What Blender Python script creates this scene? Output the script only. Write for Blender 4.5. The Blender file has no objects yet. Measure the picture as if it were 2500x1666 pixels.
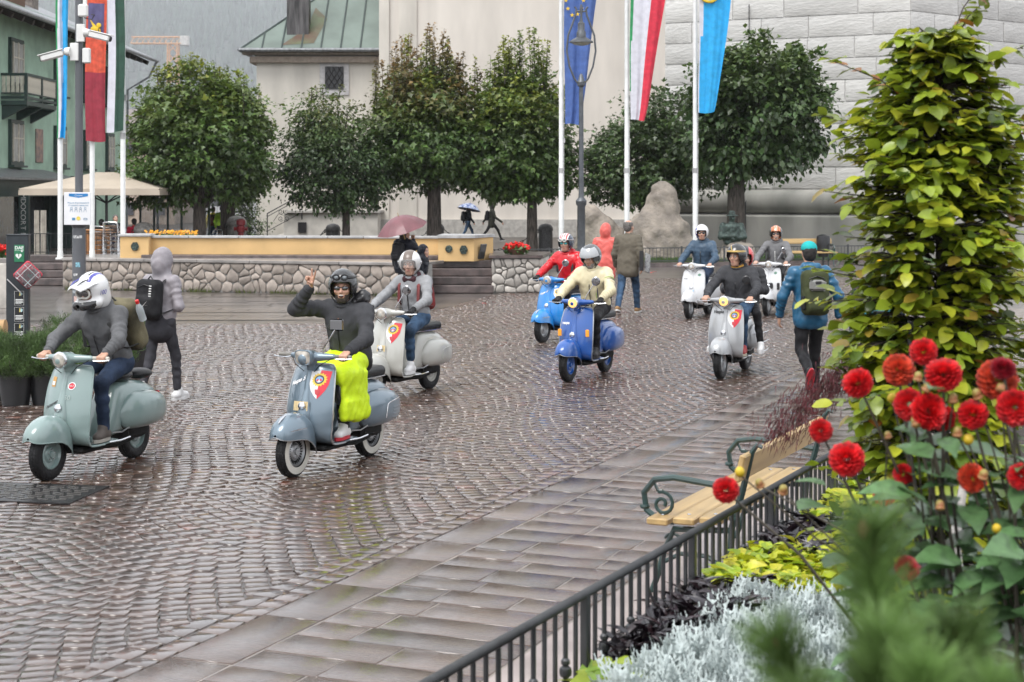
import bpy, math, random
import numpy as np
from mathutils import Vector, Matrix, Euler
R = math.radians
S = bpy.context.scene
COL = S.collection
rng = np.random.default_rng(7)
random.seed(7)

# ------------------------------------------------------------------ camera
F, H, CX, HY = 4000.0, 2.35, 1250.0, 466.0          # focal length in photo pixels, eye height, principal column / horizon row
cam = bpy.data.cameras.new('camera'); camo = bpy.data.objects.new('camera', cam); COL.objects.link(camo)
camo.location = (0, 0, H); camo.rotation_euler = (R(90), 0, 0)
cam.sensor_width = 36.0; cam.lens = F/2500*36.0
cam.shift_y = -(833-HY)/2500.0
cam.clip_start = 0.1; cam.clip_end = 12000
cam.dof.use_dof = True; cam.dof.focus_distance = 15.5; cam.dof.aperture_fstop = 5.6
S.camera = camo
# ------------------------------------------------------------------ sky and sun (overcast, rain)
SUN_EL, SUN_AZ = 58.0, 215.0
W = bpy.data.worlds.new('World'); S.world = W; W.use_nodes = True
nt = W.node_tree; nt.nodes.clear()
sky = nt.nodes.new('ShaderNodeTexSky'); sky.sky_type = 'NISHITA'; sky.sun_disc = False
sky.sun_elevation = R(SUN_EL); sky.sun_rotation = R(SUN_AZ); sky.dust_density = 4.0; sky.air_density = 1.0; sky.ozone_density = 1.0
hsv = nt.nodes.new('ShaderNodeHueSaturation'); hsv.inputs['Saturation'].default_value = 0.06
mix = nt.nodes.new('ShaderNodeMix'); mix.data_type = 'RGBA'; mix.inputs[0].default_value = 0.82   # cloud deck over the clear sky
mix.inputs[7].default_value = (7.6, 7.8, 8.2, 1)
bg = nt.nodes.new('ShaderNodeBackground'); bg.inputs['Strength'].default_value = 0.125
out = nt.nodes.new('ShaderNodeOutputWorld')
nt.links.new(sky.outputs[0], hsv.inputs['Color']); nt.links.new(hsv.outputs[0], mix.inputs[6])
nt.links.new(mix.outputs[2], bg.inputs[0]); nt.links.new(bg.outputs[0], out.inputs[0])
sl = bpy.data.lights.new('sun', 'SUN'); sl.energy = 1.4; sl.angle = R(30); sl.color = (1, .97, .93)
so = bpy.data.objects.new('sun', sl); COL.objects.link(so)
so.rotation_euler = Euler((R(90-SUN_EL), 0, R(180-SUN_AZ)), 'XYZ'); so.location = (0, -20, 60)
S.view_settings.view_transform = 'Standard'; S.view_settings.look = 'None'
S.view_settings.exposure = 0.9; S.view_settings.gamma = 1.0; S.view_settings.use_curve_mapping = False
S.render.engine = 'CYCLES'
S.cycles.max_bounces = 8; S.cycles.diffuse_bounces = 3; S.cycles.glossy_bounces = 3; S.cycles.transmission_bounces = 4
S.cycles.volume_bounces = 4; S.cycles.transparent_max_bounces = 8
S.cycles.use_denoising = True
S.cycles.caustics_reflective = False; S.cycles.caustics_refractive = False

# ------------------------------------------------------------------ coordinates
def gp(px, py, z=0.0):
    Y = F*(H-z)/(py-HY); return ((px-CX)*Y/F, Y, z)
def at(px, py, Y):
    return np.array(((px-CX)*Y/F, Y, H-(py-HY)*Y/F))

# ------------------------------------------------------------------ materials
MATS = {}
def mat(name, col, rough=.6, metal=0., var=.12, scale=6., bump=0., bscale=60., spec=.5, coat=0., col2=None, attr=False,
        rand=0., emit=None, trans=0., sss=0., bdist=.01, stretch=None, detail=4., alpha=1., rvar=0., coatr=.06, cior=1.5, cb=False, bands=0.):
    if name in MATS: return MATS[name]
    m = bpy.data.materials.new(name); m.use_nodes = True; MATS[name] = m
    t = m.node_tree; b = t.nodes['Principled BSDF']
    L = t.links.new; N = t.nodes.new
    b.inputs['Roughness'].default_value = rough; b.inputs['Metallic'].default_value = metal
    b.inputs['Specular IOR Level'].default_value = spec; b.inputs['Coat Weight'].default_value = coat
    b.inputs['Coat Roughness'].default_value = coatr; b.inputs['Coat IOR'].default_value = cior
    b.inputs['Transmission Weight'].default_value = trans; b.inputs['Alpha'].default_value = alpha
    if emit: b.inputs['Emission Color'].default_value = (*col, 1); b.inputs['Emission Strength'].default_value = emit
    tc = N('ShaderNodeTexCoord'); src = tc.outputs['Object']
    if stretch:
        mp = N('ShaderNodeMapping'); mp.inputs['Scale'].default_value = stretch; L(src, mp.inputs[0]); src = mp.outputs[0]
    n = N('ShaderNodeTexNoise'); n.inputs['Scale'].default_value = scale; n.inputs['Detail'].default_value = detail
    L(src, n.inputs['Vector'])
    mx = N('ShaderNodeMix'); mx.data_type = 'RGBA'
    c2 = col2 or tuple(c*(1-var*2) for c in col); c1 = col if col2 else tuple(min(1, c*(1+var)) for c in col)
    mx.inputs[6].default_value = (*c1, 1); mx.inputs[7].default_value = (*c2, 1)
    rp = N('ShaderNodeMapRange'); rp.inputs['From Min'].default_value = .32; rp.inputs['From Max'].default_value = .68
    L(n.outputs[0], rp.inputs[0]); L(rp.outputs[0], mx.inputs[0]); cout = mx.outputs[2]
    if attr:
        a = N('ShaderNodeAttribute'); a.attribute_name = 'Col'
        m2 = N('ShaderNodeMix'); m2.data_type = 'RGBA'; m2.blend_type = 'MULTIPLY'; m2.inputs[0].default_value = 1
        L(cout, m2.inputs[6]); L(a.outputs[0], m2.inputs[7]); cout = m2.outputs[2]
    if rand:
        oi = N('ShaderNodeObjectInfo'); mr = N('ShaderNodeMapRange')
        mr.inputs['To Min'].default_value = 1-rand; mr.inputs['To Max'].default_value = 1+rand
        L(oi.outputs['Random'], mr.inputs[0])
        m3 = N('ShaderNodeMix'); m3.data_type = 'RGBA'; m3.blend_type = 'MULTIPLY'; m3.inputs[0].default_value = 1
        L(cout, m3.inputs[6]); L(mr.outputs[0], m3.inputs[7]); cout = m3.outputs[2]
    L(cout, b.inputs['Base Color'])
    if rvar:
        mr = N('ShaderNodeMapRange'); mr.inputs['From Min'].default_value = .35; mr.inputs['From Max'].default_value = .65
        mr.inputs['To Min'].default_value = max(.02, rough-rvar); mr.inputs['To Max'].default_value = rough+rvar
        n3 = N('ShaderNodeTexNoise'); n3.inputs['Scale'].default_value = scale*.37; n3.inputs['Detail'].default_value = 5
        L(tc.outputs['Object'], n3.inputs['Vector']); L(n3.outputs[0], mr.inputs[0]); L(mr.outputs[0], b.inputs['Roughness'])
    if bump:
        n2 = N('ShaderNodeTexNoise'); n2.inputs['Scale'].default_value = bscale; n2.inputs['Detail'].default_value = 5
        L(src, n2.inputs['Vector'])
        bp = N('ShaderNodeBump'); bp.inputs['Strength'].default_value = bump; bp.inputs['Distance'].default_value = bdist
        hsrc = n2.outputs[0]
        if bands:
            wv = N('ShaderNodeTexWave'); wv.bands_direction = 'Z'; wv.wave_profile = 'SIN'; wv.inputs['Scale'].default_value = bands; wv.inputs['Distortion'].default_value = 1.2; wv.inputs['Detail Scale'].default_value = 2
            L(tc.outputs['Object'], wv.inputs['Vector']); ad = N('ShaderNodeMath'); ad.operation = 'MULTIPLY_ADD'; ad.inputs[1].default_value = .3; L(wv.outputs['Fac'], ad.inputs[0]); L(hsrc, ad.inputs[2]); hsrc = ad.outputs[0]
        L(hsrc, bp.inputs['Height']); L(bp.outputs[0], b.inputs['Normal'])
        if cb: L(bp.outputs[0], b.inputs['Coat Normal'])
    if sss: b.inputs['Subsurface Weight'].default_value = sss; b.inputs['Subsurface Radius'].default_value = (.02, .008, .004)
    return m

# ------------------------------------------------------------------ objects
def link(o, parent=None):
    COL.objects.link(o)
    if parent is not None: o.parent = parent
    return o
def tag(o, label=None, cat=None, group=None, kind=None):
    if label: o['label'] = label
    if cat: o['category'] = cat
    if group: o['group'] = group
    if kind: o['kind'] = kind
    return o
def thing(name, label, cat, loc=(0, 0, 0), rz=0., group=None, scale=1.):
    o = bpy.data.objects.new(name, None); o.location = loc; o.rotation_euler = (0, 0, rz); o.empty_display_size = .1
    o.scale = (scale,)*3
    link(o); return tag(o, label, cat, group)
def inst(mesh, name, parent=None, M=None):
    o = bpy.data.objects.new(name, mesh)
    if M is not None: o.matrix_local = M
    return link(o, parent)
def copy_tree(o, parent=None):
    c = o.copy(); COL.objects.link(c); c.parent = parent
    for ch in o.children: copy_tree(ch, c)
    return c
def fill_mesh(name, V, Fa, mats, mi=None, smooth=False, sharp=None, cols=None):
    """mesh from arrays; Fa is an (n,k) int array or a list of index lists"""
    me = bpy.data.meshes.new(name)
    V = np.asarray(V, dtype=np.float32)
    if isinstance(Fa, np.ndarray):
        k = Fa.shape[1]; n = len(Fa)
        me.vertices.add(len(V)); me.vertices.foreach_set('co', V.ravel())
        me.loops.add(n*k); me.loops.foreach_set('vertex_index', Fa.astype(np.int32).ravel())
        me.polygons.add(n); me.polygons.foreach_set('loop_start', np.arange(0, n*k, k, dtype=np.int32))
        me.polygons.foreach_set('loop_total', np.full(n, k, dtype=np.int32))
    else:
        me.from_pydata(V.tolist(), [], Fa); n = len(Fa)
    for m in (mats if isinstance(mats, (list, tuple)) else [mats]): me.materials.append(m)
    if mi is not None: me.polygons.foreach_set('material_index', np.asarray(mi, dtype=np.int32))
    if smooth: me.polygons.foreach_set('use_smooth', np.ones(n, dtype=bool))
    if cols is not None:
        ca = me.color_attributes.new('Col', 'FLOAT_COLOR', 'POINT')
        cc = np.ones((len(V), 4), dtype=np.float32); cc[:, :3] = cols; ca.data.foreach_set('color', cc.ravel())
    me.update(calc_edges=True)
    if smooth and sharp: me.set_sharp_from_angle(angle=R(sharp))
    return me

def frame(d, up=(0, 0, 1)):
    d = np.asarray(d, float); d = d/np.linalg.norm(d)
    u = np.asarray(up, float)
    if abs(d @ u) > .98: u = np.array((1., 0, 0))
    a = np.cross(u, d); a /= np.linalg.norm(a); b = np.cross(d, a)
    return a, b, d
class MB:
    """collects shapes into one mesh"""
    def __init__(s): s.v = []; s.f = []; s.m = []; s.n = 0
    def add(s, V, Fa, m=0, M=None):
        V = np.asarray(V, float)
        if M is not None:
            Mn = np.array(M); V = V @ Mn[:3, :3].T + Mn[:3, 3]
        s.v.append(V); s.f += [[i+s.n for i in f] for f in Fa]; s.m += [m]*len(Fa); s.n += len(V); return s
    def box(s, c, d, m=0, rz=0., M=None, taper=1.):
        x, y, z = np.array(d)/2.
        V = np.array([(-x, -y, -z), (x, -y, -z), (x, y, -z), (-x, y, -z), (-x*taper, -y*taper, z), (x*taper, -y*taper, z), (x*taper, y*taper, z), (-x*taper, y*taper, z)])
        if rz: ca, sa = math.cos(rz), math.sin(rz); V = V @ np.array([[ca, sa, 0], [-sa, ca, 0], [0, 0, 1]])
        return s.add(V+np.array(c, float), [[0, 3, 2, 1], [4, 5, 6, 7], [0, 1, 5, 4], [1, 2, 6, 5], [2, 3, 7, 6], [3, 0, 4, 7]], m, M)
    def bbox(s, c, d, r=.01, m=0, rz=0., M=None):
        """box with chamfered edges"""
        hx, hy, hz = np.array(d)/2.; V = []; Fa = []; n = 0
        r = min(r, hx*.9, hy*.9, hz*.9)
        rings = [(-hz, r), (-hz+r, 0), (hz-r, 0), (hz, r)]
        for z, q in rings:
            a, b = hx-q, hy-q; e = r
            V += [(a-e, -b, z), (a, -b+e, z), (a, b-e, z), (a-e, b, z), (-a+e, b, z), (-a, b-e, z), (-a, -b+e, z), (-a+e, -b, z)]
        for k in range(3):
            for i in range(8):
                j = (i+1) % 8; Fa.append([k*8+i, k*8+j, k*8+8+j, k*8+8+i])
        Fa.append(list(range(7, -1, -1))); Fa.append(list(range(24, 32)))
        V = np.array(V)
        if rz: ca, sa = math.cos(rz), math.sin(rz); V = V @ np.array([[ca, sa, 0], [-sa, ca, 0], [0, 0, 1]])
        return s.add(V+np.array(c, float), Fa, m, M)
    def rings(s, Rg, m=0, cap=True, closed=True, M=None, loop=False):
        """skin a list of equal-length rings"""
        k = len(Rg[0]); n = len(Rg); V = np.concatenate([np.asarray(r, float) for r in Rg]); Fa = []
        kk = k if closed else k-1
        for a in range(n if loop else n-1):
            a2 = (a+1) % n
            for i in range(kk):
                j = (i+1) % k; Fa.append([a*k+i, a*k+j, a2*k+j, a2*k+i])
        if cap and closed and not loop: Fa.append(list(range(k-1, -1, -1))); Fa.append([(n-1)*k+i for i in range(k)])
        return s.add(V, Fa, m, M)
    def tube(s, P, r, k=8, m=0, cap=True, M=None, loop=False, flat=None):
        P = [np.asarray(p, float) for p in P]; n = len(P)
        rr = list(r) if hasattr(r, '__len__') else [r]*n
        Rg = []; pa = None
        for i in range(n):
            if loop: d = P[(i+1) % n]-P[i-1]
            else: d = P[min(i+1, n-1)]-P[max(i-1, 0)]
            d = d/(np.linalg.norm(d)+1e-12)
            if pa is None: a, b, _ = frame(d)
            else:
                a = pa-d*(pa @ d); a /= (np.linalg.norm(a)+1e-12); b = np.cross(d, a)
            pa = a; th = np.arange(k)*2*math.pi/k
            ra, rb = (rr[i], rr[i]) if flat is None else (rr[i], rr[i]*flat)
            Rg.append(P[i]+np.outer(np.cos(th)*ra, a)+np.outer(np.sin(th)*rb, b))
        return s.rings(Rg, m, cap, True, M, loop)
    def lathe(s, prof, k=16, m=0, M=None, cap=True, axis='z'):
        th = np.arange(k)*2*math.pi/k; Rg = []
        for r, z in prof:
            c, sn = np.cos(th)*r, np.sin(th)*r; zz = np.full(k, z)
            Rg.append(np.stack((c, sn, zz) if axis == 'z' else (sn, zz, c) if axis == 'y' else (zz, c, sn), 1))
        return s.rings(Rg, m, cap, True, M)
    def ball(s, c, r, m=0, k=10, n=6, M=None):
        r = np.array(r if hasattr(r, '__len__') else (r, r, r), float); Rg = []
        for i in range(n+1):
            ph = -math.pi/2+math.pi*i/n; ph = max(-1.5, min(1.5, ph)); th = np.arange(k)*2*math.pi/k
            Rg.append(np.stack((np.cos(th)*math.cos(ph), np.sin(th)*math.cos(ph), np.full(k, math.sin(ph))), 1)*r+np.array(c))
        return s.rings(Rg, m, True, True, M)
    def poly(s, P, m=0, M=None): return s.add(P, [list(range(len(P)))], m, M)
    def prism(s, P, z0, z1, m=0, M=None):
        P = np.asarray(P, float); n = len(P)
        V = np.concatenate((np.c_[P, np.full(n, z0)], np.c_[P, np.full(n, z1)]))
        Fa = [list(range(n-1, -1, -1)), list(range(n, 2*n))]+[[i, (i+1) % n, n+(i+1) % n, n+i] for i in range(n)]
        return s.add(V, Fa, m, M)
    def mesh(s, name, mats, smooth=False, sharp=35):
        return fill_mesh(name, np.concatenate(s.v), s.f, mats, s.m, smooth, sharp)
    def build(s, name, mats, parent=None, smooth=False, sharp=35, M=None):
        return inst(s.mesh(name, mats, smooth, sharp), name, parent, M)
def TR(x=0, y=0, z=0, rx=0, ry=0, rz=0, sc=1.):
    s3 = sc if hasattr(sc, '__len__') else (sc, sc, sc)
    return Matrix.Translation((x, y, z)) @ Euler((rx, ry, rz), 'XYZ').to_matrix().to_4x4() @ Matrix.Diagonal((*s3, 1))

# ------------------------------------------------------------------ text
def text_geo(txt, size=.1, shear=0., extr=0., bold=0.):
    cu = bpy.data.curves.new('lettering', 'FONT'); cu.body = txt; cu.size = size; cu.shear = shear; cu.extrude = extr; cu.offset = bold
    cu.align_x = 'CENTER'; cu.align_y = 'CENTER'; cu.resolution_u = 3
    o = bpy.data.objects.new('lettering', cu); COL.objects.link(o)
    dg = bpy.context.evaluated_depsgraph_get(); me = bpy.data.meshes.new_from_object(o.evaluated_get(dg))
    V = np.array([v.co[:] for v in me.vertices]) if len(me.vertices) else np.zeros((0, 3)); Fa = [list(p.vertices) for p in me.polygons]
    bpy.data.objects.remove(o); bpy.data.curves.remove(cu); bpy.data.meshes.remove(me)
    return V, Fa
def put_text(txt, size, material, parent, M, name='lettering', shear=0., bold=0.):
    V, Fa = text_geo(txt, size, shear, 0., bold)
    return inst(fill_mesh(name, V, Fa, material), name, parent, M)

# ------------------------------------------------------------------ signed distance modelling
class Sdf:
    def __init__(s): s.p = []
    def cone(s, a, b, ra, rb=None, k=.02, op='u', wr=None, flat=None):
        s.p.append(('c', np.asarray(a, float), np.asarray(b, float), ra, ra if rb is None else rb, k, op, wr, flat)); return s
    def ell(s, c, r, k=.02, op='u', rot=None):
        s.p.append(('e', np.asarray(c, float), np.asarray(r, float), rot, None, k, op, None, None)); return s
    def box(s, c, d, r=.02, k=.02, op='u', rot=None):
        s.p.append(('b', np.asarray(c, float), np.asarray(d, float)/2, rot, r, k, op, None, None)); return s
    def chain(s, P, rr, k=.02, op='u', wr=None):
        for i in range(len(P)-1): s.cone(P[i], P[i+1], rr[i], rr[i+1], k, op, wr)
        return s
    def bounds(s):
        lo = []; hi = []
        for p in s.p:
            if p[6] != 'u': continue
            if p[0] == 'c':
                r = max(p[3], p[4]); lo.append(np.minimum(p[1], p[2])-r); hi.append(np.maximum(p[1], p[2])+r)
            else:
                r = np.linalg.norm(p[2]) if p[3] is not None else p[2]; lo.append(p[1]-r); hi.append(p[1]+r)
        return np.min(lo, 0), np.max(hi, 0)
    def mesh(s, name, mats, h=.01, matf=None, noise=0., nfreq=12., sharp=None, infl=0., clip=None):
        lo, hi = s.bounds(); pad = 3*h+noise+infl; lo = lo-pad; hi = hi+pad
        n = np.ceil((hi-lo)/h).astype(int)+1
        f = np.full(n, 1.0, dtype=np.float32)
        ax = [lo[i]+np.arange(n[i])*h for i in range(3)]
        for (t, A, B, C, D, k, op, wr, fl) in s.p:
            if t == 'c': r = max(C, D); a = np.minimum(A, B)-r; b = np.maximum(A, B)+r
            else:
                r = np.linalg.norm(B) if C is not None else B; a = A-r; b = A+r
            mg = 4*h+k+infl+.015
            i0 = np.maximum(np.floor((a-mg-lo)/h).astype(int), 0); i1 = np.minimum(np.ceil((b+mg-lo)/h).astype(int)+1, n)
            if np.any(i1 <= i0): continue
            sl_ = tuple(slice(i0[i], i1[i]) for i in range(3))
            X = ax[0][sl_[0]][:, None, None]; Y = ax[1][sl_[1]][None, :, None]; Z = ax[2][sl_[2]][None, None, :]
            if t == 'c':
                d = B-A; L2 = d @ d+1e-12
                tt = np.clip(((X-A[0])*d[0]+(Y-A[1])*d[1]+(Z-A[2])*d[2])/L2, 0, 1)
                dist = np.sqrt((X-A[0]-tt*d[0])**2+(Y-A[1]-tt*d[1])**2+(Z-A[2]-tt*d[2])**2)
                rad = C+(D-C)*tt
                if wr: rad = rad+wr[0]*np.sin(tt*wr[1]+2.2*np.sin(14*(X+Y*1.3))+wr[2])*np.sin(np.clip(tt*1.1, 0, 1)*math.pi)
                g = dist-rad
            else:
                q = [X-A[0], Y-A[1], Z-A[2]]
                if C is not None:
                    Q = np.asarray(C, float); q = [Q[0, i]*q[0]+Q[1, i]*q[1]+Q[2, i]*q[2] for i in range(3)]   # local = R^T p
                if t == 'e':
                    k0 = np.sqrt((q[0]/B[0])**2+(q[1]/B[1])**2+(q[2]/B[2])**2)
                    k1 = np.sqrt((q[0]/B[0]**2)**2+(q[1]/B[1]**2)**2+(q[2]/B[2]**2)**2)+1e-9
                    g = k0*(k0-1)/k1
                else:
                    e = [np.abs(q[i])-(B[i]-D) for i in range(3)]
                    g = np.sqrt(np.maximum(e[0], 0)**2+np.maximum(e[1], 0)**2+np.maximum(e[2], 0)**2)+np.minimum(np.maximum(e[0], np.maximum(e[1], e[2])), 0)-D
            cur = f[sl_]
            if op == 'u':
                hh = np.clip(.5+.5*(cur-g)/k, 0, 1) if k > 0 else (g < cur).astype(float)
                f[sl_] = cur*(1-hh)+g*hh-k*hh*(1-hh)
            else:
                hh = np.clip(.5-.5*(cur+g)/k, 0, 1)
                f[sl_] = cur*(1-hh)-g*hh+k*hh*(1-hh)
        if infl: f -= infl
        if noise:
            X, Y, Z = np.meshgrid(*ax, indexing='ij', sparse=True); q = nfreq
            f += noise*(np.sin(q*X+1.7*np.sin(q*.61*Z))*np.sin(q*.9*Y+1.3*np.sin(q*.7*X))+.6*np.sin(q*1.9*Z+1.9*np.sin(q*1.3*Y)+q*X)*np.sin(q*1.7*X+q*.8*Y))
        V, Q = surface_nets(f, lo, h)
        mi = None
        if matf is not None: mi = matf(V[Q].mean(1))
        return fill_mesh(name, V, Q, mats, mi, True, sharp)
    def build(s, name, mats, parent=None, h=.01, M=None, **kw):
        return inst(s.mesh(name, mats, h, **kw), name, parent, M)
def surface_nets(f, lo, h):
    s = f < 0
    c = sum(s[i:i+f.shape[0]-1, j:j+f.shape[1]-1, k:k+f.shape[2]-1].astype(np.int8) for i in (0, 1) for j in (0, 1) for k in (0, 1))
    cell = np.argwhere((c > 0) & (c < 8))
    idx = np.full(c.shape, -1, dtype=np.int64); idx[tuple(cell.T)] = np.arange(len(cell))
    P = np.zeros((len(cell), 3)); cnt = np.zeros(len(cell))
    corners = [(i, j, k) for i in (0, 1) for j in (0, 1) for k in (0, 1)]
    val = {q: f[cell[:, 0]+q[0], cell[:, 1]+q[1], cell[:, 2]+q[2]] for q in corners}
    for q in corners:
        for ax in range(3):
            if q[ax]: continue
            q2 = tuple(1 if i == ax else q[i] for i in range(3))
            a, b = val[q], val[q2]; w = (a < 0) != (b < 0)
            t = np.where(w, a/np.where(w, a-b, 1), 0)
            p = np.tile(np.array(q, float), (len(cell), 1)); p[:, ax] += t
            P[w] += p[w]; cnt[w] += 1
    V = lo+(cell+P/np.maximum(cnt, 1)[:, None])*h
    Q = []
    for ax in range(3):
        o1, o2 = [(1, 2), (2, 0), (0, 1)][ax]
        sa = [slice(None)]*3; sb = [slice(None)]*3; sa[ax] = slice(0, -1); sb[ax] = slice(1, None)
        A, B = s[tuple(sa)], s[tuple(sb)]
        e = np.argwhere(A != B)
        e = e[(e[:, o1] > 0) & (e[:, o2] > 0) & (e[:, o1] < f.shape[o1]-1) & (e[:, o2] < f.shape[o2]-1)]
        inside = A[tuple(e.T)]
        d1 = np.zeros(3, int); d1[o1] = 1; d2 = np.zeros(3, int); d2[o2] = 1
        q = np.stack([idx[tuple((e-d1-d2).T)], idx[tuple((e-d2).T)], idx[tuple(e.T)], idx[tuple((e-d1).T)]], 1)
        q[~inside] = q[~inside][:, ::-1]; Q.append(q)
    return V, np.concatenate(Q)
def rot_to(d, up=(0, 0, 1)):
    """3x3 with columns x=d, y=left, z=up-ish"""
    x = np.asarray(d, float); x = x/np.linalg.norm(x); u = np.asarray(up, float)
    y = np.cross(u, x); y /= np.linalg.norm(y)+1e-9; return np.stack((x, y, np.cross(x, y)), 1)
def eul(rx=0, ry=0, rz=0): return np.array(Euler((rx, ry, rz), 'XYZ').to_matrix())
# ================================================================== GROUND
WETC = dict(coat=.88, cior=1.45)
M_joint = mat('joint_mortar', (.055, .043, .036), .45, var=.25, scale=9, bump=.3, bscale=60, coat=.3, coatr=.3)
M_cob = mat('wet_porphyry', (.075, .043, .03), .3, var=.2, scale=14, bump=.16, bscale=38, attr=True, bdist=.006, coatr=.06, cb=True, **WETC)
M_cobo = mat('wet_porphyry_sett', (.075, .043, .03), .3, var=.2, scale=3, bump=.16, bscale=6, rand=.35, bdist=.006, coatr=.06, cb=True, **WETC)
M_slab = mat('wet_stone_slab', (.07, .043, .031), .25, var=.16, scale=5, bump=.4, bscale=34, rand=.38, stretch=(.5, 2.4, 1), bdist=.008, coatr=.06, cb=True, **WETC)
M_far = mat('wet_far_paving', (.13, .112, .1), .3, var=.25, scale=.8, bump=.5, bscale=9, stretch=(.35, 1.6, 1), coatr=.14, cb=True, **WETC)
M_pale = mat('wet_pale_concrete', (.3, .25, .235), .5, var=.12, scale=3, bump=.3, bscale=120, coat=.5, coatr=.2)
M_grass = mat('grass', (.05, .1, .025), .7, var=.35, scale=3)
E2 = np.array((.391, .920)); N2 = np.array((.920, -.391))
def pat(a, b, z=0.): p = N2*a+E2*b; return np.array((p[0], p[1], z))
mb = MB(); mb.poly([(-5000, -100, -.007), (5000, -100, -.007), (5000, 9200, -.007), (-5000, 9200, -.007)])
ground = tag(mb.build('ground', M_joint), kind='structure')
# far half of the square: long wet slabs laid in courses across the view
mb = MB(); mb.poly([(-34, 27.6, -.0045), (34, 27.6, -.0045), (34, 60, -.0045), (-34, 60, -.0045)])
farp = tag(mb.build('paving', M_far), kind='structure')
V = []; Q = []; C = []
yy = 28.6
while yy < 38:
    wd = random.uniform(.34, .6); x = -13.+random.uniform(0, 1)
    while x < 2.5:
        ln = random.uniform(.9, 2.1)
        if yy > 29.1 and x+ln < -1.2 and abs(x) < .36*yy:
            n0 = len(V); z = random.uniform(.0, .006); sk = .08
            for (u, w) in ((0, 0), (1, 0), (1, 1), (0, 1)):
                V.append((x+.012+u*(ln-.024), yy+.012+w*(wd-.024)+sk*(x+u*ln+13)*.5, z))
            Q.append((n0, n0+1, n0+2, n0+3)); c = random.uniform(.75, 1.25); C += [(c, c*random.uniform(.93, 1.02), c*random.uniform(.9, 1.05))]*4
        x += ln
    yy += wd
tag(inst(fill_mesh('paving_slabs', V, np.array(Q), M_far), 'paving_slabs', farp), kind='stuff')

def sstep(x): x = min(1, max(0, x)); return x*x*(3-2*x)
# setts laid in counter-curved arcs
W0 = 1.62; R0 = W0/math.sqrt(2); WD = .142; A_EDGE = -4.82
cen, tan_, ll, ww = [], [], [], []
for i in range(-26, 1):
    a0 = A_EDGE-.30+i*W0-W0; ac = a0+W0/2; sg = 1 if i % 2 else -1
    for k in range(20, 400):
        n = 11; off = .5*(k % 2)
        for j in range(n+1):
            t0 = max(0, j-off); t1 = min(n, j+1-off)
            if t1-t0 < .3: continue
            th = (-.25+.5*(t0+t1)/2/n)*math.pi
            a = ac+R0*math.sin(th); b = k*WD+sg*(R0*math.cos(th)-R0*.7071)-.16*sg
            p = N2*a+E2*b
            if p[1] < 7.3 or p[1] > 44 or abs(p[0]) > .33*p[1]+.35: continue
            if p[1] > 29.0+15*sstep((p[0]+3)/5): continue
            cen.append(p); d = N2*math.cos(th)+E2*(-sg*math.sin(th)); tan_.append(d)
            ll.append(R0*math.pi/2/n*(t1-t0)); ww.append(WD*math.cos(th)*1.0)
for row in range(2):                                        # two straight rows along the border
    b = 2.
    while b < 40:
        ln = random.uniform(.13, .2); p = N2*(A_EDGE-.075-row*.15)+E2*(b+ln/2)
        if 7.3 < p[1] < 34 and abs(p[0]) < .33*p[1]+.35: cen.append(p); tan_.append(E2); ll.append(ln); ww.append(.142)
        b += ln
cen = np.array(cen); tan_ = np.array(tan_); ll = np.array(ll); ww = np.array(ww); n = len(cen)
pxs = CX+F*cen[:, 0]/cen[:, 1]; pys = HY+F*H/cen[:, 1]
vis = (pxs > -30) & (pxs < 1150) & (pys < 1690)
order = np.where(vis)[0][np.argsort(-pys[vis])][:296]
isobj = np.zeros(n, bool); isobj[order] = True
def sett_geo(l, w, jit, g=.004):
    nn = len(l)
    P = np.zeros((nn, 12, 3))
    for r, (ins, z) in enumerate(((.0, -.011), (.0006, -.0005), (.0035, .001))):
        for c, (u, v) in enumerate(((-1, -1), (1, -1), (1, 1), (-1, 1))):
            P[:, r*4+c, 0] = u*(l/2-g-ins)*(1+.07*jit[:, 1+c]); P[:, r*4+c, 1] = v*(w/2-g-ins)*(1+.07*jit[:, 5+c])
            P[:, r*4+c, 2] = z+(0 if r == 0 else 1)*(.0025*jit[:, 9]+u*.0014*jit[:, 10]+v*.0012*jit[:, 11])
    return P
SQ = np.array([(8, 9, 10, 11)]+[(r*4+c, r*4+(c+1) % 4, r*4+4+(c+1) % 4, r*4+4+c) for r in (0, 1) for c in range(4)])
def place2(P, cen, tan_):
    nor = np.stack((-tan_[:, 1], tan_[:, 0]), 1); o = P.copy()
    o[:, :, 0] = cen[:, None, 0]+P[:, :, 0]*tan_[:, None, 0]+P[:, :, 1]*nor[:, None, 0]
    o[:, :, 1] = cen[:, None, 1]+P[:, :, 0]*tan_[:, None, 1]+P[:, :, 1]*nor[:, None, 1]
    return o
rest = ~isobj; jit = rng.normal(size=(n, 12)); np.clip(jit, -1.6, 1.6, out=jit)
P = place2(sett_geo(ll[rest], ww[rest], jit[rest]), cen[rest], tan_[rest]); nr = len(P)
Q = (SQ[None]+np.arange(nr)[:, None, None]*12).reshape(-1, 4)
br = rng.uniform(.72, 1.3, (nr, 1)); tint = np.where(rng.random((nr, 1)) < .06, np.array([[1.35, .95, .85]]), np.array([[1., 1., 1.]]))
cc = np.repeat(br*tint*rng.uniform(.95, 1.05, (nr, 3)), 12, 0)
tag(inst(fill_mesh('setts', P.reshape(-1, 3), Q, M_cob, cols=cc), 'setts', ground), kind='stuff')
unit = []
for v in range(8):
    j = np.clip(rng.normal(size=(1, 12)), -1.5, 1.5)
    unit.append(fill_mesh('sett', sett_geo(np.array([.125]), np.array([.11]), j)[0], SQ, M_cobo))
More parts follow.
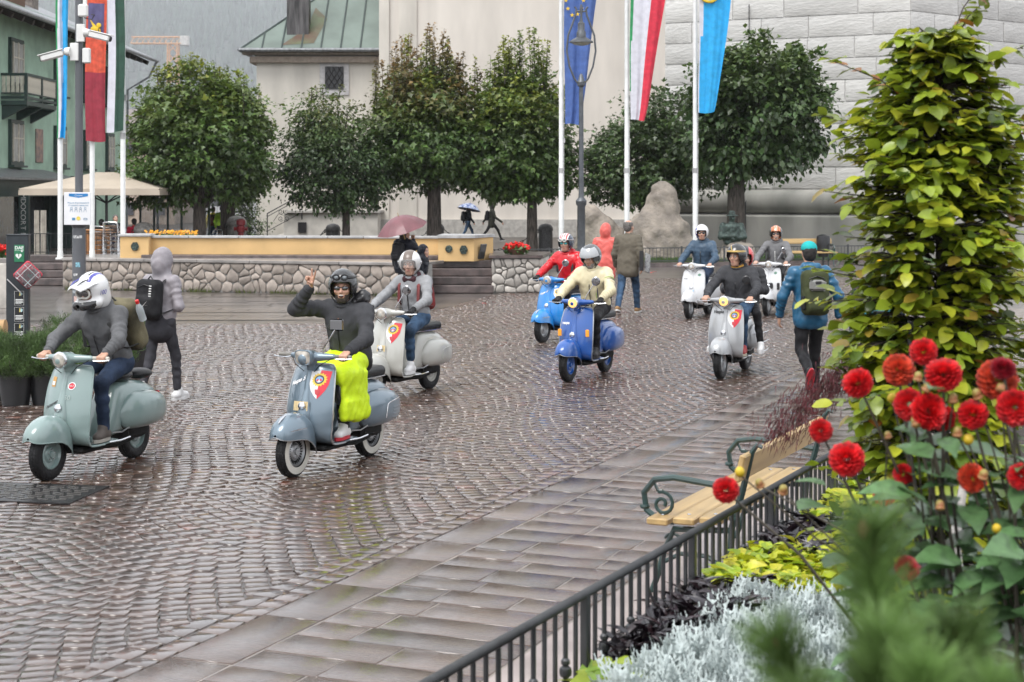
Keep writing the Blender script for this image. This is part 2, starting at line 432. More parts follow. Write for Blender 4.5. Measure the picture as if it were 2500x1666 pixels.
for q in order:
    a = math.atan2(tan_[q, 1], tan_[q, 0])
    inst(unit[int(rng.integers(8))], 'sett', ground, TR(cen[q, 0], cen[q, 1], 0, 0, 0, a, (ll[q]/.125, ww[q]/.11, 1)))
mb = MB(); mb.poly([pat(A_EDGE+.01, 2, -.0012), pat(-3.0, 2, -.0012), pat(-.5, 34, -.0012), pat(A_EDGE+.01, 34, -.0012)]); tag(mb.build('slab_bedding', mat('pale_joint_sand', (.2, .165, .14), .5, var=.2, scale=9, coat=.6, coatr=.2)), kind='structure')
# slab walk beside the garden
def slab_mesh(l, w, nm='slab'):
    j = np.clip(rng.normal(size=(1, 12)), -1, 1)*.12
    return fill_mesh(nm, sett_geo(np.array([l]), np.array([w]), j, .0055)[0]+np.array((0, 0, random.uniform(-.002, .003))), SQ, M_slab)
ang_e = math.atan2(E2[1], E2[0]); ang_n = math.atan2(N2[1], N2[0])
def lay(a0, a1, b0, b1):
    p = N2*(a0+a1)/2+E2*(b0+b1)/2
    if p[1] < 5.6 or p[1] > 27 or abs(p[0]) > .335*p[1]+.5: return
    inst(slab_mesh(abs(a1-a0), b1-b0), 'slab', ground, TR(p[0], p[1], .001, 0, 0, ang_n))
b = 3.5
while b < 29:
    ln = random.uniform(.5, .95); lay(A_EDGE+.005, -4.455, b, b+ln); b += ln
b = 3.5
while b < 29:
    wd = random.uniform(.25, .34); a = -4.45; first = True
    aend = -3.2 if b < 13 else -3.2+(b-13)*.16
    while a < aend-.05:
        ln = random.uniform(.4, .85)*(random.uniform(.4, 1) if first else 1); first = False
        if aend-(a+ln) < .25: ln = aend-a
        lay(a, a+ln, b, b+wd); a += ln
    b += wd
pv = [pat(-3.19, 3, .0005), pat(-1.0, 3, .0005), pat(-.6, 16, .0005), pat(-3.19, 14, .0005)]
mb = MB(); mb.poly(pv); tag(mb.build('pavement', M_pale), kind='structure')
# cast-iron cover let into the setts
M_iron = mat('dark_cast_iron', (.045, .043, .045), .32, metal=.6, var=.2, scale=20)
M_cov = mat('wet_cover_iron', (.11, .105, .1), .22, metal=.5, var=.2, scale=20); g0 = gp(48, 1205); t = thing('manhole_cover', 'rectangular ribbed iron drain cover in front of the grey-green scooter', 'drain cover', (g0[0], g0[1], 0), R(-10))
mb = MB(); mb.bbox((0, 0, .001), (1.05, .62, .02), .004); mb.build('plate', M_cov, t)
mb = MB(); mb.box((0, 0, .0065), (1.16, .73, .012)); mb.box((0, 0, .0062), (1.06, .63, .014)); mb.build('frame', M_iron, t)
rib = MB().bbox((0, 0, 0), (.11, .028, .008), .003).mesh('rib', M_cov)
for i in range(8):
    for j in range(9): inst(rib, 'rib', t, TR(-.46+i*.13+(.03 if j % 2 else 0), -.26+j*.065, .015, 0, 0, R(25 if i % 2 else -25)))

# ================================================================== FAR LANDSCAPE
M_hill = mat('forest_slope', (.05, .066, .05), .9, var=.4, scale=.05)
M_con = mat('conifer', (.035, .055, .04), .9, var=.3, scale=.2, attr=True)
def hill_z(x, y):
    d = np.maximum(y-2600, 0)
    return np.minimum(d*.3, 260+d*.17)+115*np.sin(x*.0015+1.2)*np.clip(d/2600, 0, 1)+70*np.sin(x*.0038+y*.0014)*np.clip(d/2000, 0, 1)-.02
gx = np.linspace(-4400, 4400, 67); gy = np.linspace(2600, 8900, 40); GX, GY = np.meshgrid(gx, gy, indexing='ij')
V = np.stack((GX, GY, hill_z(GX, GY)), -1).reshape(-1, 3); I = np.arange(67*40).reshape(67, 40)
Q = np.stack((I[:-1, :-1], I[1:, :-1], I[1:, 1:], I[:-1, 1:]), -1).reshape(-1, 4)
hill = tag(inst(fill_mesh('hill', V, Q, M_hill, smooth=True), 'hill'), kind='structure')
nC = 14000; cx_ = rng.uniform(-2400, -250, nC); cy_ = rng.uniform(2800, 7600, nC); k = 6
keep = np.abs(cx_) < .33*cy_+8; cx_ = cx_[keep]; cy_ = cy_[keep]; nC = len(cx_)
hh = rng.uniform(34, 72, nC); rr = hh*rng.uniform(.13, .2, nC); zz = hill_z(cx_, cy_); th = np.arange(k)*2*math.pi/k
Vc = np.zeros((nC, 2*k+2, 3))
for lay_, (zf, rf) in enumerate(((.08, 1.), (.45, .62))):
    Vc[:, lay_*k:(lay_+1)*k, 0] = cx_[:, None]+np.cos(th+lay_)*rr[:, None]*rf*rng.uniform(.75, 1.2, (nC, k)); Vc[:, lay_*k:(lay_+1)*k, 1] = cy_[:, None]+np.sin(th+lay_)*rr[:, None]*rf
    Vc[:, lay_*k:(lay_+1)*k, 2] = (zz+hh*zf)[:, None]+rng.uniform(-.4, .4, (nC, k))
Vc[:, 2*k] = np.stack((cx_, cy_, zz+hh*.66), 1); Vc[:, 2*k+1] = np.stack((cx_, cy_, zz+hh), 1)
T = [(i, (i+1) % k, 2*k) for i in range(k)]+[(k+i, k+(i+1) % k, 2*k+1) for i in range(k)]
Q = (np.array(T)[None]+np.arange(nC)[:, None, None]*(2*k+2)).reshape(-1, 3)
tag(inst(fill_mesh('conifer_forest', Vc.reshape(-1, 3), Q, M_con, cols=np.repeat(rng.uniform(.6, 1.3, (nC, 1))*np.ones((1, 3)), 2*k+2, 0)), 'conifer_forest'), kind='stuff')
tag(bpy.data.objects['conifer_forest'], 'misty conifer forest covering the far hillside', 'forest')
# tower crane in the mist
M_crane = mat('crane_orange', (.55, .27, .1), .6)
c0 = at(423, 107, 2000); t = thing('tower_crane', 'pale orange tower crane far off in the mist', 'crane', (c0[0], c0[1], 0), scale=11.6)
mb = MB(); hz = c0[2]/11.6
for sx in (-.5, .5):
    for sy in (-.5, .5): mb.tube([(sx, sy, 0), (sx, sy, hz)], .09, 4)
for i in range(14): z0 = hz*i/14; z1 = hz*(i+1)/14; mb.tube([(-.5, -.5, z0), (.5, -.5, z1)], .06, 4); mb.tube([(.5, .5, z0), (-.5, .5, z1)], .06, 4)
mb.build('mast', M_crane, t)
mb = MB()
for y in (-.4, .4): mb.tube([(-4.4, y, hz), (.9, y, hz)], .07, 4)
mb.tube([(-4.4, 0, hz+.7), (.9, 0, hz+.7)], .08, 4)
for i in range(9): mb.tube([(-4.4+i*.6, -.4, hz), (-4.1+i*.6, 0, hz+.7), (-3.8+i*.6, .4, hz)], .05, 4)
mb.build('jib', M_crane, t)
MB().bbox((1.2, 0, hz+.3), (.9, .8, 1.), .05).build('counterweight', mat('crane_weight', (.5, .48, .45), .8), t)
# small houses at the foot of the slope
M_fw = mat('far_house_wall', (.55, .5, .44), .9); M_fr = mat('far_house_roof', (.2, .17, .16), .8); M_fwin = mat('far_window', (.06, .06, .07), .3)
M_fw2 = mat('far_house_tan_wall', (.42, .34, .28), .9)
def far_house(px, Y, w, d, h, lab, wm, nx=3, nz=3):
    x = (px-CX)*Y/F; t = thing('house', lab, 'house', (x, Y, 0))
    MB().box((0, 0, h/2), (w, d, h)).build('wall', wm, t)
    mb = MB(); ov = .5; a = [(-w/2-ov, -d/2-ov, h), (w/2+ov, -d/2-ov, h), (w/2+ov, d/2+ov, h), (-w/2-ov, d/2+ov, h), (-w/2-ov, 0, h+w*.28), (w/2+ov, 0, h+w*.28)]
    mb.add(a, [[0, 1, 5, 4], [2, 3, 4, 5], [0, 4, 3], [1, 2, 5], [3, 2, 1, 0]]); mb.build('roof', M_fr, t)
    win = MB().box((0, 0, 0), (w/nx*.35, .12, h/nz*.45)).mesh('window', M_fwin)
    for i in range(nx):
        for j in range(nz): inst(win, 'window', t, TR(-w/2+w/nx*(i+.5), -d/2-.02, h/nz*(j+.55)))
far_house(345, 118, 6.5, 8, 6.0, 'brown-grey house behind the left maple, partly hidden', M_fw2)
far_house(318, 900, 40, 30, 36.0, 'pale misty house below the crane', M_fw, 4, 3)
far_house(425, 950, 34, 28, 44, 'second pale misty house to the right below the crane', M_fw, 3, 3)
far_house(560, 800, 30, 28, 22, 'pale misty house showing beside the white church wing', M_fw, 3, 2)

# ================================================================== GREEN HOTEL
M_green = mat('green_plaster', (.37, .53, .42), .85, var=.1, scale=1.2, bump=.5, bscale=14, bdist=.02)
M_dkgreen = mat('dark_green_paint', (.022, .045, .04), .5, var=.15)
M_cream = mat('cream_paint', (.58, .54, .46), .6)
M_dark = mat('dark_interior', (.02, .02, .022), .35)
M_curt = mat('window_curtain', (.42, .42, .4), .8, var=.2, scale=3, stretch=(1, 6, .6))
M_glass = mat('window_glass', (.09, .1, .11), .08, spec=.8, var=.2)
M_slate = mat('roof_sheet_grey', (.19, .2, .21), .4, metal=.3, var=.2)
M_wood = mat('dark_eave_wood', (.05, .04, .035), .7, var=.3, stretch=(1, 1, 8))
X0, YN, YF, ZE = -19.0, 54.0, 80.2, 8.9
ht = thing('hotel_building', 'green plastered hotel with dark eaves, windows and wooden balcony', 'building', (X0, 0, 0))
MB().box((-6, (YN+YF)/2, ZE/2+.3), (12, YF-YN, ZE+.6)).build('wall', M_green, ht)
mb = MB()
mb.add([(1.3, YN-1.2, ZE-.15), (1.3, YF+1.3, ZE-.15), (-6, YF+1.3, ZE+3.1), (-6, YN-1.2, ZE+3.1), (1.3, YN-1.2, ZE), (1.3, YF+1.3, ZE), (-6, YF+1.3, ZE+3.25), (-6, YN-1.2, ZE+3.25)],
       [[0, 1, 2, 3], [7, 6, 5, 4], [0, 4, 5, 1], [1, 5, 6, 2], [3, 7, 4, 0]])
rf = mb.build('roof', M_slate, ht)
mb = MB(); mb.tube([(1.36, YN-1.2, ZE-.1), (1.36, YF+1.3, ZE-.1)], .09, 8); mb.tube([(1.36, YF+1.2, ZE-.1), (1.0, YF+1.1, ZE-.9), (.15, YF+.15, ZE-1.6), (.12, YF+.1, 0)], .06, 8)
mb.build('gutter', M_slate, rf, True)
raf = MB().box((0, 0, 0), (1.25, .16, .2)).mesh('rafter', M_wood)
for i in range(21): inst(raf, 'rafter', rf, TR(.62, YN+.6+i*1.28, ZE-.05, 0, R(24), 0))
mb = MB(); mb.box((-2.2, 71.3, 11.6), (.9, 1.0, 3.6)); mb.box((-2.2, 71.3, 13.5), (1.15, 1.25, .14)); mb.build('chimney', mat('chimney_plaster', (.22, .19, .17), .9, var=.25), rf)
mb = MB(); mb.box((-1.4, 63.5, 10.3), (2.4, 2.2, 1.9)); mb.build('dormer', mat('dormer_wood', (.13, .07, .045), .8), rf)
def hotel_window(yc, z0, z1, w=1.05, shut=False):
    wo = MB(); wo.box((.06, yc, (z0+z1)/2), (.12, w+.34, z1-z0+.3)); wo.box((.13, yc, z0-.17), (.24, w+.44, .08)); o = wo.build('window', M_dkgreen, ht)
    for sy in (-1, 1): MB().box((.125, yc+sy*w/4, (z0+z1)/2), (.03, w/2-.08, z1-z0-.06)).build('pane', M_curt if not shut else M_glass, o)
    mb = MB(); mb.box((.15, yc, (z0+z1)/2), (.05, .07, z1-z0)); mb.box((.15, yc-w/4, z0+(z1-z0)*.62), (.05, w/2-.06, .05)); mb.box((.15, yc+w/4, z0+(z1-z0)*.62), (.05, w/2-.06, .05))
    for sy in (-1, 1): mb.box((.15, yc+sy*w/2, (z0+z1)/2), (.05, .06, z1-z0))
    mb.build('casement', M_cream, o)
for yc, w in ((62.6, 1.3), (68.7, 1.3), (73.3, 1.1), (77.2, 1.0), (57, 1.3)):
    hotel_window(yc, 3.45, 4.9, w); hotel_window(yc, 6.45, 8.0, w)
MB().bbox((.03, 65.75, 4.15), (.06, .95, 1.35), .02).build('fresco_panel', mat('faded_fresco', (.42, .28, .22), .9, col2=(.2, .17, .17), scale=4), ht)
# balcony
bal = MB(); bal.box((.48, 62.9, 5.62), (.96, 4.0, .16)); 
for y in (61.1, 62.9, 64.7): bal.add([(0, y-.1, 5.0), (0, y+.1, 5.0), (.95, y+.1, 5.5), (.95, y-.1, 5.5), (0, y-.1, 5.53), (0, y+.1, 5.53), (.95, y+.1, 5.53), (.95, y-.1, 5.53)], [[0, 3, 2, 1], [4, 5, 6, 7], [0, 4, 7, 3], [1, 2, 6, 5], [3, 7, 6, 2]])
for z, hgt in ((6.68, .1), (5.82, .1), (5.98, .05)):
    bal.box((.93, 62.9, z), (.09, 4.06, hgt)); bal.box((.48, 60.93, z), (.96, .09, hgt)); bal.box((.48, 64.87, z), (.96, .09, hgt))
for y in (60.93, 62.9, 64.87): bal.box((.93, y, 6.2), (.11, .11, 1.0))
bal = bal.build('balcony', M_dkgreen, ht)
sl_m = MB().box((0, 0, 0), (.03, .12, .66)).mesh('slat', M_cream)
for i in range(23): inst(sl_m, 'slat', bal, TR(.93, 61.08+i*.166, 6.31))
for i in range(5): inst(sl_m, 'slat', bal, TR(.1+i*.17, 60.93, 6.31, 0, 0, R(90)))
# ground floor shop
mb = MB(); mb.add([(0, 56, 3.2), (0, 66.4, 3.2), (1.5, 66.4, 2.82), (1.5, 56, 2.82), (0, 56, 3.12), (0, 66.4, 3.12), (1.5, 66.4, 2.74), (1.5, 56, 2.74)], [[0, 1, 2, 3], [7, 6, 5, 4], [3, 2, 6, 7], [1, 5, 6, 2], [0, 3, 7, 4]])
can = mb.build('shop_canopy', M_slate, ht)
MB().box((1.2, 61.2, 2.45), (.12, 10.2, .62)).build('fascia', M_dkgreen, can)
for i, (y0, y1) in enumerate(((56.3, 59.0), (59.3, 62.2), (62.6, 65.6))):
    o = MB().box((.2, (y0+y1)/2, 1.2), (.1, y1-y0, 2.1)).build('shop_window', M_glass, ht)
    MB().box((.3, y0-.12, 1.2), (.32, .26, 2.4)).build('mullion', M_dkgreen, o)
    MB().box((.24, (y0+y1)/2, .12), (.2, y1-y0, .3)).build('stall_riser', M_dkgreen, o)
MB().box((.3, 65.8, 1.2), (.32, .3, 2.4)).build('pilaster', M_dkgreen, ht)
MB().box((.12, 70, 1.15), (.24, 6.4, 2.3)).build('shop_doorway', M_dark, ht)
for y in (67.2, 69.3, 71.4, 73.2): MB().box((.3, y, 1.2), (.2, .22, 2.4)).build('pilaster', M_dkgreen, ht)
# end return of the shop with vertical lettering, facing the square
MB().box((.75, 66.15, 1.25), (1.1, .18, 2.45)).build('shop_end_panel', M_dkgreen, ht)
MB().box((-.1, 53.9, 1.3), (2.4, .12, 2.5)).build('shop_end_glass', M_glass, ht)
t_l = mat('pale_letters', (.5, .5, .48), .5)
for i, ch in enumerate('AMDOCORTINA'): put_text(ch, .26, t_l, ht, Matrix.Translation((1.6, 58.3, 2.35-i*.19)) @ Euler((R(90), R(90), 0)).to_matrix().to_4x4())
MB().box((1.62, 58.42, 1.25), (.34, .2, 2.5)).build('shop_pillar', M_dkgreen, ht)
# wall lantern brackets
MB().tube([(0, 70.5, 2.95), (.7, 70.5, 2.95), (1.0, 70.4, 2.8), (.9, 70.4, 2.65), (.75, 70.4, 2.75)], .03, 6).build('sign_bracket', M_iron, ht)

# ================================================================== CHURCH
M_plast = mat('cream_plaster', (.66, .61, .55), .9, var=.07, scale=.9, stretch=(1, 1, .22), bump=.12, bscale=6, bdist=.02)
M_plast2 = mat('grey_cream_plaster', (.60, .56, .50), .9, var=.09, scale=1.1, stretch=(1, 1, .25), bump=.12, bscale=6, bdist=.02)
M_trim = mat('grey_stone_trim', (.42, .40, .37), .8, var=.12)
M_copper = mat('green_copper_sheet', (.15, .19, .165), .5, metal=.15, var=.12, scale=.7, rand=.08)
M_seam = mat('roof_seam', (.05, .07, .065), .5)
M_black = mat('black_iron', (.018, .018, .02), .4, metal=.3, var=.1)
ch = thing('church_building', 'cream plastered church with green metal roofed wing behind the trees', 'church', (0, 0, 0))
MB().box((-9.9, 88.0, 4.7), (6.4, 8, 9.4)).build('wing_wall', M_plast2, ch)
MB().box((2.0, 91.2, 15), (17.4, 17, 30)).build('nave_wall', M_plast, ch)
mb = MB(); mb.box((-6.45, 82.72, 15), (.5, .3, 30)); mb.box((-5.25, 82.66, 15), (.9, .14, 30)); mb.build('pilaster', M_plast2, ch)
mb = MB(); mb.box((2.0, 82.62, .45), (17.6, .35, .9)); mb.box((2, 82.64, 4.45), (17.5, .16, .1)); mb.build('plinth', M_trim, ch)
mb = MB(); mb.box((-9.9, 83.9, 9.05), (6.9, .5, .3)); mb.box((-13.2, 88, 9.05), (.5, 8, .3)); mb.box((-10.1, 83.72, 9.4), (7.3, .5, .22)); mb.build('cornice', mat('cornice_brown', (.33, .27, .22), .8), ch)
# hipped metal roof in panels
ec = np.array((-13.75, 83.2, 9.55)); rz_ = 15.2; rx_, ry_ = -7.3, 90.0
roof = MB(); roof.tube([(-13.85, 83.12, 9.5), (-6.7, 83.12, 9.5)], .1, 8); roof.tube([(-13.85, 83.12, 9.5), (-13.85, 92, 9.5)], .1, 8); roof = roof.build('roof', M_slate, ch, True)
def on_roof(x, f): return np.array((x, ec[1]+(ry_-ec[1])*f, ec[2]+(rz_-ec[2])*f))
nrm = np.cross((1, 0, 0), (0, ry_-ec[1], rz_-ec[2])); nrm = nrm/np.linalg.norm(nrm)
xs = [-13.75, -12.7, -11.7, -10.7, -9.7, -8.7, -7.7, -6.72]
def fhip(x): return min(1., (x-ec[0])/(rx_-ec[0]))
for i in range(7):
    a, b_ = xs[i], xs[i+1]; pts = [on_roof(a+.02, 0), on_roof(b_-.02, 0), on_roof(b_-.02, fhip(b_)), on_roof(a+.02, max(.004, fhip(a)))]
    V = np.array(pts+[p+nrm*.04 for p in pts]); MB().add(V, [[3, 2, 1, 0], [4, 5, 6, 7], [0, 1, 5, 4], [1, 2, 6, 5], [2, 3, 7, 6], [3, 0, 4, 7]]).build('roof_panel', M_copper, roof)
    if i: MB().tube([on_roof(a, 0)+nrm*.05, on_roof(a, fhip(a))+nrm*.05], .05, 5).build('seam', M_seam, roof)
MB().tube([on_roof(ec[0], 0)+nrm*.03, on_roof(rx_, 1)+nrm*.03], .07, 6).build('hip_ridge', M_seam, roof)
mb = MB(); mb.add([ec, (rx_, ry_, rz_), (ec[0], 96.8, 9.55)], [[0, 2, 1]]); mb.build('roof_side', M_copper, roof)
mb = MB(); mb.box((-11.0, 84.55, 11.1), (1.12, .9, 2.2), 0); chim = mb.build('chimney', mat('chimney_metal', (.09, .085, .085), .5, metal=.3, var=.35, scale=2, stretch=(3, 3, .4)), roof)
bk = MB().bbox((0, 0, 0), (.37, .88, .105), .012).mesh('brick', mat('chimney_brick', (.2, .16, .13), .9, rand=.3))
for z in range(8):
    for i in range(3): inst(bk, 'brick', chim, TR(-11.0+(i-1)*.375, 84.55, 12.27+z*.115))
f0 = on_roof(-11.5, .09)+nrm*.06; mb = MB(); mb.add([on_roof(-11.75, .03)+nrm*.055, on_roof(-10.1, .05)+nrm*.055, on_roof(-9.6, .3)+nrm*.055, on_roof(-10.3, .42)+nrm*.055, on_roof(-10.6, .2)+nrm*.055], [[0, 1, 2, 3, 4]]); mb.build('flashing', mat('brown_copper', (.12, .065, .05), .45, metal=.4, col2=(.13, .17, .09), scale=.9), roof)
# wing window with crossed bars
w = MB(); w.box((-9.1, 83.97, 8.13), (1.5, .1, 1.75)); wo = w.build('window', mat('pale_surround', (.5, .48, .48), .8), ch)
MB().box((-9.1, 83.91, 8.13), (.95, .08, 1.16)).build('pane', M_dark, wo)
mb = MB()
for i in range(-3, 4):
    for g in (-1, 1):
        pts = [(u, g*(u-i*.28)*1.5) for u in np.linspace(-.46, .46, 40) if abs((u-i*.28)*1.5) < .56]
        if len(pts) > 2: mb.tube([(-9.1+pts[0][0], 83.85, 8.13+pts[0][1]), (-9.1+pts[-1][0], 83.85, 8.13+pts[-1][1])], .018, 4)
mb.build('grille', M_iron, wo)
for x, z, w_, h_ in ((-8.9, 3.0, .6, 1.7),): MB().box((x, 83.96, z), (w_, .1, h_)).build('door', mat('grey_door', (.2, .2, .21), .6), ch)
# outside stair
st = thing('stone_staircase', 'pale stone outside stair climbing to the church wing landing', 'staircase', (0, 80.5, 0))
M_stair = mat('pale_stair_stone', (.56, .53, .48), .8, var=.12, scale=1.5)
for i in range(7): MB().bbox((-11.55+i*.33+(6.5-i*.33)/2*0+.6, 1.2, .09+.18*i), (1.2, 2.2, .18), .015).build('step', M_stair, st)
MB().box((-8.9, 1.5, .62), (5.2-.6, 3.0, 1.24)).build('landing_wall', M_stair, st)
MB().bbox((-8.75, 1.4, 1.32), (4.6, 3.2, .14), .02).build('landing_slab', M_trim, st)
MB().box((-10.3, -.06, .55), (.42, .08, .5)).build('vent_grate', M_iron, st)
rl = thing('iron_railing', 'wrought iron railing with scrolls on the church stair', 'railing', (0, 80.35, 0))
def rail_line(x): return .28+(x+12.0)*.55 if x < -9.75 else .28+2.25*.55
mb = MB(); mb.tube([(x, 0, rail_line(x)+.95) for x in (-12, -9.75, -6.75)], .03, 6); mb.build('handrail', M_black, rl)
mb = MB(); mb.tube([(x, 0, rail_line(x)+.08) for x in (-12, -9.75, -6.75)], .02, 5); mb.tube([(x, 0, rail_line(x)+.8) for x in (-12, -9.75, -6.75)], .02, 5); mb.build('lower_rail', M_black, rl)
for x in (-12, -10.3, -9.0, -7.6, -6.75): MB().tube([(x, 0, rail_line(x)-.28), (x, 0, rail_line(x)+.95)], .03, 5).build('post', M_black, rl)
def spiral(cx, cz, r0, turns, a0, flip=1): return [(cx+flip*r0*(1-i/24*.8)*math.cos(a0+turns*2*math.pi*i/24), 0, cz+r0*(1-i/24*.8)*math.sin(a0+turns*2*math.pi*i/24)) for i in range(25)]
for x in (-11.2, -9.6, -8.3, -7.2):
    zz_ = rail_line(x); mb = MB()
    for fl in (-1, 1): mb.tube(spiral(x+fl*.14, zz_+.6, .14, 1.4, 2.6, fl), .014, 4); mb.tube(spiral(x+fl*.14, zz_+.26, .14, 1.4, -2.6, fl), .014, 4)
    for fl in (-1, 1): mb.tube([(x+fl*.02, 0, zz_+.43), (x+fl*.25, 0, zz_+.5), (x+fl*.5, 0, zz_+.32+(fl*.2 if x < -9.75 else 0))], .014, 4)
    mb.build('scroll', M_black, rl)

# ================================================================== BELL TOWER
M_blk = mat('rock_faced_stone', (.58, .57, .55), .85, col2=(.44, .43, .41), scale=1.2, bump=.8, bscale=9, bdist=.04, rand=.1)
M_tj = mat('tower_joint', (.66, .65, .63), .9)
M_base = mat('stained_plinth_stone', (.40, .385, .35), .85, col2=(.20, .20, .18), scale=.7, bump=.3, bscale=8, stretch=(1, 1, .35))
tw = thing('bell_tower', 'huge pale tower of rock faced stone blocks on rounded base moulding', 'tower', (14.6, 60, 0))
uL = np.array((-.88, .475, 0)); uR = np.array((.778, .628, 0))
LL_, LR_ = 9.75, 7.4
pL = uL*LL_; pR = uR*LR_; pB = pL+pR*1.25
def ring(off, z):
    nl = np.array((-uL[1], uL[0], 0))*1.; nl = nl if nl[1] < 0 else -nl; nr_ = np.array((uR[1], -uR[0], 0)); nr_ = nr_ if nr_[1] < 0 else -nr_
    k = (nl+nr_)/np.linalg.norm(nl+nr_); s_ = off/(k @ nl)
    return [k*s_+(0, 0, z), pR+nr_*off+uR*off+(0, 0, z), pB+(uL+uR)*off+(0, 0, z), pL+nl*off+uL*off+(0, 0, z)]
mb = MB(); mb.rings([ring(-.045, 0), ring(-.045, 9.9)]); mb.build('core', M_tj, tw)
mb = MB(); mb.rings([ring(-.03, 9.88), ring(-.03, 48)]); mb.build('shaft', M_blk, tw)
mb = MB(); mb.rings([ring(.42, 0), ring(.42, 1.36), ring(.36, 1.42), ring(.0, 1.44)]); mb.build('plinth', M_base, tw)
mb = MB(); mb.rings([ring(.0+.42*math.sin(q), 1.93-.46*math.cos(q)) for q in np.linspace(0.02, 3.12, 14)]); mb.build('base_moulding', M_base, tw, True, 40)
blk = []
for v in range(9):
    nx_, nz_ = 12, 6; V = []; Fa = []
    for i in range(nx_+1):
        for j in range(nz_+1):
            e = min(i, nx_-i, 2)/2*min(j, nz_-j, 1); dd = (.006 if e > 0 else 0)+e*random.uniform(0, .028)
            V.append((i/nx_-.5, -dd, j/nz_-.5))
    for i in range(nx_):
        for j in range(nz_): q = i*(nz_+1)+j; Fa.append([q, q+nz_+1, q+nz_+2, q+1])
    n0 = len(V); V += [(-.5, .12, -.5), (.5, .12, -.5), (.5, .12, .5), (-.5, .12, .5)]
    c = [0, nx_*(nz_+1), nx_*(nz_+1)+nz_, nz_]; Fa += [[c[0], n0, n0+1, c[1]], [c[1], n0+1, n0+2, c[2]], [c[2], n0+2, n0+3, c[3]], [c[3], n0+3, n0, c[0]]]
    blk.append(fill_mesh('block', V, Fa, M_blk, smooth=True, sharp=50))
CH = .815
for crs in range(9):
    z = 2.42+CH*(crs+.5)
    for u, ln_, face in ((uL, LL_, 0), (uR, LR_, 1)):
        p = 0.; first = True
        while p < ln_-.05:
            l = random.uniform(1.5, 2.9)*(.55 if first and crs % 2 else 1); first = False
            if ln_-(p+l) < .7: l = ln_-p
            mid = u*(p+l/2); ang = math.atan2(u[1], u[0])+(math.pi if face == 0 else 0)
            inst(random.choice(blk), 'block', tw, TR(mid[0], mid[1], z, 0, 0, ang, (l-.042, 1, CH-.042)))
            p += l
mb = MB(); p0 = uL*6.2; nl = np.array((-.475, -.88, 0)); mb.tube([p0+nl*.1+(0, 0, 9.5), p0+nl*.1+(0, 0, 2.2), p0+nl*.5+(0, 0, 1.9), p0+nl*.5], .02, 5); mb.build('cable', M_black, tw)
# orange building at the right edge
ob = thing('orange_building', 'orange plastered building with painted crest at the right edge', 'building', (29.5, 92, 0))
MB().box((0, 0, 5.0), (9, 10, 10)).build('wall', mat('orange_plaster', (.62, .38, .2), .9, var=.08, scale=.6), ob)
mb = MB(); mb.add([(-5, -5.7, 10.3), (5, -5.7, 10.3), (5, 0, 13.8), (-5, 0, 13.8)], [[0, 1, 2, 3]]); mb.build('roof', mat('pale_sheet_roof', (.42, .46, .46), .4, metal=.3), ob)
MB().box((0, -5.35, 9.85), (9.8, .7, .55)).build('cornice', mat('cornice_dark', (.16, .11, .09), .8), ob)
cr = MB().bbox((-2.3, -5.04, 7.5), (1.5, .06, 1.5), .02).build('painted_crest', mat('crest_brown', (.3, .17, .11), .9, col2=(.5, .3, .15), scale=5), ob)
mb = MB(); mb.tube([(-2.6, -5.1, 7.2), (-2.0, -5.1, 7.8)], .05, 4); mb.tube([(-2.0, -5.1, 7.2), (-2.6, -5.1, 7.8)], .05, 4); mb.build('crossed_mark', mat('crest_white', (.6, .58, .55), .8), cr)
w = MB().box((-3.2, -5.03, 4.4), (1.1, .08, 1.7)).build('window', M_dkgreen, ob); MB().box((-3.2, -5.09, 4.4), (.85, .06, 1.45)).build('pane', M_glass, w)
# ================================================================== TERRACE, WALLS, STEPS
M_stone = mat('rubble_stone', (.36, .31, .27), .75, var=.25, scale=3, bump=.5, bscale=12, bdist=.015, rand=.3)
M_stone2 = mat('pale_rubble_stone', (.47, .44, .40), .75, var=.2, scale=3, bump=.5, bscale=12, bdist=.015, rand=.25)
M_mort = mat('grey_mortar', (.27, .265, .25), .85, var=.2, scale=5, bump=.4, bscale=20)
M_cap = mat('wet_coping', (.27, .25, .235), .35, var=.2, scale=2, bump=.3, bscale=10, coat=.6, coatr=.15, rand=.15)
M_step = mat('dark_porphyry_step', (.10, .075, .07), .35, var=.3, scale=4, bump=.3, bscale=10, coat=.4, coatr=.15, rand=.2)
M_yel = mat('yellow_ochre_plaster', (.66, .44, .20), .85, var=.08, scale=1.3, bump=.2, bscale=20)
M_gcap = mat('grey_cap_stone', (.38, .38, .38), .45, var=.12, rand=.12)
def clip_poly(P, mid, nrm_):
    o = []; n = len(P)
    for i in range(n):
        a, b = P[i], P[(i+1) % n]; da, db = (a-mid) @ nrm_, (b-mid) @ nrm_
        if da <= 0: o.append(a)
        if da*db < 0: o.append(a+(b-a)*da/(da-db))
    return o
def rubble(L, Hh, size, seed):
    """irregular stone outlines filling an L x Hh rectangle"""
    rg = np.random.default_rng(seed); nx = max(1, int(L/size)); nz = max(1, int(Hh/(size*.78))); pts = []
    for j in range(nz):
        for i in range(nx):
            pts.append(((i+.5*(j % 2)+.25+rg.uniform(-.42, .42))*L/(nx+.2), (j+.5+rg.uniform(-.42, .42))*Hh/nz))
            if rg.random() < .25: pts.append((pts[-1][0]+rg.uniform(-.12, .12), pts[-1][1]+rg.uniform(-.1, .1)))
    pts = np.array(pts); outp = []
    for k, p in enumerate(pts):
        P = [np.array(q, float) for q in ((0, 0), (L, 0), (L, Hh), (0, Hh))]
        d = np.linalg.norm(pts-p, axis=1)
        for q in np.argsort(d)[1:14]:
            P = clip_poly(P, (p+pts[q])/2, pts[q]-p)
            if len(P) < 3: break
        if len(P) >= 3: outp.append(np.array(P))
    return outp
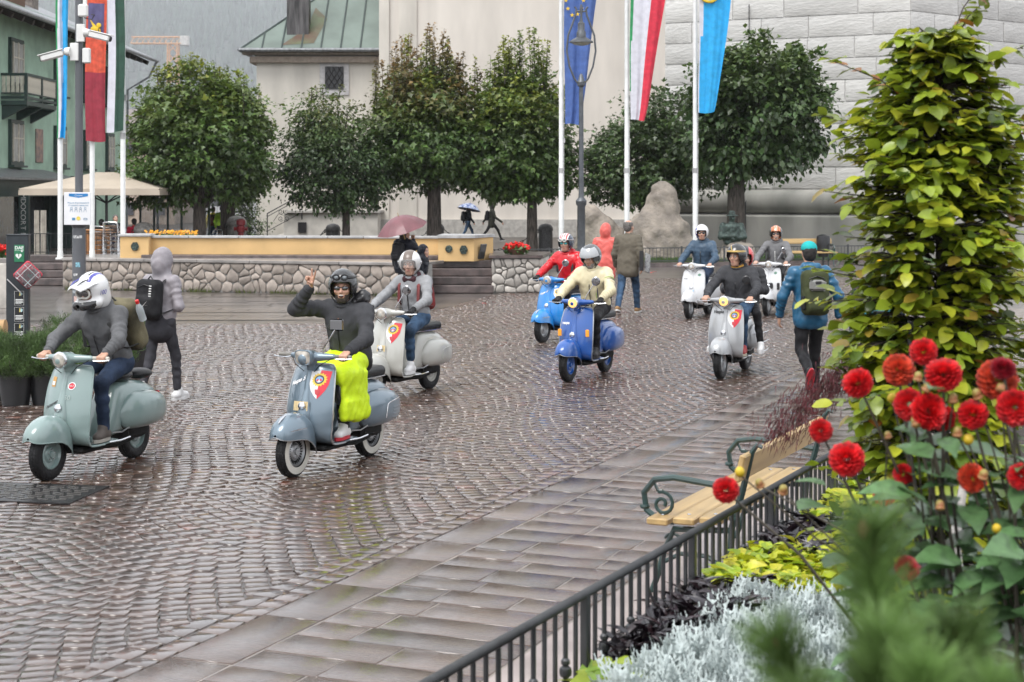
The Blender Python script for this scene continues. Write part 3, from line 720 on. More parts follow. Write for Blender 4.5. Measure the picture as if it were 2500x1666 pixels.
def stone_mesh(P, mat_, gap=.012, bulge=.024):
    c = P.mean(0); Pr = []
    for i in range(len(P)):
        a, b = P[i], P[(i+1) % len(P)]; Pr += [a*.78+b*.22, a*.22+b*.78]
    Pr = np.array(Pr); d = Pr-c; l = np.linalg.norm(d, axis=1)[:, None]+1e-6; f = np.clip((l-gap)/l, .3, 1)
    n = len(Pr); r0 = c+d*f; r1 = c+d*f*.86; r2 = c+d*f*.5; V = []
    for r_, y in ((r0, .03), (r0, -.008), (r1, -bulge*.8), (r2, -bulge)):
        V += [(q[0]-c[0], y+(random.uniform(-.008, .008) if y < 0 else 0), q[1]-c[1]) for q in r_]
    Fa = [[a*n+i, a*n+(i+1) % n, (a+1)*n+(i+1) % n, (a+1)*n+i] for a in range(3) for i in range(n)]+[[3*n+i for i in range(n)]]
    return fill_mesh('stone', V, Fa, mat_, smooth=True, sharp=50), c
def rubble_face(parent, p0, p1, z0, h, size, mat_, seed):
    """stones set along the face from p0 to p1 (parent-local, faces the viewer when p0 is left)"""
    p0 = np.array(p0, float); p1 = np.array(p1, float); L = np.linalg.norm(p1-p0); ang = math.atan2(p1[1]-p0[1], p1[0]-p0[0]); u = (p1-p0)/L
    for P in rubble(L, h, size, seed):
        me, c = stone_mesh(P, mat_); q = p0+u*c[0]
        inst(me, 'stone', parent, TR(q[0], q[1], z0+c[1], 0, 0, ang))
wa, wb = np.array((-10.75, 39.2)), np.array((-1.95, 36.4)); wl = np.linalg.norm(wb-wa); wang = math.atan2(*(wb-wa)[::-1])
t = thing('stone_wall', 'long low rubble stone retaining wall in front of the yellow bench wall', 'wall', (wa[0], wa[1], 0), wang)
MB().box((wl/2, .27, .35), (wl, .5, .7)).build('mortar_core', M_mort, t)
rubble_face(t, (0, 0), (wl, 0), 0, .68, .27, M_stone, 3)
x = 0
while x < wl:
    l = min(random.uniform(.9, 1.6), wl-x); MB().bbox((x+l/2, .62, .715), (l-.008, 1.36, .075), .012).build('coping_slab', M_cap, t); x += l
# terrace platform
ter = tag(MB().prism([(-10.6, 39.6), (-2.0, 36.9), (-1.95, 38.87), (.8, 38.87), (.8, 41), (-9, 42.5), (-13.2, 42.5), (-13.2, 41.7), (-10.9, 41.7), (-10.7, 41.2)], 0, .70).build('terrace', M_cap), kind='structure')
def stair(name, lab, x0, x1, yf, n, rise, tread, m_):
    t = thing(name, lab, 'steps', ((x0+x1)/2, yf, 0))
    for i in range(n): MB().bbox((0, tread*i+tread*(n-i)/2+.2, rise*(i+.5)), (x1-x0, tread*(n-i)+.4, rise-.004), .014).build('step', m_, t)
stair('stone_steps', 'dark stone steps beside the geranium pier', -1.93, -.42, 37.55, 4, .178, .33, M_step)
stair('stone_steps', 'dark stone steps at left behind the defibrillator post', -13.0, -10.85, 40.6, 4, .178, .33, M_step)
# yellow bench wall
t = thing('bench_wall', 'long low yellow plastered wall with grey cap stones on the terrace', 'wall', (0, 0, 0))
y0 = 39.4
def yl(px, Y): return (px-CX)*Y/F
xa, xb = yl(355, 39.4), yl(1075, 38.9)
a_ = math.atan2(-.5, xb-xa)
MB().box(((xa+xb)/2, 39.3, 1.02), (xb-xa+.05, .3, .38), rz=a_).build('plaster_face', M_yel, t)
MB().bbox(((xa+xb)/2, 38.97, .775), (xb-xa, .5, .1), .01, rz=a_).build('seat_step', M_step, t)
x = xa
while x < xb:
    l = min(random.uniform(.85, 1.25), xb-x); MB().bbox((x+l/2, 39.3+(x+l/2-(xa+xb)/2)*math.tan(a_), 1.24), (l-.012, .42, .055), .008, rz=a_).build('cap_stone', M_gcap, t); x += l
t2 = thing('wall_pier', 'yellow pier with one bronze medallion at the left end of the bench wall', 'pier', (0, 0, 0))
MB().box((yl(328, 39.1), 39.35, .98), (.68, .5, .56)).build('plaster_face', M_yel, t2)
MB().bbox((yl(328, 39.1), 39.35, 1.285), (.76, .6, .06), .01).build('cap_stone', M_gcap, t2)
M_bronze = mat('green_bronze', (.06, .085, .075), .5, metal=.5, var=.3, scale=12)
def medallion(parent, x, y, z, r, cut=False):
    P = [(r*(1+.07*math.cos(5*q) if cut else r)*0+r*(1+(.08*math.cos(6*q) if cut else 0))*math.cos(q)*(.85 if cut else 1), r*(1+(.08*math.cos(6*q) if cut else 0))*math.sin(q)) for q in np.linspace(0, 2*math.pi, 28, endpoint=False)]
    o = MB().prism(P, -.012, .012, M=Matrix.Translation((x, y, z)) @ Euler((R(90), 0, 0)).to_matrix().to_4x4())
    for k in range(5): o.ball((x+r*.5*math.cos(k*1.3), y-.014, z+r*.5*math.sin(k*1.3)), (.03, .012, .03))
    o.tube([(x+r*.82*math.cos(q), y-.014, z+r*.82*math.sin(q)) for q in np.linspace(0, 6.28, 24, endpoint=False)], .009, 5, loop=True)
    return o.build('medallion', M_bronze, parent, True, 30)
medallion(t2, yl(330, 39.1), 39.08, 1.02, .105, True)
t3 = thing('wall_pier', 'yellow pier with two bronze medallions beside the dark steps', 'pier', (0, 0, 0))
MB().prism([(yl(1070, 38.3), 38.3), (yl(1157, 38.3), 38.3), (yl(1204, 39.2), 39.2), (yl(1085, 39.6), 39.6)], .70, 1.24).build('plaster_face', M_yel, t3)
MB().prism([(yl(1067, 38.2), 38.22), (yl(1159, 38.2), 38.22), (yl(1208, 39.3), 39.25), (yl(1082, 39.7), 39.7)], 1.242, 1.31).build('cap_stone', M_gcap, t3)
medallion(t3, yl(1096, 38.3), 38.28, .99, .085); medallion(t3, yl(1132, 38.3), 38.28, .97, .105, True)
d_ = np.array((yl(1204, 39.2)-yl(1157, 38.3), .9)); 
mb = MB(); M_ = Matrix.Translation((yl(1174, 38.6), 38.6, .93)) @ Euler((R(14), 0, math.atan2(d_[1], d_[0]))).to_matrix().to_4x4(); mb.bbox((0, -.04, 0), (.3, .03, .36), .01, M=M_); mb.build('open_hatch', mat('hatch_metal', (.12, .12, .12), .4, metal=.6), t3)
# flower pier
def geraniums(parent, name, r, h, n=70, col=(.75, .02, .015)):
    mb = MB()
    for i in range(n):
        a = random.uniform(0, 6.28); q = r*math.sqrt(random.random()); z = h*(.5+.5*math.sqrt(max(0, 1-(q/r)**2)))*random.uniform(.8, 1.05)
        c = np.array((q*math.cos(a), q*math.sin(a)*.7, z))
        for k in range(5):
            b = c+np.array((random.uniform(-.035, .035), random.uniform(-.035, .035), random.uniform(-.02, .03))); s_ = .03
            dv = np.array((random.uniform(-1, 1), random.uniform(-1, 1), random.uniform(.2, 1))); A, B, _ = frame(dv)
            mb.poly([b+A*s_, b+B*s_, b-A*s_, b-B*s_])
    tag(mb.build(name, mat('geranium_red', col, .6, var=.25, scale=20), parent), kind='stuff')
    mb = MB()
    for i in range(n*2):
        a = random.uniform(0, 6.28); q = r*math.sqrt(random.random())*1.02; z = h*random.uniform(.05, .72)
        c = np.array((q*math.cos(a), q*math.sin(a)*.7, z)); dv = np.array((random.uniform(-1, 1), random.uniform(-1, 1), random.uniform(.1, 1))); A, B, _ = frame(dv); s_ = .045
        mb.poly([c+A*s_, c+B*s_, c-A*s_, c-B*s_])
    tag(mb.build('foliage', mat('geranium_leaf', (.06, .13, .03), .5, var=.3, scale=20), parent), kind='stuff')
px0, px1 = yl(1200, 37.6), yl(1328, 38.4)
t = thing('stone_pier', 'pale rubble stone pier topped with a dark slab under red geraniums', 'pier', (0, 0, 0))
MB().prism([(px0+.03, 37.65), (px1-.12, 37.75), (px1+.12, 39.9), (px0+.03, 39.9)], -.01, .8).build('mortar_core', M_mort, t)
rubble_face(t, (px0, 37.62), (px1-.1, 37.72), 0, .79, .21, M_stone2, 11); rubble_face(t, (px1-.1, 37.72), (px1+.14, 39.8), 0, .79, .3, M_stone2, 12)
MB().prism([(px0-.06, 37.55), (px1-.04, 37.65), (px1+.2, 39.95), (px0-.06, 39.95)], .802, .865).build('top_slab', M_step, t)
fx = yl(1261, 38.2); t = thing('flower_bowl', 'bowl of bright red geraniums on the stone pier', 'flowers', (fx, 38.2, .866))
MB().lathe([(.15, 0), (.22, .1), (.24, .11)], 16).build('bowl', mat('terracotta', (.2, .1, .07), .7), t, True); geraniums(t, 'blooms', .29, .26, 80)
t = thing('flower_bowl', 'red geraniums at the far left edge behind the defibrillator post', 'flowers', (yl(10, 33), 33, .95))
geraniums(t, 'blooms', .22, .3, 60); MB().bbox((0, 0, -.05), (.5, .4, .2), .02).build('box', M_cap, t)
t = thing('stone_wall', 'short rubble stone wall at the far left edge', 'wall', (-12.9, 40.2, 0))
MB().box((-.9, .25, .37), (1.75, .5, .74)).build('mortar_core', M_mort, t); rubble_face(t, (-1.8, 0), (0, 0), 0, .7, .27, M_stone, 5); MB().bbox((-.9, .22, .775), (1.85, .62, .07), .012).build('coping_slab', M_cap, t)
MB().bbox((0, 0, .45), (.62, .5, .9), .01).build('stone_pedestal', M_stone2)
tag(bpy.data.objects['stone_pedestal'], 'square stone pedestal under the geraniums at far left', 'pedestal').location = (yl(8, 33), 33.0, -.005)
# fallen petals and weeds at the wall foot
mb = MB()
for i in range(46):
    c = pat(0, 0); f = random.random(); c = np.array((wa[0]+(wb-wa)[0]*f, wa[1]+(wb-wa)[1]*f-.06, 0)); hgt = random.uniform(.04, .15)
    for k in range(7): dx = random.uniform(-.12, .12); mb.poly([c+(dx-.012, 0, 0), c+(dx+.012, 0, 0), c+(dx*1.5, -.04, hgt*random.uniform(.6, 1))])
tag(mb.build('wall_weeds', mat('weed_green', (.11, .14, .035), .7)), 'small green weeds along the foot of the stone wall', 'weeds', kind='stuff')

# ================================================================== TRUNK BOLLARDS AND CHAINS
M_gran = mat('dark_granite', (.07, .068, .068), .5, var=.25, scale=20)
M_gran2 = mat('pale_granite', (.25, .24, .22), .7, var=.25, scale=12)
def bollard(px, Y, lab, m_, pz=0., sc=1.):
    t = thing('stone_bollard', lab, 'bollard', (yl(px, Y), Y, 0), group='stone bollards by the church', scale=sc)
    MB().lathe([(.27, 0), (.27, .78), (.25, .83)], 20).build('shaft', m_, t, True)
    MB().lathe([(.29, .83), (.29, .88), (.27, .97), (.2, 1.06), (.08, 1.1), (.01, 1.11)], 20).build('cap', m_, t, True)
    MB().tube([(-.3+.04*math.cos(q), -.02, .82+.06*math.sin(q)) for q in np.linspace(0, 6.28, 9)], .016, 5).build('ring', M_black, t)
    return t
bollard(813, 62, 'dark stone bollard left of the small linden trunk', M_gran); bollard(1067, 62.6, 'dark stone bollard half hidden behind the big maple trunk', M_gran)
bollard(1332, 62, 'dark stone bollard right of the maple near the flagpoles', M_gran); bollard(1285+300-10, 63, 'dark stone bollard behind the boulder', M_gran)
bollard(350, 56, 'pale domed stone bollard next to the cafe flower boxes', M_gran2, sc=1.15); bollard(578, 60, 'domed stone bollard behind the red hydrant', M_gran2, sc=1.3)
lk = MB().tube([(.055*math.cos(q)*1.5, .03*math.sin(q), 0) for q in np.linspace(0, 6.283, 10, endpoint=False)], .013, 5, loop=True).mesh('link', M_black, True)
def chain(a, b, sag, lab):
    t = thing('chain', lab, 'chain', (0, 0, 0), group='chains between the bollards'); a = np.array(a); b = np.array(b); n = 26
    P = [a+(b-a)*f-np.array((0, 0, sag*4*f*(1-f))) for f in np.linspace(0, 1, n+1)]
    for i in range(n):
        d = P[i+1]-P[i]; m = (P[i]+P[i+1])/2
        inst(lk, 'link', t, TR(m[0], m[1], m[2], R(90*(i % 2)), -math.atan2(d[2], math.hypot(d[0], d[1])), math.atan2(d[1], d[0]), (np.linalg.norm(d)/.13, 1, 1)))
def bp_(px, Y, s_): return (yl(px, Y)+s_*.3, Y, .84)
chain(bp_(813, 62, 1), bp_(1067, 62.6, -1), .75, 'black chain hanging left of the big maple'); chain(bp_(1067, 62.6, 1), bp_(1332, 62, -1), .75, 'black chain hanging right of the big maple')
chain(bp_(578, 60, 1), bp_(813, 62, -1), .8, 'black chain hanging in front of the church stair')
# hydrant
t = thing('fire_hydrant', 'red fire hydrant behind the yellow wall', 'hydrant', (yl(588, 58), 58, .02)); M_red = mat('hydrant_red', (.22, .015, .02), .45)
MB().lathe([(.14, 0), (.14, .05), (.1, .08), (.1, .85), (.14, .88), (.14, .95), (.16, 1.0), (.12, 1.1), (.16, 1.12), (.16, 1.28), (.1, 1.33)], 14).build('body', M_red, t, True)
for s_ in (-1, 1): MB().lathe([(.06, .1*s_), (.06, .19*s_), (.075, .2*s_), (.075, .24*s_)], 10, axis='x').build('outlet', M_red, t, M=TR(0, 0, .98))

# ================================================================== LAWN, BOULDERS, STATUE
MB().prism([(-.3, 49.3), (14, 53.6), (14, 59), (-.3, 59)], -.01, .11).build('lawn', M_grass); tag(bpy.data.objects['lawn'], kind='structure')
nb = 9000; gx_ = rng.uniform(-.2, 12, nb); gy_ = 49.35+.3*gx_+rng.uniform(0, 2.4, nb)**1.3; Vg = np.zeros((nb, 3, 3)); hgt = rng.uniform(.05, .13, nb)
Vg[:, 0] = np.stack((gx_-.012, gy_, np.full(nb, .1)), 1); Vg[:, 1] = np.stack((gx_+.012, gy_, np.full(nb, .1)), 1); Vg[:, 2] = np.stack((gx_+rng.uniform(-.04, .04, nb), gy_-.02, .1+hgt), 1)
tag(inst(fill_mesh('lawn_grass', Vg.reshape(-1, 3), np.arange(nb*3).reshape(-1, 3), mat('grass_blade', (.075, .14, .03), .7, var=.3, scale=1)), 'lawn_grass'), 'short green grass behind the low iron railing', 'grass', kind='stuff')
ker = MB(); L_ = math.hypot(13, 4); 
tag(MB().box((6.2, 51.05, .06), (13.6, .2, .15), rz=math.atan2(4, 13)).build('kerb', M_step), kind='structure')
M_rail = mat('grey_railing_iron', (.075, .078, .08), .45, metal=.4)
t = thing('iron_railing', 'low plain iron railing in front of the lawn and boulder', 'railing', (-.3, 49.1, .12), math.atan2(4, 13))
for z in (.06, .46): MB().box((L_/2, 0, z), (L_, .03, .03)).build('rail', M_rail, t)
br_ = MB().tube([(0, 0, .04), (0, 0, .47)], .009, 5).mesh('bar', M_rail); pm = MB().box((0, 0, .25), (.045, .045, .52)).mesh('post', M_rail)
for i in range(int(L_/.12)):
    inst(pm if i % 12 == 0 else br_, 'post' if i % 12 == 0 else 'bar', t, TR(.06+i*.12))
M_rock = mat('pitted_boulder', (.37, .32, .265), .9, col2=(.2, .175, .15), scale=2.2, bump=1., bscale=9, bdist=.06)
def rock(name, lab, px, Y, prims, h=.045, nz=.05):
    sd = Sdf()
    for p in prims: sd.cone(*p)
    o = sd.build(name, M_rock, None, h, noise=nz, nfreq=5.5); o.location = (yl(px, Y), Y, 0); o.name = name
    return tag(o, lab, 'boulder')
rock('boulder', 'tall pointed pitted boulder between the flagpoles', 1612, 54.5, [((-.1, .3, .2), (-.25, .3, .9), 1.0, .85, .2), ((.3, .3, .2), (.25, .3, .8), .95, .8, .2), ((0, .3, .6), (.12, .35, 2.2), .95, .42, .25), ((.1, .3, 1.8), (.1, .35, 2.35), .5, .32, .2), ((.9, .2, .1), (.6, .3, .5), .45, .5, .2), ((-.8, 0, .1), (-.3, 0, .3), .4, .6, .2)])
rock('boulder', 'smaller flat sided boulder left of the tall boulder', 1465, 55.5, [((-.35, .2, .2), (-.35, .2, 1.45), .5, .42, .2), ((.1, .2, .2), (.15, .2, 1.0), .7, .5, .2), ((.6, .2, .1), (.5, .2, .6), .6, .5, .2)])
rock('boulder', 'low dark boulder between the two larger ones at their foot', 1530, 53.6, [((-.3, 0, .1), (.5, 0, .15), .3, .35, .1)])
rock('boulder', 'rounded stone under the bronze bust', 1797, 53.4, [((-.2, 0, 0), (-.1, 0, .35), .5, .42, .2), ((.25, 0, 0), (.2, 0, .3), .48, .38, .2)])
t = thing('bronze_bust', 'dark bronze bust of a figure in a brimmed hat with crossed arms', 'statue', (yl(1787, 53.3), 53.3, .6), R(-90))
sd = Sdf(); sd.ell((0, 0, .3), (.2, .33, .34), .08).ell((.02, 0, .55), (.17, .28, .18), .08).cone((0, .28, .6), (.1, .38, .25), .12, .1).cone((.1, .38, .25), (.26, .0, .2), .1, .08).cone((0, -.28, .6), (.1, -.38, .25), .12, .1).cone((.1, -.38, .25), (.28, .05, .28), .1, .08).cone((0, 0, .65), (.02, 0, .8), .08, .08, .04).ell((.03, 0, .88), (.12, .1, .14), .03).cone((.13, 0, .88), (.15, 0, .83), .02, .03, .02)
sd.box((0, 0, .06), (.36, .5, .12), .03, .05); sd.build('figure', M_bronze, t, .018, noise=.008, nfreq=30)
MB().lathe([(.21, .93), (.2, .95), (.115, .97), (.11, 1.05), (.07, 1.1), (.01, 1.1)], 16).build('hat', M_bronze, t, True)

# ================================================================== FLAGPOLES AND FLAGS
M_white = mat('white_painted_metal', (.72, .73, .72), .4, var=.05)
M_fb = mat('flag_blue', (.06, .12, .34), .75, var=.1); M_fg = mat('flag_green', (.02, .26, .09), .75, var=.1); M_fw_ = mat('flag_white', (.6, .6, .66), .75, var=.06)
M_fred = mat('flag_red', (.62, .03, .06), .75, var=.1); M_fc = mat('flag_cyan', (.02, .36, .72), .75, var=.08); M_fy = mat('flag_yellow', (.75, .5, .03), .7)
M_for = mat('flag_orange_red', (.62, .09, .045), .75, var=.15, scale=9); M_fdr = mat('flag_dark_red', (.3, .03, .05), .8, var=.1); M_fdg = mat('flag_dark_green', (.03, .08, .055), .8, var=.12); M_fpu = mat('flag_purple', (.1, .09, .2), .75)
def flag(pole, name, mats, bands, w_top, w_bot, z0, z1, x0, folds=.05, seed=0, skew=0., patches=()):
    """cloth banner hung from the pole: bands = list of (upper limit of u, material index)"""
    nu, nv = 22, 40; V = []; Fa = []; mi = []
    for j in range(nv+1):
        v = j/nv; w = w_bot+(w_top-w_bot)*v**.8
        for i in range(nu+1):
            u = i/nu; amp = folds*(.25+u); ph = seed+3.1*v
            V.append((x0+u*w+skew*(1-v)*u+.02*math.sin(9*v+seed), -.13+amp*math.sin(u*11+ph)*(.5+.5*(1-v))+amp*.4*math.sin(u*23+5*v+seed), z0+(z1-z0)*v+.05*u*math.sin(seed+u*3)*(1-v)))
    for j in range(nv):
        for i in range(nu):
            Fa.append([j*(nu+1)+i, j*(nu+1)+i+1, (j+1)*(nu+1)+i+1, (j+1)*(nu+1)+i]); u, v = (i+.5)/nu, (j+.5)/nv
            m = next(k for lim, k in bands(v) if u <= lim)
            for (u0, u1, v0, v1, k) in patches:
                if u0 <= u <= u1 and v0 <= v <= v1: m = k
            mi.append(m)
    return inst(fill_mesh(name, V, Fa, mats, mi, True), name, pole)
def flagpole(px, Y, z0, lab, fn, ztop=12.5, r=.075):
    t = thing('flagpole', lab, 'flagpole', (yl(px, Y), Y, z0))
    MB().lathe([(r, 0), (r, 3), (r*.92, 3.02), (r*.9, 7), (r*.8, ztop), (0.01, ztop+.05)], 14).build('pole', M_white, t, True)
    MB().lathe([(r*1.9, 0), (r*1.9, .03), (r*1.2, .05), (r*1.15, .2)], 14).build('foot', M_white, t, True)
    MB().lathe([(r*1.15, 2.9), (r*1.15, 3.05)], 14).build('collar', M_gcap, t); MB().box((r*1.2, -.02, 3.9), (.06, .06, .14)).build('cleat', M_gcap, t)
    MB().tube([(r*1.1, -.04, 1.2), (r*1.15, -.04, 11)], .006, 4).build('halyard', M_white, t)
    fn(t); return t
def F1(t): flag(t, 'flag', [M_fb, M_fy], lambda v: [(1.1, 0)], 1.35, .42, 4.4, 11.5, .1, .07, 1.)
def F1b(t):
    F1(t)
    st = MB().poly([(.06*math.cos(math.pi/2+k*math.pi/5)*(1 if k % 2 == 0 else .42), 0, .06*math.sin(math.pi/2+k*math.pi/5)*(1 if k % 2 == 0 else .42)) for k in range(10)]).mesh('star', M_fy)
    for k, (x, z) in enumerate(((.2, 7.95), (.33, 7.75), (.5, 7.78), (.62, 7.95), (.68, 8.2), (.14, 8.2))): inst(st, 'star', t, TR(x, -.22, z, 0, 0, 0, 1.2))
flagpole(1370, 50.6, 0, 'white flagpole with blue banner bearing yellow stars', F1b)
flagpole(1530, 50.8, 0, 'white flagpole with green, white and red striped banner', lambda t: flag(t, 'flag', [M_fg, M_fw_, M_fred], lambda v: [(.2*v, 0), (.36+.25*(v > -1), 1), (1.1, 2)], 1.5, .42, 4.55, 11.5, .1, .06, 2.2))
def F3(t):
    flag(t, 'flag', [M_fw_, M_fc, M_fg, M_fb, M_fy], lambda v: [(.14 if v > .35 else .04, 0), (1.1, 1)], 1.3, .5, 4.75, 11.5, .1, .05, 4.)
    MB().tube([(.42+.3*math.cos(q), -.2, 8.5+.34*math.sin(q)) for q in np.linspace(3.4, 6.0, 12)], .05, 5).build('crest_ribbon', M_fy, t); MB().lathe([(.22, 0), (.22, .01)], 20, axis='y').build('crest', M_fb, t, M=TR(.42, -.19, 8.6))
flagpole(1697, 50.6, 0, 'white flagpole with cyan banner and crest', F3)
flagpole(147, 39.4, .7, 'white flagpole at left with green, white and cyan banner', lambda t: flag(t, 'flag', [M_fg, M_fw_, M_fc], lambda v: [(.12+.1*v, 0), (.42+.12*math.sin(5*v), 1), (1.1, 2)], .36, .22, 2.9, 9.5, -.06, .05, .5), r=.06)
def F5(t):
    flag(t, 'flag', [M_for, M_fy, M_fpu, M_fdr], lambda v: [(1.1, 3 if v < .255 else 0)], .52, .46, 2.85, 9.5, -.12, .025, 3., 0, [(.1, .85, .375, .5, 2), (.0, 1, .5, .512, 1), (.0, 1, .365, .377, 1), (.0, 1, .535, .545, 1), (.0, 1, .345, .352, 1)])
    mb = MB(); Z = 5.55
    mb.ball((.1, -.16, Z), (.1, .02, .06)).ball((.2, -.16, Z+.08), (.06, .02, .06))
    for x in (.02, .08, .16, .22): mb.tube([(x, -.16, Z), (x+.02, -.16, Z-.14)], .018, 5)
    mb.poly([(.06, -.17, Z+.05), (-.02, -.17, Z+.24), (.14, -.17, Z+.06)]); mb.build('flag_emblem', M_fy, t)
flagpole(225, 39.6, .7, 'white flagpole at left with red and gold banner bearing an emblem', F5, r=.06)
def F6(t):
    flag(t, 'flag', [M_fw_, M_fdg], lambda v: [(.46, 0), (1.1, 1)], .42, .3, 3.05, 9.5, -.34, .03, 5.2, .1)
    MB().lathe([(.05, 0), (.05, .01)], 16, axis='y').build('crest', mat('crest_pink', (.5, .25, .35), .8), t, M=TR(-.12, -.1, 5.9, 0, 0, 0, (1.5, 1, 4)))
flagpole(300, 39.6, .7, 'white flagpole at left nearest the maple, white and dark green banner', F6, r=.06)

# ================================================================== STREET LAMP, CAMERA POLE, POSTS
M_lamp = mat('grey_lamp_iron', (.10, .108, .118), .4, metal=.5, var=.12)
lx, ly = yl(1419, 47.5), 47.5
t = thing('street_lamp', 'grey iron street lamp with bell shade held in a curved fork', 'street lamp', (lx, ly, 0))
MB().lathe([(.17, 0), (.17, .25), (.13, .3), (.115, .35), (.115, 1.9), (.15, 1.95), (.16, 2.05), (.13, 2.1), (.085, 2.15), (.075, 2.3), (.062, 5.2), (.06, 5.35), (.11, 5.4), (.12, 5.5), (.09, 5.55), (.05, 5.7), (.01, 5.75)], 18).build('post', M_lamp, t, True)
for s_ in (-1, 1):
    P = [(s_*.08, 0, 5.45), (s_*.2, 0, 5.6), (s_*.34, 0, 5.95), (s_*.42, 0, 6.4), (s_*.38, 0, 6.85), (s_*.25, 0, 7.2), (s_*.16, 0, 7.45), (s_*.14, 0, 7.62), (s_*.19, 0, 7.68)]
    MB().tube(P, .028, 8).build('fork_arm', M_lamp, t, True)
MB().tube([(-.15, 0, 7.55), (.15, 0, 7.55)], .03, 6).build('cross_bar', M_lamp, t)
MB().lathe([(.03, 7.75), (.05, 7.6), (.03, 7.4), (.05, 7.25), (.1, 7.2), (.1, 7.0), (.13, 6.95), (.14, 6.8), (.34, 6.68), (.35, 6.64)], 20).build('shade', M_lamp, t, True)
MB().lathe([(.3, 6.645), (.2, 6.58), (.05, 6.55)], 18).build('diffuser', mat('lamp_glass', (.5, .5, .48), .2), t, True)
# camera pole
M_pole = mat('slate_grey_pole', (.09, .095, .105), .45, var=.12, scale=4, stretch=(1, 1, .3))
cpx, cpy = yl(193, 26), 26.
t = thing('camera_pole', 'dark grey post carrying white security cameras and a notice at left', 'post', (cpx, cpy, 0))
MB().lathe([(.105, 0), (.105, 1.72), (.1, 1.76), (.125, 1.8), (.13, 1.86), (.1, 1.9), (.075, 1.95), (.062, 2.05), (.058, 7)], 20).build('shaft', M_pole, t, True)
M_cw = mat('white_plastic', (.72, .72, .7), .35, var=.04); M_ck = mat('black_plastic', (.015, .015, .017), .3)
def pz(py): return H-(py-HY)*cpy/F
def seccam(x, z, ang, tilt, mount):
    mo = MB().bbox((x, -.075, z), (.13, .04, .28), .006).build('mount_plate', M_cw, t)
    MB().lathe([(.075, 0), (.06, .08), (.035, .1)], 14, axis='x').build('joint', M_cw, mo, True, M=TR(x+mount*.06, -.1, z, 0, 0, 0 if mount > 0 else math.pi))
    Mx = TR(x+mount*.15, -.13, z-.02, 0, 0, 0) @ Euler((0, tilt, ang)).to_matrix().to_4x4()
    o = MB().bbox((.19, 0, 0), (.36, .11, .1), .02).bbox((.2, 0, .06), (.4, .13, .015), .005).build('camera_housing', M_cw, t, M=Mx)
    MB().lathe([(.045, .372), (.045, .378)], 14, axis='x').build('lens', M_ck, o)
seccam(.045, pz(82), R(-12), R(14), 1); seccam(-.055, pz(128), R(188), R(16), -1)
MB().bbox((.13, -.04, pz(137)), (.12, .1, .24), .015).build('junction_box', M_cw, t)
MB().bbox((.09, -.1, pz(28)), (.15, .1, .2), .02).build('radio_box', M_cw, t); MB().tube([(.1, -.08, pz(45)), (.22, -.08, pz(50)), (.26, -.06, pz(38)), (.2, 0, pz(36))], .009, 6).build('cable', M_ck, t)
MB().bbox((.1, -.02, pz(6)), (.06, .06, .3), .01).build('antenna', M_cw, t)
# notice
nx0, nx1, nz1, nz0 = (163-193)*cpy/F, (228-193)*cpy/F, pz(470), pz(549)
nt_ = MB().bbox(((nx0+nx1)/2, -.16, (nz0+nz1)/2), (nx1-nx0, .02, nz1-nz0), .004).build('notice_board', mat('notice_white', (.75, .76, .78), .3, var=.03), t)
M_nb = mat('notice_blue', (.02, .2, .5), .4); M_ntx = mat('notice_text_blue', (.08, .25, .42), .5); M_ny = mat('notice_yellow', (.7, .55, .1), .5)
def fr(x, z): return Matrix.Translation((x, -.1735, z)) @ Euler((R(90), 0, 0)).to_matrix().to_4x4()
mb = MB(); xm = .035; mb.poly([(xm-.15, -.1732, nz1-.02), (xm-.15, -.1732, nz1-.06), (xm, -.1732, nz1-.085), (xm+.15, -.1732, nz1-.06), (xm+.15, -.1732, nz1-.02)]); mb.build('banner', M_nb, nt_)
put_text('Cortina', .04, mat('notice_letters_white', (.8, .8, .8), .5), nt_, Matrix.Translation((xm, -.176, nz1-.05)) @ Euler((R(90), 0, 0)).to_matrix().to_4x4(), shear=.3)
put_text('Misure di prevenzione', .038, M_ntx, nt_, fr(xm, nz1-.165)); put_text('Protective measures', .038, M_ntx, nt_, fr(xm, nz1-.205))
mb = MB()
for i in range(4): x = xm-.11+i*.072; mb.tube([(x+.016*math.cos(q), -.174, nz1-.25+.016*math.sin(q)) for q in np.linspace(0, 6.28, 10)], .002, 4); mb.tube([(x-.02, -.174, nz1-.31), (x-.016, -.174, nz1-.27), (x+.016, -.174, nz1-.27), (x+.02, -.174, nz1-.31)], .002, 4)
mb.poly([(xm-.1, -.174, nz1-.44), (xm-.05, -.174, nz1-.44), (xm-.05, -.174, nz1-.4), (xm-.1, -.174, nz1-.4)]); mb.tube([(xm+.11+.03*math.cos(q), -.174, nz1-.42+.014*math.sin(q)) for q in np.linspace(0, 6.28, 12)], .003, 4); mb.build('pictograms', M_ntx, nt_)
mb = MB(); mb.lathe([(.032, -.1742), (.032, -.1738)], 16, axis='y', M=TR(xm, 0, nz1-.41)); mb.build('mask_icon', M_ny, nt_)
def sticker(z, a, w, h, m_):
    r = .1065; q = np.linspace(a-w/r/2, a+w/r/2, 6); mb = MB()
    mb.rings([[(r*math.cos(k), r*math.sin(k), z-h/2) for k in q], [(r*math.cos(k), r*math.sin(k), z+h/2) for k in q]], closed=False, cap=False); return mb.build('sticker', m_, t)
M_sk = [mat('sticker_grey', (.4, .43, .45), .5, var=.3, scale=30), mat('sticker_pink', (.6, .42, .38), .5, var=.2, scale=30), mat('sticker_cyan', (.25, .5, .6), .5, var=.3, scale=40), mat('sticker_pale', (.55, .56, .56), .5, var=.4, scale=40)]
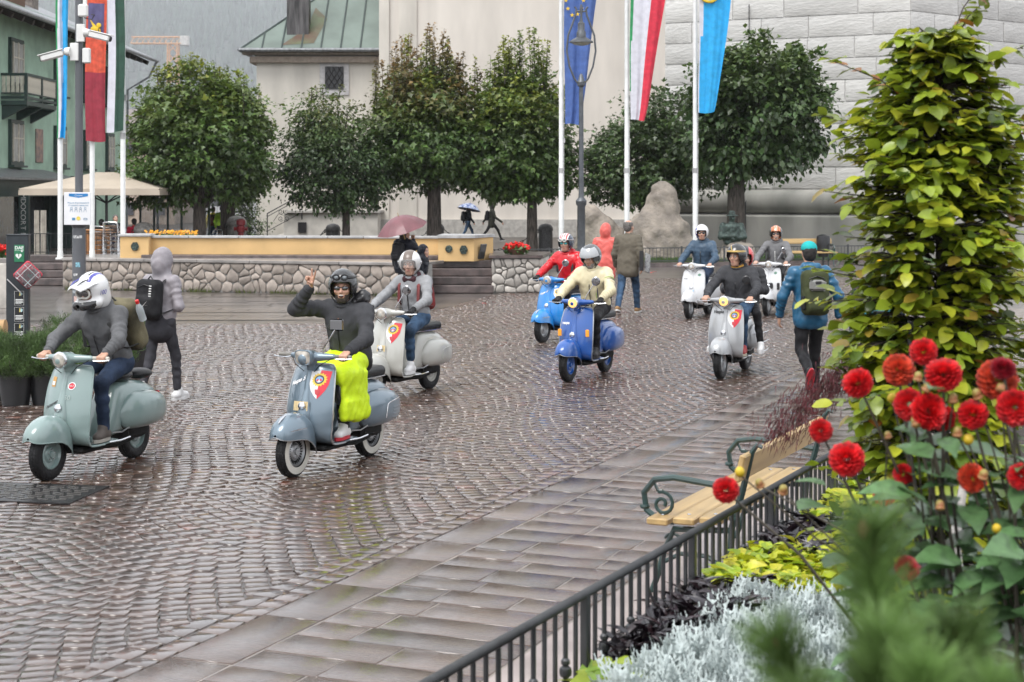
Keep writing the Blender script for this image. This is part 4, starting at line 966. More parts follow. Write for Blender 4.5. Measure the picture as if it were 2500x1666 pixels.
for z, a, w, h, k in ((1.62, -1.6, .16, .045, 3), (1.18, -1.5, .07, .075, 2), (1.02, -1.9, .08, .04, 3), (.92, -1.15, .045, .055, 3), (.75, -1.6, .19, .045, 0), (.64, -1.75, .085, .09, 1), (.52, -1.6, .19, .045, 0)): sticker(z, a, w, h, M_sk[k])
# defibrillator post
dx, dy = yl(43, 22.4), 22.4; t = thing('defibrillator_post', 'dark grey post with green sign and red defibrillator box', 'post', (dx, dy, 0), R(4))
M_tot = mat('anthracite_metal', (.035, .042, .048), .4, metal=.3, var=.1)
MB().bbox((0, .04, .87), (.3, .14, 1.74), .012).build('column', M_tot, t); MB().bbox((0, .04, 1.745), (.305, .15, .02), .005).build('top_cap', M_tot, t)
M_sg = mat('sign_green', (.02, .2, .09), .4); M_lw = mat('sign_white', (.78, .8, .78), .5, var=.02)
zc = 1.74-(618-574)*.0056
sg = MB().bbox((.03, -.036, zc), (.135, .008, .235), .006).build('sign', M_sg, t)
def fd(x, z, y=-.0425): return Matrix.Translation((x, y, z)) @ Euler((R(90), 0, 0)).to_matrix().to_4x4()
put_text('DAE', .062, M_lw, sg, fd(.03, zc+.075), bold=.0015)
mb = MB(); hp = []
for q in np.linspace(0, 2*math.pi, 28, endpoint=False): hp.append((.0026*16*math.sin(q)**3+.022, -.0425, .0026*(13*math.cos(q)-5*math.cos(2*q)-2*math.cos(3*q)-math.cos(4*q))-.035+zc))
mb.poly(hp[::-1]); mb.poly([(.062, -.0425, zc+.018), (.072, -.0425, zc+.018), (.072, -.0425, zc+.046), (.062, -.0425, zc+.046)]); mb.poly([(.053, -.0427, zc+.027), (.081, -.0427, zc+.027), (.081, -.0427, zc+.037), (.053, -.0427, zc+.037)]); mb.build('heart_symbol', M_lw, sg)
MB().poly([(.03, -.0432, zc-.005), (.015, -.0432, zc-.035), (.024, -.0432, zc-.035), (.018, -.0432, zc-.06), (.036, -.0432, zc-.028), (.026, -.0432, zc-.028), (.036, -.0432, zc-.005)]).build('flash_symbol', M_sg, sg)
MB().poly([(.03+sx*.063, -.0405, zc+sz) for sx, sz in ((-1, .038), (1, .038), (1, .041), (-1, .041))]).build('sign_line', M_lw, sg)
zb = 1.74-(670-574)*.0056; M_dfr = mat('defib_red', (.5, .02, .045), .35); M_clr = mat('clear_acrylic', (.9, .92, .95), .08, trans=.9, var=0, spec=.5)
Mx = TR(.16, -.1, zb, 0, 0, R(12)) @ Euler((0, R(45), 0)).to_matrix().to_4x4()
bx = MB().bbox((0, .03, 0), (.29, .08, .29), .02).build('defibrillator_box', M_dfr, t, M=Mx)
MB().bbox((0, -.07, 0), (.27, .06, .27), .03).build('acrylic_cover', M_clr, bx)
MB().bbox((.02, -.03, -.02), (.17, .06, .2), .03, M=Euler((0, R(-45), 0)).to_matrix().to_4x4()).build('defibrillator_case', mat('defib_case_red', (.62, .05, .08), .4), bx)
mb = MB(); hp2 = [Euler((0, R(-45), 0)).to_matrix() @ Vector((.0022*16*math.sin(q)**3+.03, -.062, .0022*(13*math.cos(q)-5*math.cos(2*q)-2*math.cos(3*q)-math.cos(4*q))-.01)) for q in np.linspace(0, 2*math.pi, 24, endpoint=False)]
mb.poly([tuple(p) for p in hp2[::-1]]); mb.build('heart_symbol', M_lw, bx)
for k in (-.07, .07): MB().box((k, -.102, 0), (.006, .004, .27)).box((0, -.102, k), (.27, .004, .006)).build('cover_rib', mat('rib_white', (.7, .7, .72), .4), bx)
MB().tube([(-.13, -.05, zb-.06), (.06, -.09, zb-.24)], .008, 6).build('support_rod', mat('steel_rod', (.5, .5, .5), .3, metal=.9), t)
for k in range(3):
    z = 1.74-(727-574)*.0056-.22*k*1.0; o = MB().bbox((.03, -.036, z), (.135, .006, .2), .004).build('info_panel', mat('panel_black', (.012, .014, .016), .3), t)
    mb = MB(); mb.tube([(.03+sx*.062, -.0405, z+sz*.095) for sx, sz in ((-1, -1), (1, -1), (1, 1), (-1, 1))], .0025, 4, loop=True)
    for q in range(4): mb.box((.03-.01*(q == 3), -.0405, z-.02-.017*q), (.1-.02*(q == 3), .002, .006+(.006 if q in (0, 2) else 0)))
    mb.build('panel_lines', M_lw, o)
    mb = MB(); mb.ball((.055, -.0405, z+.055), (.022, .003, .025)); mb.build('panel_picture', mat('panel_pic_blue', (.35, .5, .55), .5, var=.5, scale=40), o)
    mb = MB(); mb.poly([(.03, -.0445, z+.03), (.05, -.0445, z+.035), (.045, -.0445, z+.09), (.035, -.0445, z+.08)]); mb.build('panel_flame', mat('panel_pic_yellow', (.7, .6, .15), .5), o)
# ================================================================== VEGETATION
def leafmat(name, col, rough=.45, tr=.3, var=.25, scale=3., attr=True, rand=0., coat=.25):
    if name in MATS: return MATS[name]
    m = mat(name, col, rough, var=var, scale=scale, attr=attr, rand=rand, coat=coat, coatr=.2); t = m.node_tree
    b = t.nodes['Principled BSDF']; o = t.nodes['Material Output']; tl = t.nodes.new('ShaderNodeBsdfTranslucent'); mx = t.nodes.new('ShaderNodeMixShader')
    mx.inputs[0].default_value = tr; src = b.inputs['Base Color'].links[0].from_socket
    t.links.new(src, tl.inputs[0]); t.links.new(b.outputs[0], mx.inputs[1]); t.links.new(tl.outputs[0], mx.inputs[2]); t.links.new(mx.outputs[0], o.inputs[0])
    return m
def unitv(A): return A/(np.linalg.norm(A, axis=-1, keepdims=True)+1e-9)
def leaves_geo(P, D, N, s, T):
    D = unitv(D); Sd = unitv(np.cross(N, D)); U = np.cross(D, Sd)
    return P[:, None]+s[:, None, None]*(T[None, :, 0:1]*D[:, None]+T[None, :, 1:2]*Sd[:, None]+T[None, :, 2:3]*U[:, None])
def leaves_obj(name, P, D, N, s, T, TF, m, cols, parent=None):
    V = leaves_geo(P, D, N, s, T); n, k = len(P), len(T); TF = np.array(TF)
    Q = (TF[None]+np.arange(n)[:, None, None]*k).reshape(-1, TF.shape[1])
    return inst(fill_mesh(name, V.reshape(-1, 3), Q, m, cols=np.repeat(cols, k, 0), smooth=TF.shape[1] == 4), name, parent)
T_map = np.array([(0, 0, 0), (.35, -.5, .06), (.45, -.2, 0), (1, 0, -.12), (.45, .2, 0), (.35, .5, .06)]); TF_map = [(0, 1, 2), (0, 2, 3), (0, 3, 4), (0, 4, 5)]
T_oval = np.array([(0, 0, 0), (.5, -.33, .05), (1, 0, -.08), (.5, .33, .05)]); TF_oval = [(0, 1, 2), (0, 2, 3)]
M_bark = mat('grey_bark', (.085, .07, .06), .9, var=.35, scale=10, bump=.8, bscale=24, stretch=(2, 2, .35), bdist=.03)
M_leaf = leafmat('tree_leaf', (1, 1, 1), var=.1)
def tree(name, lab, cat, px, Y, r_trunk, fork_py, blobs, n_leaf, lsize, col, shoots=0, shoot_top=0, top_cols=None, T=(T_map, TF_map), seed=0, base_z=0., dens=.25, lean=0.):
    rg = np.random.default_rng(seed); bx = yl(px, Y); t = thing(name, lab, cat, (bx, Y, base_z), group='trees on the square')
    zf = H-(fork_py-HY)*Y/F; s_ = Y/F
    B = [np.array(((a-px)*s_, 0, H-(b-HY)*s_)) for a, b, _, _ in blobs]; Rr = [np.array((rx*s_, rx*s_*.9, rz*s_)) for _, _, rx, rz in blobs]
    mb = MB(); mb.tube([(0, 0, -.1), (lean*.3, 0, zf*.3), (lean*.8, 0, zf*.75), (lean, 0, zf)], [r_trunk*1.25, r_trunk, r_trunk*.92, r_trunk*.85], 12); tr_ = mb.build('trunk', M_bark, t, True, 60)
    tips = []
    for k in range(9):
        c = B[k % len(B)]; rr = Rr[k % len(B)]; e = c+rr*rg.uniform(-.6, .7, 3); a = np.array((lean, 0, zf-.15)); m = (a+e)/2+np.array((rg.uniform(-.2, .2), rg.uniform(-.2, .2), .1))
        MB().tube([a, m, e], [r_trunk*.5, r_trunk*.32, .02], 7).build('limb', M_bark, tr_, True)
    # clumps on the envelope
    ncl = int(n_leaf/42); P = []; D = []
    vol = np.array([r[0]*r[1]*r[2] for r in Rr]); pick = rg.choice(len(B), ncl, p=vol/vol.sum())
    dirs = unitv(rg.normal(size=(ncl, 3))); rad = np.where(rg.random(ncl) < .72, rg.uniform(.78, 1.06, ncl), rg.uniform(.2, .8, ncl)); rad = np.where(rg.random(ncl) < .07, rg.uniform(1.05, 1.24, ncl), rad)
    cc = np.array([B[i] for i in pick])+np.array([Rr[i] for i in pick])*dirs*rad[:, None]
    csz = rg.uniform(.55, 1.5, ncl); cb = rg.uniform(.55, 1.5, ncl)
    idx = np.repeat(np.arange(ncl), 42); n = len(idx)
    P = cc[idx]+rg.normal(size=(n, 3))*np.array((dens, dens, dens*.55))*csz[idx][:, None]
    outv = unitv(dirs[idx]+rg.normal(size=(n, 3))*.6); D = outv+np.array((0, 0, -.45))+rg.normal(size=(n, 3))*.3
    N = unitv(np.array((0, 0, 1.))+outv*.6+rg.normal(size=(n, 3))*.45); s = lsize*rg.uniform(.5, 1.25, n)*rg.uniform(.8, 1.15, ncl)[idx]
    col = np.array(col); C = col[None]*(cb[idx]*rg.uniform(.75, 1.3, n))[:, None]*rg.uniform(.9, 1.1, (n, 3))
    zt = max(b[2]+r[2] for b, r in zip(B, Rr)); zb = min(b[2]-r[2] for b, r in zip(B, Rr))
    if top_cols is not None:
        h = np.clip((P[:, 2]-zb)/(zt-zb), 0, 1)[:, None]; w = np.clip((h-.45)/.5, 0, 1)*rg.uniform(0, 1, (n, 1)); k = rg.integers(len(top_cols), size=ncl)[idx]
        C = C*(1-w)+np.array(top_cols)[k]*w*rg.uniform(.7, 1.2, (n, 1))
    PS, DS, NS, SS, CS = [P], [D], [N], [s], [C]
    if shoots:
        mb = MB()
        for k in range(shoots):
            b = B[0] if k % 2 else B[1 % len(B)]; r = Rr[0] if k % 2 else Rr[1 % len(B)]
            a = b+r*np.array((rg.uniform(-.92, .92), rg.uniform(-.6, .6), 0)); f = abs(a[0]-b[0])/r[0]; a[2] = b[2]+r[2]*math.sqrt(max(0, 1-f*f))*.8
            top = H-(shoot_top-HY)*s_; L = max(.5, (top-a[2])*rg.uniform(.5, 1.02)*(1-.45*f)); e = a+np.array((rg.uniform(-.12, .12), rg.uniform(-.1, .1), L)); mb.tube([a, e], [.02, .006], 4)
            m = int(24+L*36); q = rg.random(m); p = a+(e-a)*q[:, None]+rg.normal(size=(m, 3))*(.15*(1.1-q*.85))[:, None]
            PS.append(p); d = unitv(rg.normal(size=(m, 3))*np.array((1, 1, .5))); DS.append(d); NS.append(unitv(np.array((0, 0, 1.))+rg.normal(size=(m, 3))*.4)); SS.append(lsize*rg.uniform(.6, 1.1, m)*(1-.35*q))
            tc = np.array(top_cols[rg.integers(len(top_cols))]); CS.append((col*(1-q[:, None]*.9)+tc*q[:, None]*.9)*rg.uniform(.75, 1.25, (m, 1)))
        mb.build('shoots', M_bark, t)
    tag(leaves_obj('crown', np.concatenate(PS), np.concatenate(DS), np.concatenate(NS), np.concatenate(SS), T[0], T[1], M_leaf, np.concatenate(CS), t), kind='stuff')
    return t
G1 = (.085, .145, .035); G2 = (.058, .1, .034); YL = (.32, .34, .04); RU = (.34, .2, .08); LG = (.2, .27, .045)
tree('maple_tree', 'leftmost maple with round green crown before the cafe', 'tree', 487, 57, .24, 500, [(490, 350, 150, 130), (475, 250, 100, 75), (590, 395, 75, 85), (395, 420, 85, 75), (555, 280, 75, 85), (400, 300, 60, 70)], 24000, .22, G1, 30, 130, [LG, YL, LG], seed=1)
tree('linden_tree', 'small dark linden left of the big maple', 'tree', 845, 59, .15, 515, [(815, 405, 125, 100), (800, 300, 80, 75), (890, 430, 70, 70), (740, 330, 40, 60)], 17000, .16, G2, 9, 200, [LG, (.2, .2, .05)], T=(T_oval, TF_oval), seed=2)
tree('maple_tree', 'big central maple with reddish top shoots', 'tree', 1060, 60.5, .27, 440, [(1045, 335, 145, 120), (1040, 250, 100, 75), (950, 385, 72, 65), (1135, 390, 82, 70), (985, 290, 70, 60), (1110, 280, 60, 70)], 26000, .22, G1, 46, 46, [RU, YL, RU, (.2, .14, .06)], seed=3)
tree('maple_tree', 'maple right of centre with yellow-green top beside the flagpole', 'tree', 1299, 60.2, .2, 480, [(1272, 345, 112, 125), (1275, 255, 84, 66), (1245, 430, 85, 55), (1340, 410, 62, 75), (1200, 330, 45, 70)], 23000, .22, G1, 36, 46, [YL, LG, YL], seed=4)
tree('linden_tree', 'low dark tree behind the tall boulder', 'tree', 1575, 60.5, .17, 520, [(1575, 395, 130, 105), (1610, 290, 95, 75), (1495, 430, 70, 65), (1680, 420, 75, 70)], 17000, .2, (.07, .115, .035), 0, 0, None, seed=5)
tree('chestnut_tree', 'dense round chestnut tree in front of the bell tower', 'tree', 1797, 57, .33, 440, [(1860, 265, 150, 150), (1790, 330, 110, 110), (1945, 290, 80, 105), (1760, 220, 75, 70), (1850, 160, 95, 70)], 22000, .26, (.07, .12, .038), 0, 0, [(.13, .19, .04)], T=(T_oval, TF_oval), seed=6, dens=.24)
tree('maple_tree', 'second trunk maple partly hidden behind the leftmost maple', 'tree', 556, 64, .3, 470, [(560, 330, 80, 100), (590, 420, 60, 70)], 7000, .22, G1, 0, 0, None, seed=7)
tree('shrub', 'small loose green shrub at the corner of the church wing', 'shrub', 610, 74, .05, 560, [(605, 560, 30, 45), (590, 500, 28, 40)], 2500, .14, (.09, .13, .05), 0, 0, None, seed=8)

# ------------------------------------------------------------------ raised garden bed, fence
M_soil = mat('dark_soil', (.03, .022, .017), .95, var=.4, scale=8, bump=1, bscale=30)
fA, fB = np.array((-.30, 4.70)), np.array((2.12, 9.75)); fu = (fB-fA)/np.linalg.norm(fB-fA); fn = np.array((fu[1], -fu[0]))
fang = math.atan2(fu[1], fu[0]); fl = np.linalg.norm(fB-fA)
a0 = fA-fu*3+fn*.06; a1 = fB+fu*8+fn*.06
bed = tag(MB().prism([a0, (5.5, 1), (9, 12), a1][::1], 0, .5).build('flower_bed', M_soil), kind='structure')
kc = MB(); m_ = fA+fu*fl/2; tag(MB().box((m_[0], m_[1], .27), (fl+10, .16, .54), rz=fang).build('bed_kerb', M_pale), kind='structure')
M_fence = mat('fence_iron', (.05, .052, .055), .38, metal=.5, var=.15, coat=.3, coatr=.2)
t = thing('garden_fence', 'black wrought iron garden fence with twisted top rail and knobbed bars', 'fence', (fA[0], fA[1], .5), fang)
P = []; mb = MB()                                            # twisted square rail
for i in range(int(fl/.006)): P.append(i*.006)
ring4 = lambda x, q: [(x, .017*math.cos(q+k*math.pi/2), .405+.017*math.sin(q+k*math.pi/2)) for k in range(4)]
mb.rings([ring4(x, x*95) for x in P]); mb.build('top_rail', M_fence, t, False)
MB().box((fl/2, 0, .05), (fl, .022, .012)).build('bottom_rail', M_fence, t)
bar_m = MB().tube([(0, 0, .0), (0, 0, .39)], .0095, 6).mesh('bar', M_fence, True)
kb_m = MB().lathe([(.0095, 0), (.0095, .1), (.013, .12), (.013, .14), (.009, .145), (.009, .15), (.02, .158), (.023, .172), (.02, .186), (.01, .194), (.016, .2), (.016, .212), (.009, .22), (.0095, .39)], 10).mesh('knobbed_bar', M_fence, True)
po_m = MB().bbox((0, 0, .2), (.034, .03, .42), .004).mesh('post', M_fence)
off = ((.236-fA[0])*fu[0]+(5.89-fA[1])*fu[1]) % 1.155; i = 0
while off-1.155+i*.0888 < fl:
    x = off-1.155+i*.0888
    if x > .0:
        k = i % 13
        if k == 0: inst(po_m, 'post', t, TR(x))
        elif k % 3 == 2: inst(kb_m, 'knobbed_bar', t, TR(x))
        else: inst(bar_m, 'bar', t, TR(x))
    i += 1

# ------------------------------------------------------------------ bedding plants
def fence_Y(px): r_ = (px-CX)/F; tt = (r_*fA[1]-fA[0])/(fu[0]-r_*fu[1]); return fA[1]+fu[1]*tt
def bedpts(n, quad, z, seed):
    """random bed positions inside the quad given by its corners in plan"""
    rg = np.random.default_rng(seed); q = [np.array(gp(a, b, z)[:2]) for a, b in quad]; u = rg.random(n)[:, None]; v = rg.random(n)[:, None]
    p = (q[0]*(1-u)+q[1]*u)*(1-v)+(q[3]*(1-u)+q[2]*u)*v
    d = (p-fA) @ fn; return p[d > .03], rg
def leafbed(name, lab, n, quad, zt, T, TF, size, cols, m, up=.35, seed=0, spread=.05):
    p, rg = bedpts(n, quad, zt-.05, seed); k = len(p); P = np.c_[p, np.full(k, zt-.12)+rg.uniform(-.06, .1, k)+.025*np.sin(p[:, 0]*9)*np.cos(p[:, 1]*7)]
    a = rg.uniform(0, 6.28, k); D = np.stack((np.cos(a), np.sin(a), rg.uniform(-.1, up*2, k)), 1); N = unitv(np.array((0, 0, 1.))+rg.normal(size=(k, 3))*.35)
    C = np.array(cols)[rg.integers(len(cols), size=k)]*rg.uniform(.8, 1.2, (k, 1))
    o = leaves_obj(name, P, D, N, size*rg.uniform(.65, 1.25, k), T, TF, m, C); return tag(o, lab, 'plants', kind='stuff')
def gridleaf(prof, fold=.18, droop=.25, wave=.0):
    V = []; n = len(prof)
    for i, (x, w) in enumerate(prof):
        for c in (-1, 0, 1): V.append((x, c*w, abs(c)*w*fold*2-droop*x*x+wave*math.sin(i*2.2+c)*abs(c)))
    Fq = []
    for i in range(n-1):
        for c in range(2): Fq.append((i*3+c, i*3+c+1, (i+1)*3+c+1, (i+1)*3+c))
    return np.array(V), Fq
T_sp, F_sp = gridleaf([(0, .12), (.12, .36), (.3, .33), (.6, .2), (1, .01)], .2, .35)
T_lan, F_lan = gridleaf([(0, .02), (.25, .11), (.5, .13), (.75, .09), (1, .005)], .3, .4)
M_lf2 = leafmat('bedding_leaf', (1, 1, 1), .5, .35, var=.12, scale=30)
M_pur = mat('purple_leaf', (1, 1, 1), .3, var=.2, scale=30, attr=True, coat=.4)
LIME = [(.62, .66, .035), (.52, .62, .035), (.7, .66, .06), (.36, .5, .04)]; PUR = [(.022, .012, .018), (.03, .016, .02), (.016, .012, .018)]
leafbed('lime_foliage', 'lime yellow foliage patch beside the silver plants', 2000, [(1600, 1400), (1780, 1350), (2120, 1340), (2080, 1470)], .74, T_sp, F_sp, .07, LIME, M_lf2, seed=21)
leafbed('lime_foliage', 'lime yellow foliage patch further along the fence by the beech', 1900, [(1880, 1270), (2000, 1190), (2200, 1180), (2120, 1270)], .74, T_sp, F_sp, .07, LIME, M_lf2, seed=22)
leafbed('lime_foliage', 'lime green leaves at the bottom edge by the fence', 120, [(1380, 1700), (1450, 1620), (1560, 1640), (1520, 1740)], .7, T_sp, F_sp, .1, [(.4, .5, .05), (.25, .4, .05)], M_lf2, seed=23)
leafbed('purple_foliage', 'near patch of black purple narrow leaves by the fence', 2300, [(1500, 1590), (1640, 1440), (1900, 1430), (1780, 1530)], .72, T_lan, F_lan, .115, PUR, M_pur, .6, seed=24)
leafbed('purple_foliage', 'farther patch of black purple narrow leaves under the dahlia stem', 1800, [(1790, 1350), (1880, 1280), (2080, 1290), (2080, 1380)], .72, T_lan, F_lan, .115, PUR, M_pur, .6, seed=25)
# silver lobed foliage
V = [(0, 0, 0)]; T_dm = []; F_dm = []
def strip(a, b, w):
    a = np.array(a, float); b = np.array(b, float); d = (b-a)/np.linalg.norm(b-a); s_ = np.array((-d[1], d[0], 0))*w; n0 = len(T_dm)
    T_dm.extend([tuple(a-s_*.6), tuple(a+s_*.6), tuple(b+s_), tuple(b-s_)]); F_dm.append((n0, n0+3, n0+2, n0+1))
for i in range(5): strip((i*.2, 0, .1*i*.2-.05*(i*.2)**2), ((i+1)*.2, 0, .1*(i+1)*.2-.05*((i+1)*.2)**2), .045)
for x in (.3, .5, .7, .9):
    for sd_ in (-1, 1):
        strip((x, 0, .03), (x+.14, sd_*.24*(1.15-x*.5), .1), .035); strip((x+.1, sd_*.17*(1.15-x*.5), .07), (x+.26, sd_*.2*(1.15-x*.5), .13), .03)
T_dm = np.array(T_dm)
M_sil = mat('silver_felt_leaf', (.48, .54, .53), .85, var=.08, scale=20)
def silver(quad, n, zt, seed, lab):
    p, rg = bedpts(n, quad, zt-.1, seed); k = len(p); P = np.c_[p, np.full(k, zt-.22)+rg.uniform(0, .1, k)+.03*np.sin(p[:, 0]*11+1)*np.sin(p[:, 1]*9)]
    a = rg.uniform(0, 6.28, k); D = np.stack((np.cos(a)*.55, np.sin(a)*.55, rg.uniform(.5, 1.2, k)), 1); N = unitv(np.stack((-np.cos(a), -np.sin(a), np.full(k, .6)), 1)+rg.normal(size=(k, 3))*.3)
    Vv = leaves_geo(P, D, N, .115*rg.uniform(.7, 1.2, k), T_dm); Q = (np.array(F_dm)[None]+np.arange(k)[:, None, None]*len(T_dm)).reshape(-1, 4)
    tag(inst(fill_mesh('silver_foliage', Vv.reshape(-1, 3), Q, M_sil), 'silver_foliage'), lab, 'plants', kind='stuff')
silver([(1450, 1720), (1790, 1470), (2100, 1470), (2150, 1760)], 2600, .76, 31, 'mass of silver white lobed leaves in the front of the bed')

# ------------------------------------------------------------------ columnar beech
T_be, F_be = gridleaf([(0, .03), (.12, .2), (.3, .32), (.52, .34), (.75, .24), (.92, .1), (1, .01)], .1, .18, .025)
def beech_mat(nm, attr, rand):
    m = leafmat(nm, (1, 1, 1) if attr else (.2, .26, .028), .38, .38, var=.2, scale=1.5 if not attr else 9, attr=attr, rand=rand, coat=.4); return m
bX, bY = 1.795, 6.9
rg = np.random.default_rng(44)
beech = thing('columnar_beech', 'tall narrow beech with yellow-green leaves behind the dahlias', 'tree', (bX, bY, .5))
MB().tube([(0, 0, 0), (.02, 0, 1), (0, .02, 2.35)], [.04, .03, .008], 8).build('trunk', M_bark, beech, True)
MB().tube([(-.17, -.22, 0), (-.17, -.22, 1.32)], .012, 8).build('stake', M_iron, beech)
P, D, N, SZ, C, twigs = [], [], [], [], [], MB()
for k in range(1250):
    z = rg.uniform(.15, 2.5); a = rg.uniform(0, 6.28); rmax = .37*(1 if z < 1.95 else max(.3, 1-(z-1.95)*1.15)); rmax *= .86+.14*math.sin(z*7+a*2)
    L = rmax*rg.uniform(.75, 1.15); 
    if rg.random() < .12: L *= 1.35
    e0 = np.array((.03*math.cos(a), .03*math.sin(a), z)); dv = np.array((math.cos(a), math.sin(a), rg.uniform(-.05, .35))); e1 = e0+dv*L+np.array((0, 0, -.04*L)); twigs.tube([e0, (e0+e1)/2+(0, 0, .03), e1], [.005, .004, .0015], 4)
    side = np.array((-math.sin(a), math.cos(a), 0)); m = int(4+L*16)
    for j in range(m):
        f = .3+.7*(j+.5)/m; sg = 1 if j % 2 else -1; P.append(e0+(e1-e0)*f+(0, 0, .012)); D.append(dv*.65+side*sg*(.75 if j < m-1 else .1)+rg.normal(size=3)*.22+(0, 0, -.18)); N.append(np.array((0, 0, 1))+rg.normal(size=3)*.3+dv*.25); SZ.append(rg.uniform(.055, .095))
        lightc = rg.random(); tip = f > .8
        c = np.array((.29, .38, .03)) if lightc < .5 else np.array((.48, .51, .04)) if lightc < .82 else np.array((.10, .16, .025))
        if tip and rg.random() < .05: c = np.array((.42, .3, .05))
        if tip and rg.random() < .012: c = np.array((.4, .14, .03))
        C.append(c*rg.uniform(.8, 1.2))
for (a, L, z0, ze) in ((-2.6, .6, 2.1, .3), (.6, .34, 2.35, .36), (.2, .22, 2.35, .42), (2.9, .5, 1.95, .22), (1.0, .3, 2.3, .3), (-.6, .4, 2.2, .25)):     # long free shoots at the top
    e0 = np.array((0, 0, z0)); e1 = e0+np.array((math.cos(a)*L, math.sin(a)*L*.5, ze)); twigs.tube([e0, (e0+e1)/2+(0, 0, .06), e1], [.004, .003, .0015], 4)
    for j in range(14):
        f = .25+.75*j/14; P.append(e0+(e1-e0)*f+(0, 0, .05*math.sin(f*3.1))); D.append(np.array((math.cos(a), .3, .3))+rg.normal(size=3)*.5); N.append(np.array((0, -.3, 1))+rg.normal(size=3)*.4); SZ.append(rg.uniform(.05, .085)); C.append(np.array((.25, .32, .03))*rg.uniform(.8, 1.2) if rg.random() < .8 else np.array((.4, .16, .03)))
twigs.build('twigs', M_bark, beech)
P, D, N, SZ, C = map(np.array, (P, D, N, SZ, C)); N = unitv(N)
front = -P[:, 1]*1.+.3*np.abs(P[:, 0])+.02*rg.normal(size=len(P)); front[P[:, 2] < .75] -= 1; oi = np.argsort(-front)[:290]; sel = np.zeros(len(P), bool); sel[oi] = True
M_bev = beech_mat('beech_leaf', True, 0)
tag(leaves_obj('foliage', P[~sel], D[~sel], N[~sel], SZ[~sel], T_be, F_be, M_bev, C[~sel], beech), kind='stuff')
bl = {}
BC = [(.29, .38, .03), (.48, .51, .04), (.1, .16, .025), (.42, .3, .05), (.4, .14, .03)]
blm = [fill_mesh('leaf', T_be, np.array(F_be), leafmat('beech_leaf_%d' % k, c, .38, .38, var=.15, scale=1.5, attr=False, rand=.2, coat=.4), smooth=True) for k, c in enumerate(BC)]
for i in oi:
    k = int(np.argmin([np.linalg.norm(C[i]-np.array(c)) for c in BC])); d = D[i]/np.linalg.norm(D[i]); s_ = np.cross(N[i], d); s_ /= np.linalg.norm(s_); u_ = np.cross(d, s_)
    M_ = Matrix(((*d,), (*s_,), (*u_,))).transposed().to_4x4() @ Matrix.Scale(SZ[i], 4); M_.translation = P[i]; inst(blm[k], 'leaf', beech, M_)

# ------------------------------------------------------------------ dahlias
def dahlia_mesh(m, npet=150, seed=0, openf=0.):
    rg = np.random.default_rng(seed); V = []; Fa = []
    for i in range(npet):
        f = (i+.5)/npet; z = 1-f*1.62; ph = i*2.39996; r = math.sqrt(max(0, 1-z*z)); o = np.array((r*math.cos(ph), r*math.sin(ph), z)); tng = np.cross((0, 0, 1.), o); tng /= np.linalg.norm(tng)+1e-6; up = np.cross(o, tng)
        w = .10+.12*min(1, f*1.9); l = .62+.38*min(1, f*3)+rg.uniform(-.05, .05); n0 = len(V)
        for (q, ww) in ((.35, .45), (.72, 1.), (.95, .85), (1.03, .25)):
            for c in (-1, 0, 1): V.append(o*(q*l)+tng*c*w*ww+up*((.13 if c else .0)*ww*w*6*.6-.05+.16*max(0, q-.6)*(f*1.5-.3)*-1))
        for a in range(3):
            for c in range(2): q0 = n0+a*3+c; Fa.append((q0, q0+1, q0+4, q0+3))
    return fill_mesh('bloom', np.array(V), np.array(Fa), m, smooth=True)
M_dah = leafmat('dahlia_petal', (.62, .012, .016), .5, .25, var=.3, scale=2.5, attr=False, rand=.12, coat=0)
M_dah2 = leafmat('dahlia_petal_orange', (.66, .07, .03), .5, .25, var=.35, scale=2.5, attr=False, rand=.1, coat=0)
M_dah3 = leafmat('dahlia_petal_dark', (.3, .008, .02), .5, .2, var=.3, scale=2.5, attr=False, coat=0)
M_dst = mat('dahlia_stem', (.06, .05, .035), .5, var=.25); M_dlf = leafmat('dahlia_leaf', (.1, .2, .075), .4, .25, var=.2, scale=4, attr=False, rand=.3, coat=.3)
M_bud = mat('dahlia_bud', (.25, .3, .05), .5, col2=(.35, .12, .06), scale=30)
dm = [dahlia_mesh(M_dah, 150, 1), dahlia_mesh(M_dah, 130, 2), dahlia_mesh(M_dah2, 140, 3), dahlia_mesh(M_dah3, 140, 4)]
T_dl, F_dl = gridleaf([(0, .03), (.15, .22), (.38, .31), (.62, .26), (.85, .1), (1, .005)], .12, .3, .02); dlm = fill_mesh('leaf', T_dl, np.array(F_dl), M_dlf, smooth=True)
bud_m = MB().ball((0, 0, 0), (.011, .011, .013), k=10, n=8).ball((0, 0, -.008), (.013, .013, .007)).mesh('bud', M_bud, True)
ybud_m = MB().ball((0, 0, 0), (.014, .014, .015), k=10, n=8).mesh('seed_head', mat('dahlia_seed_yellow', (.6, .42, .02), .5), True)
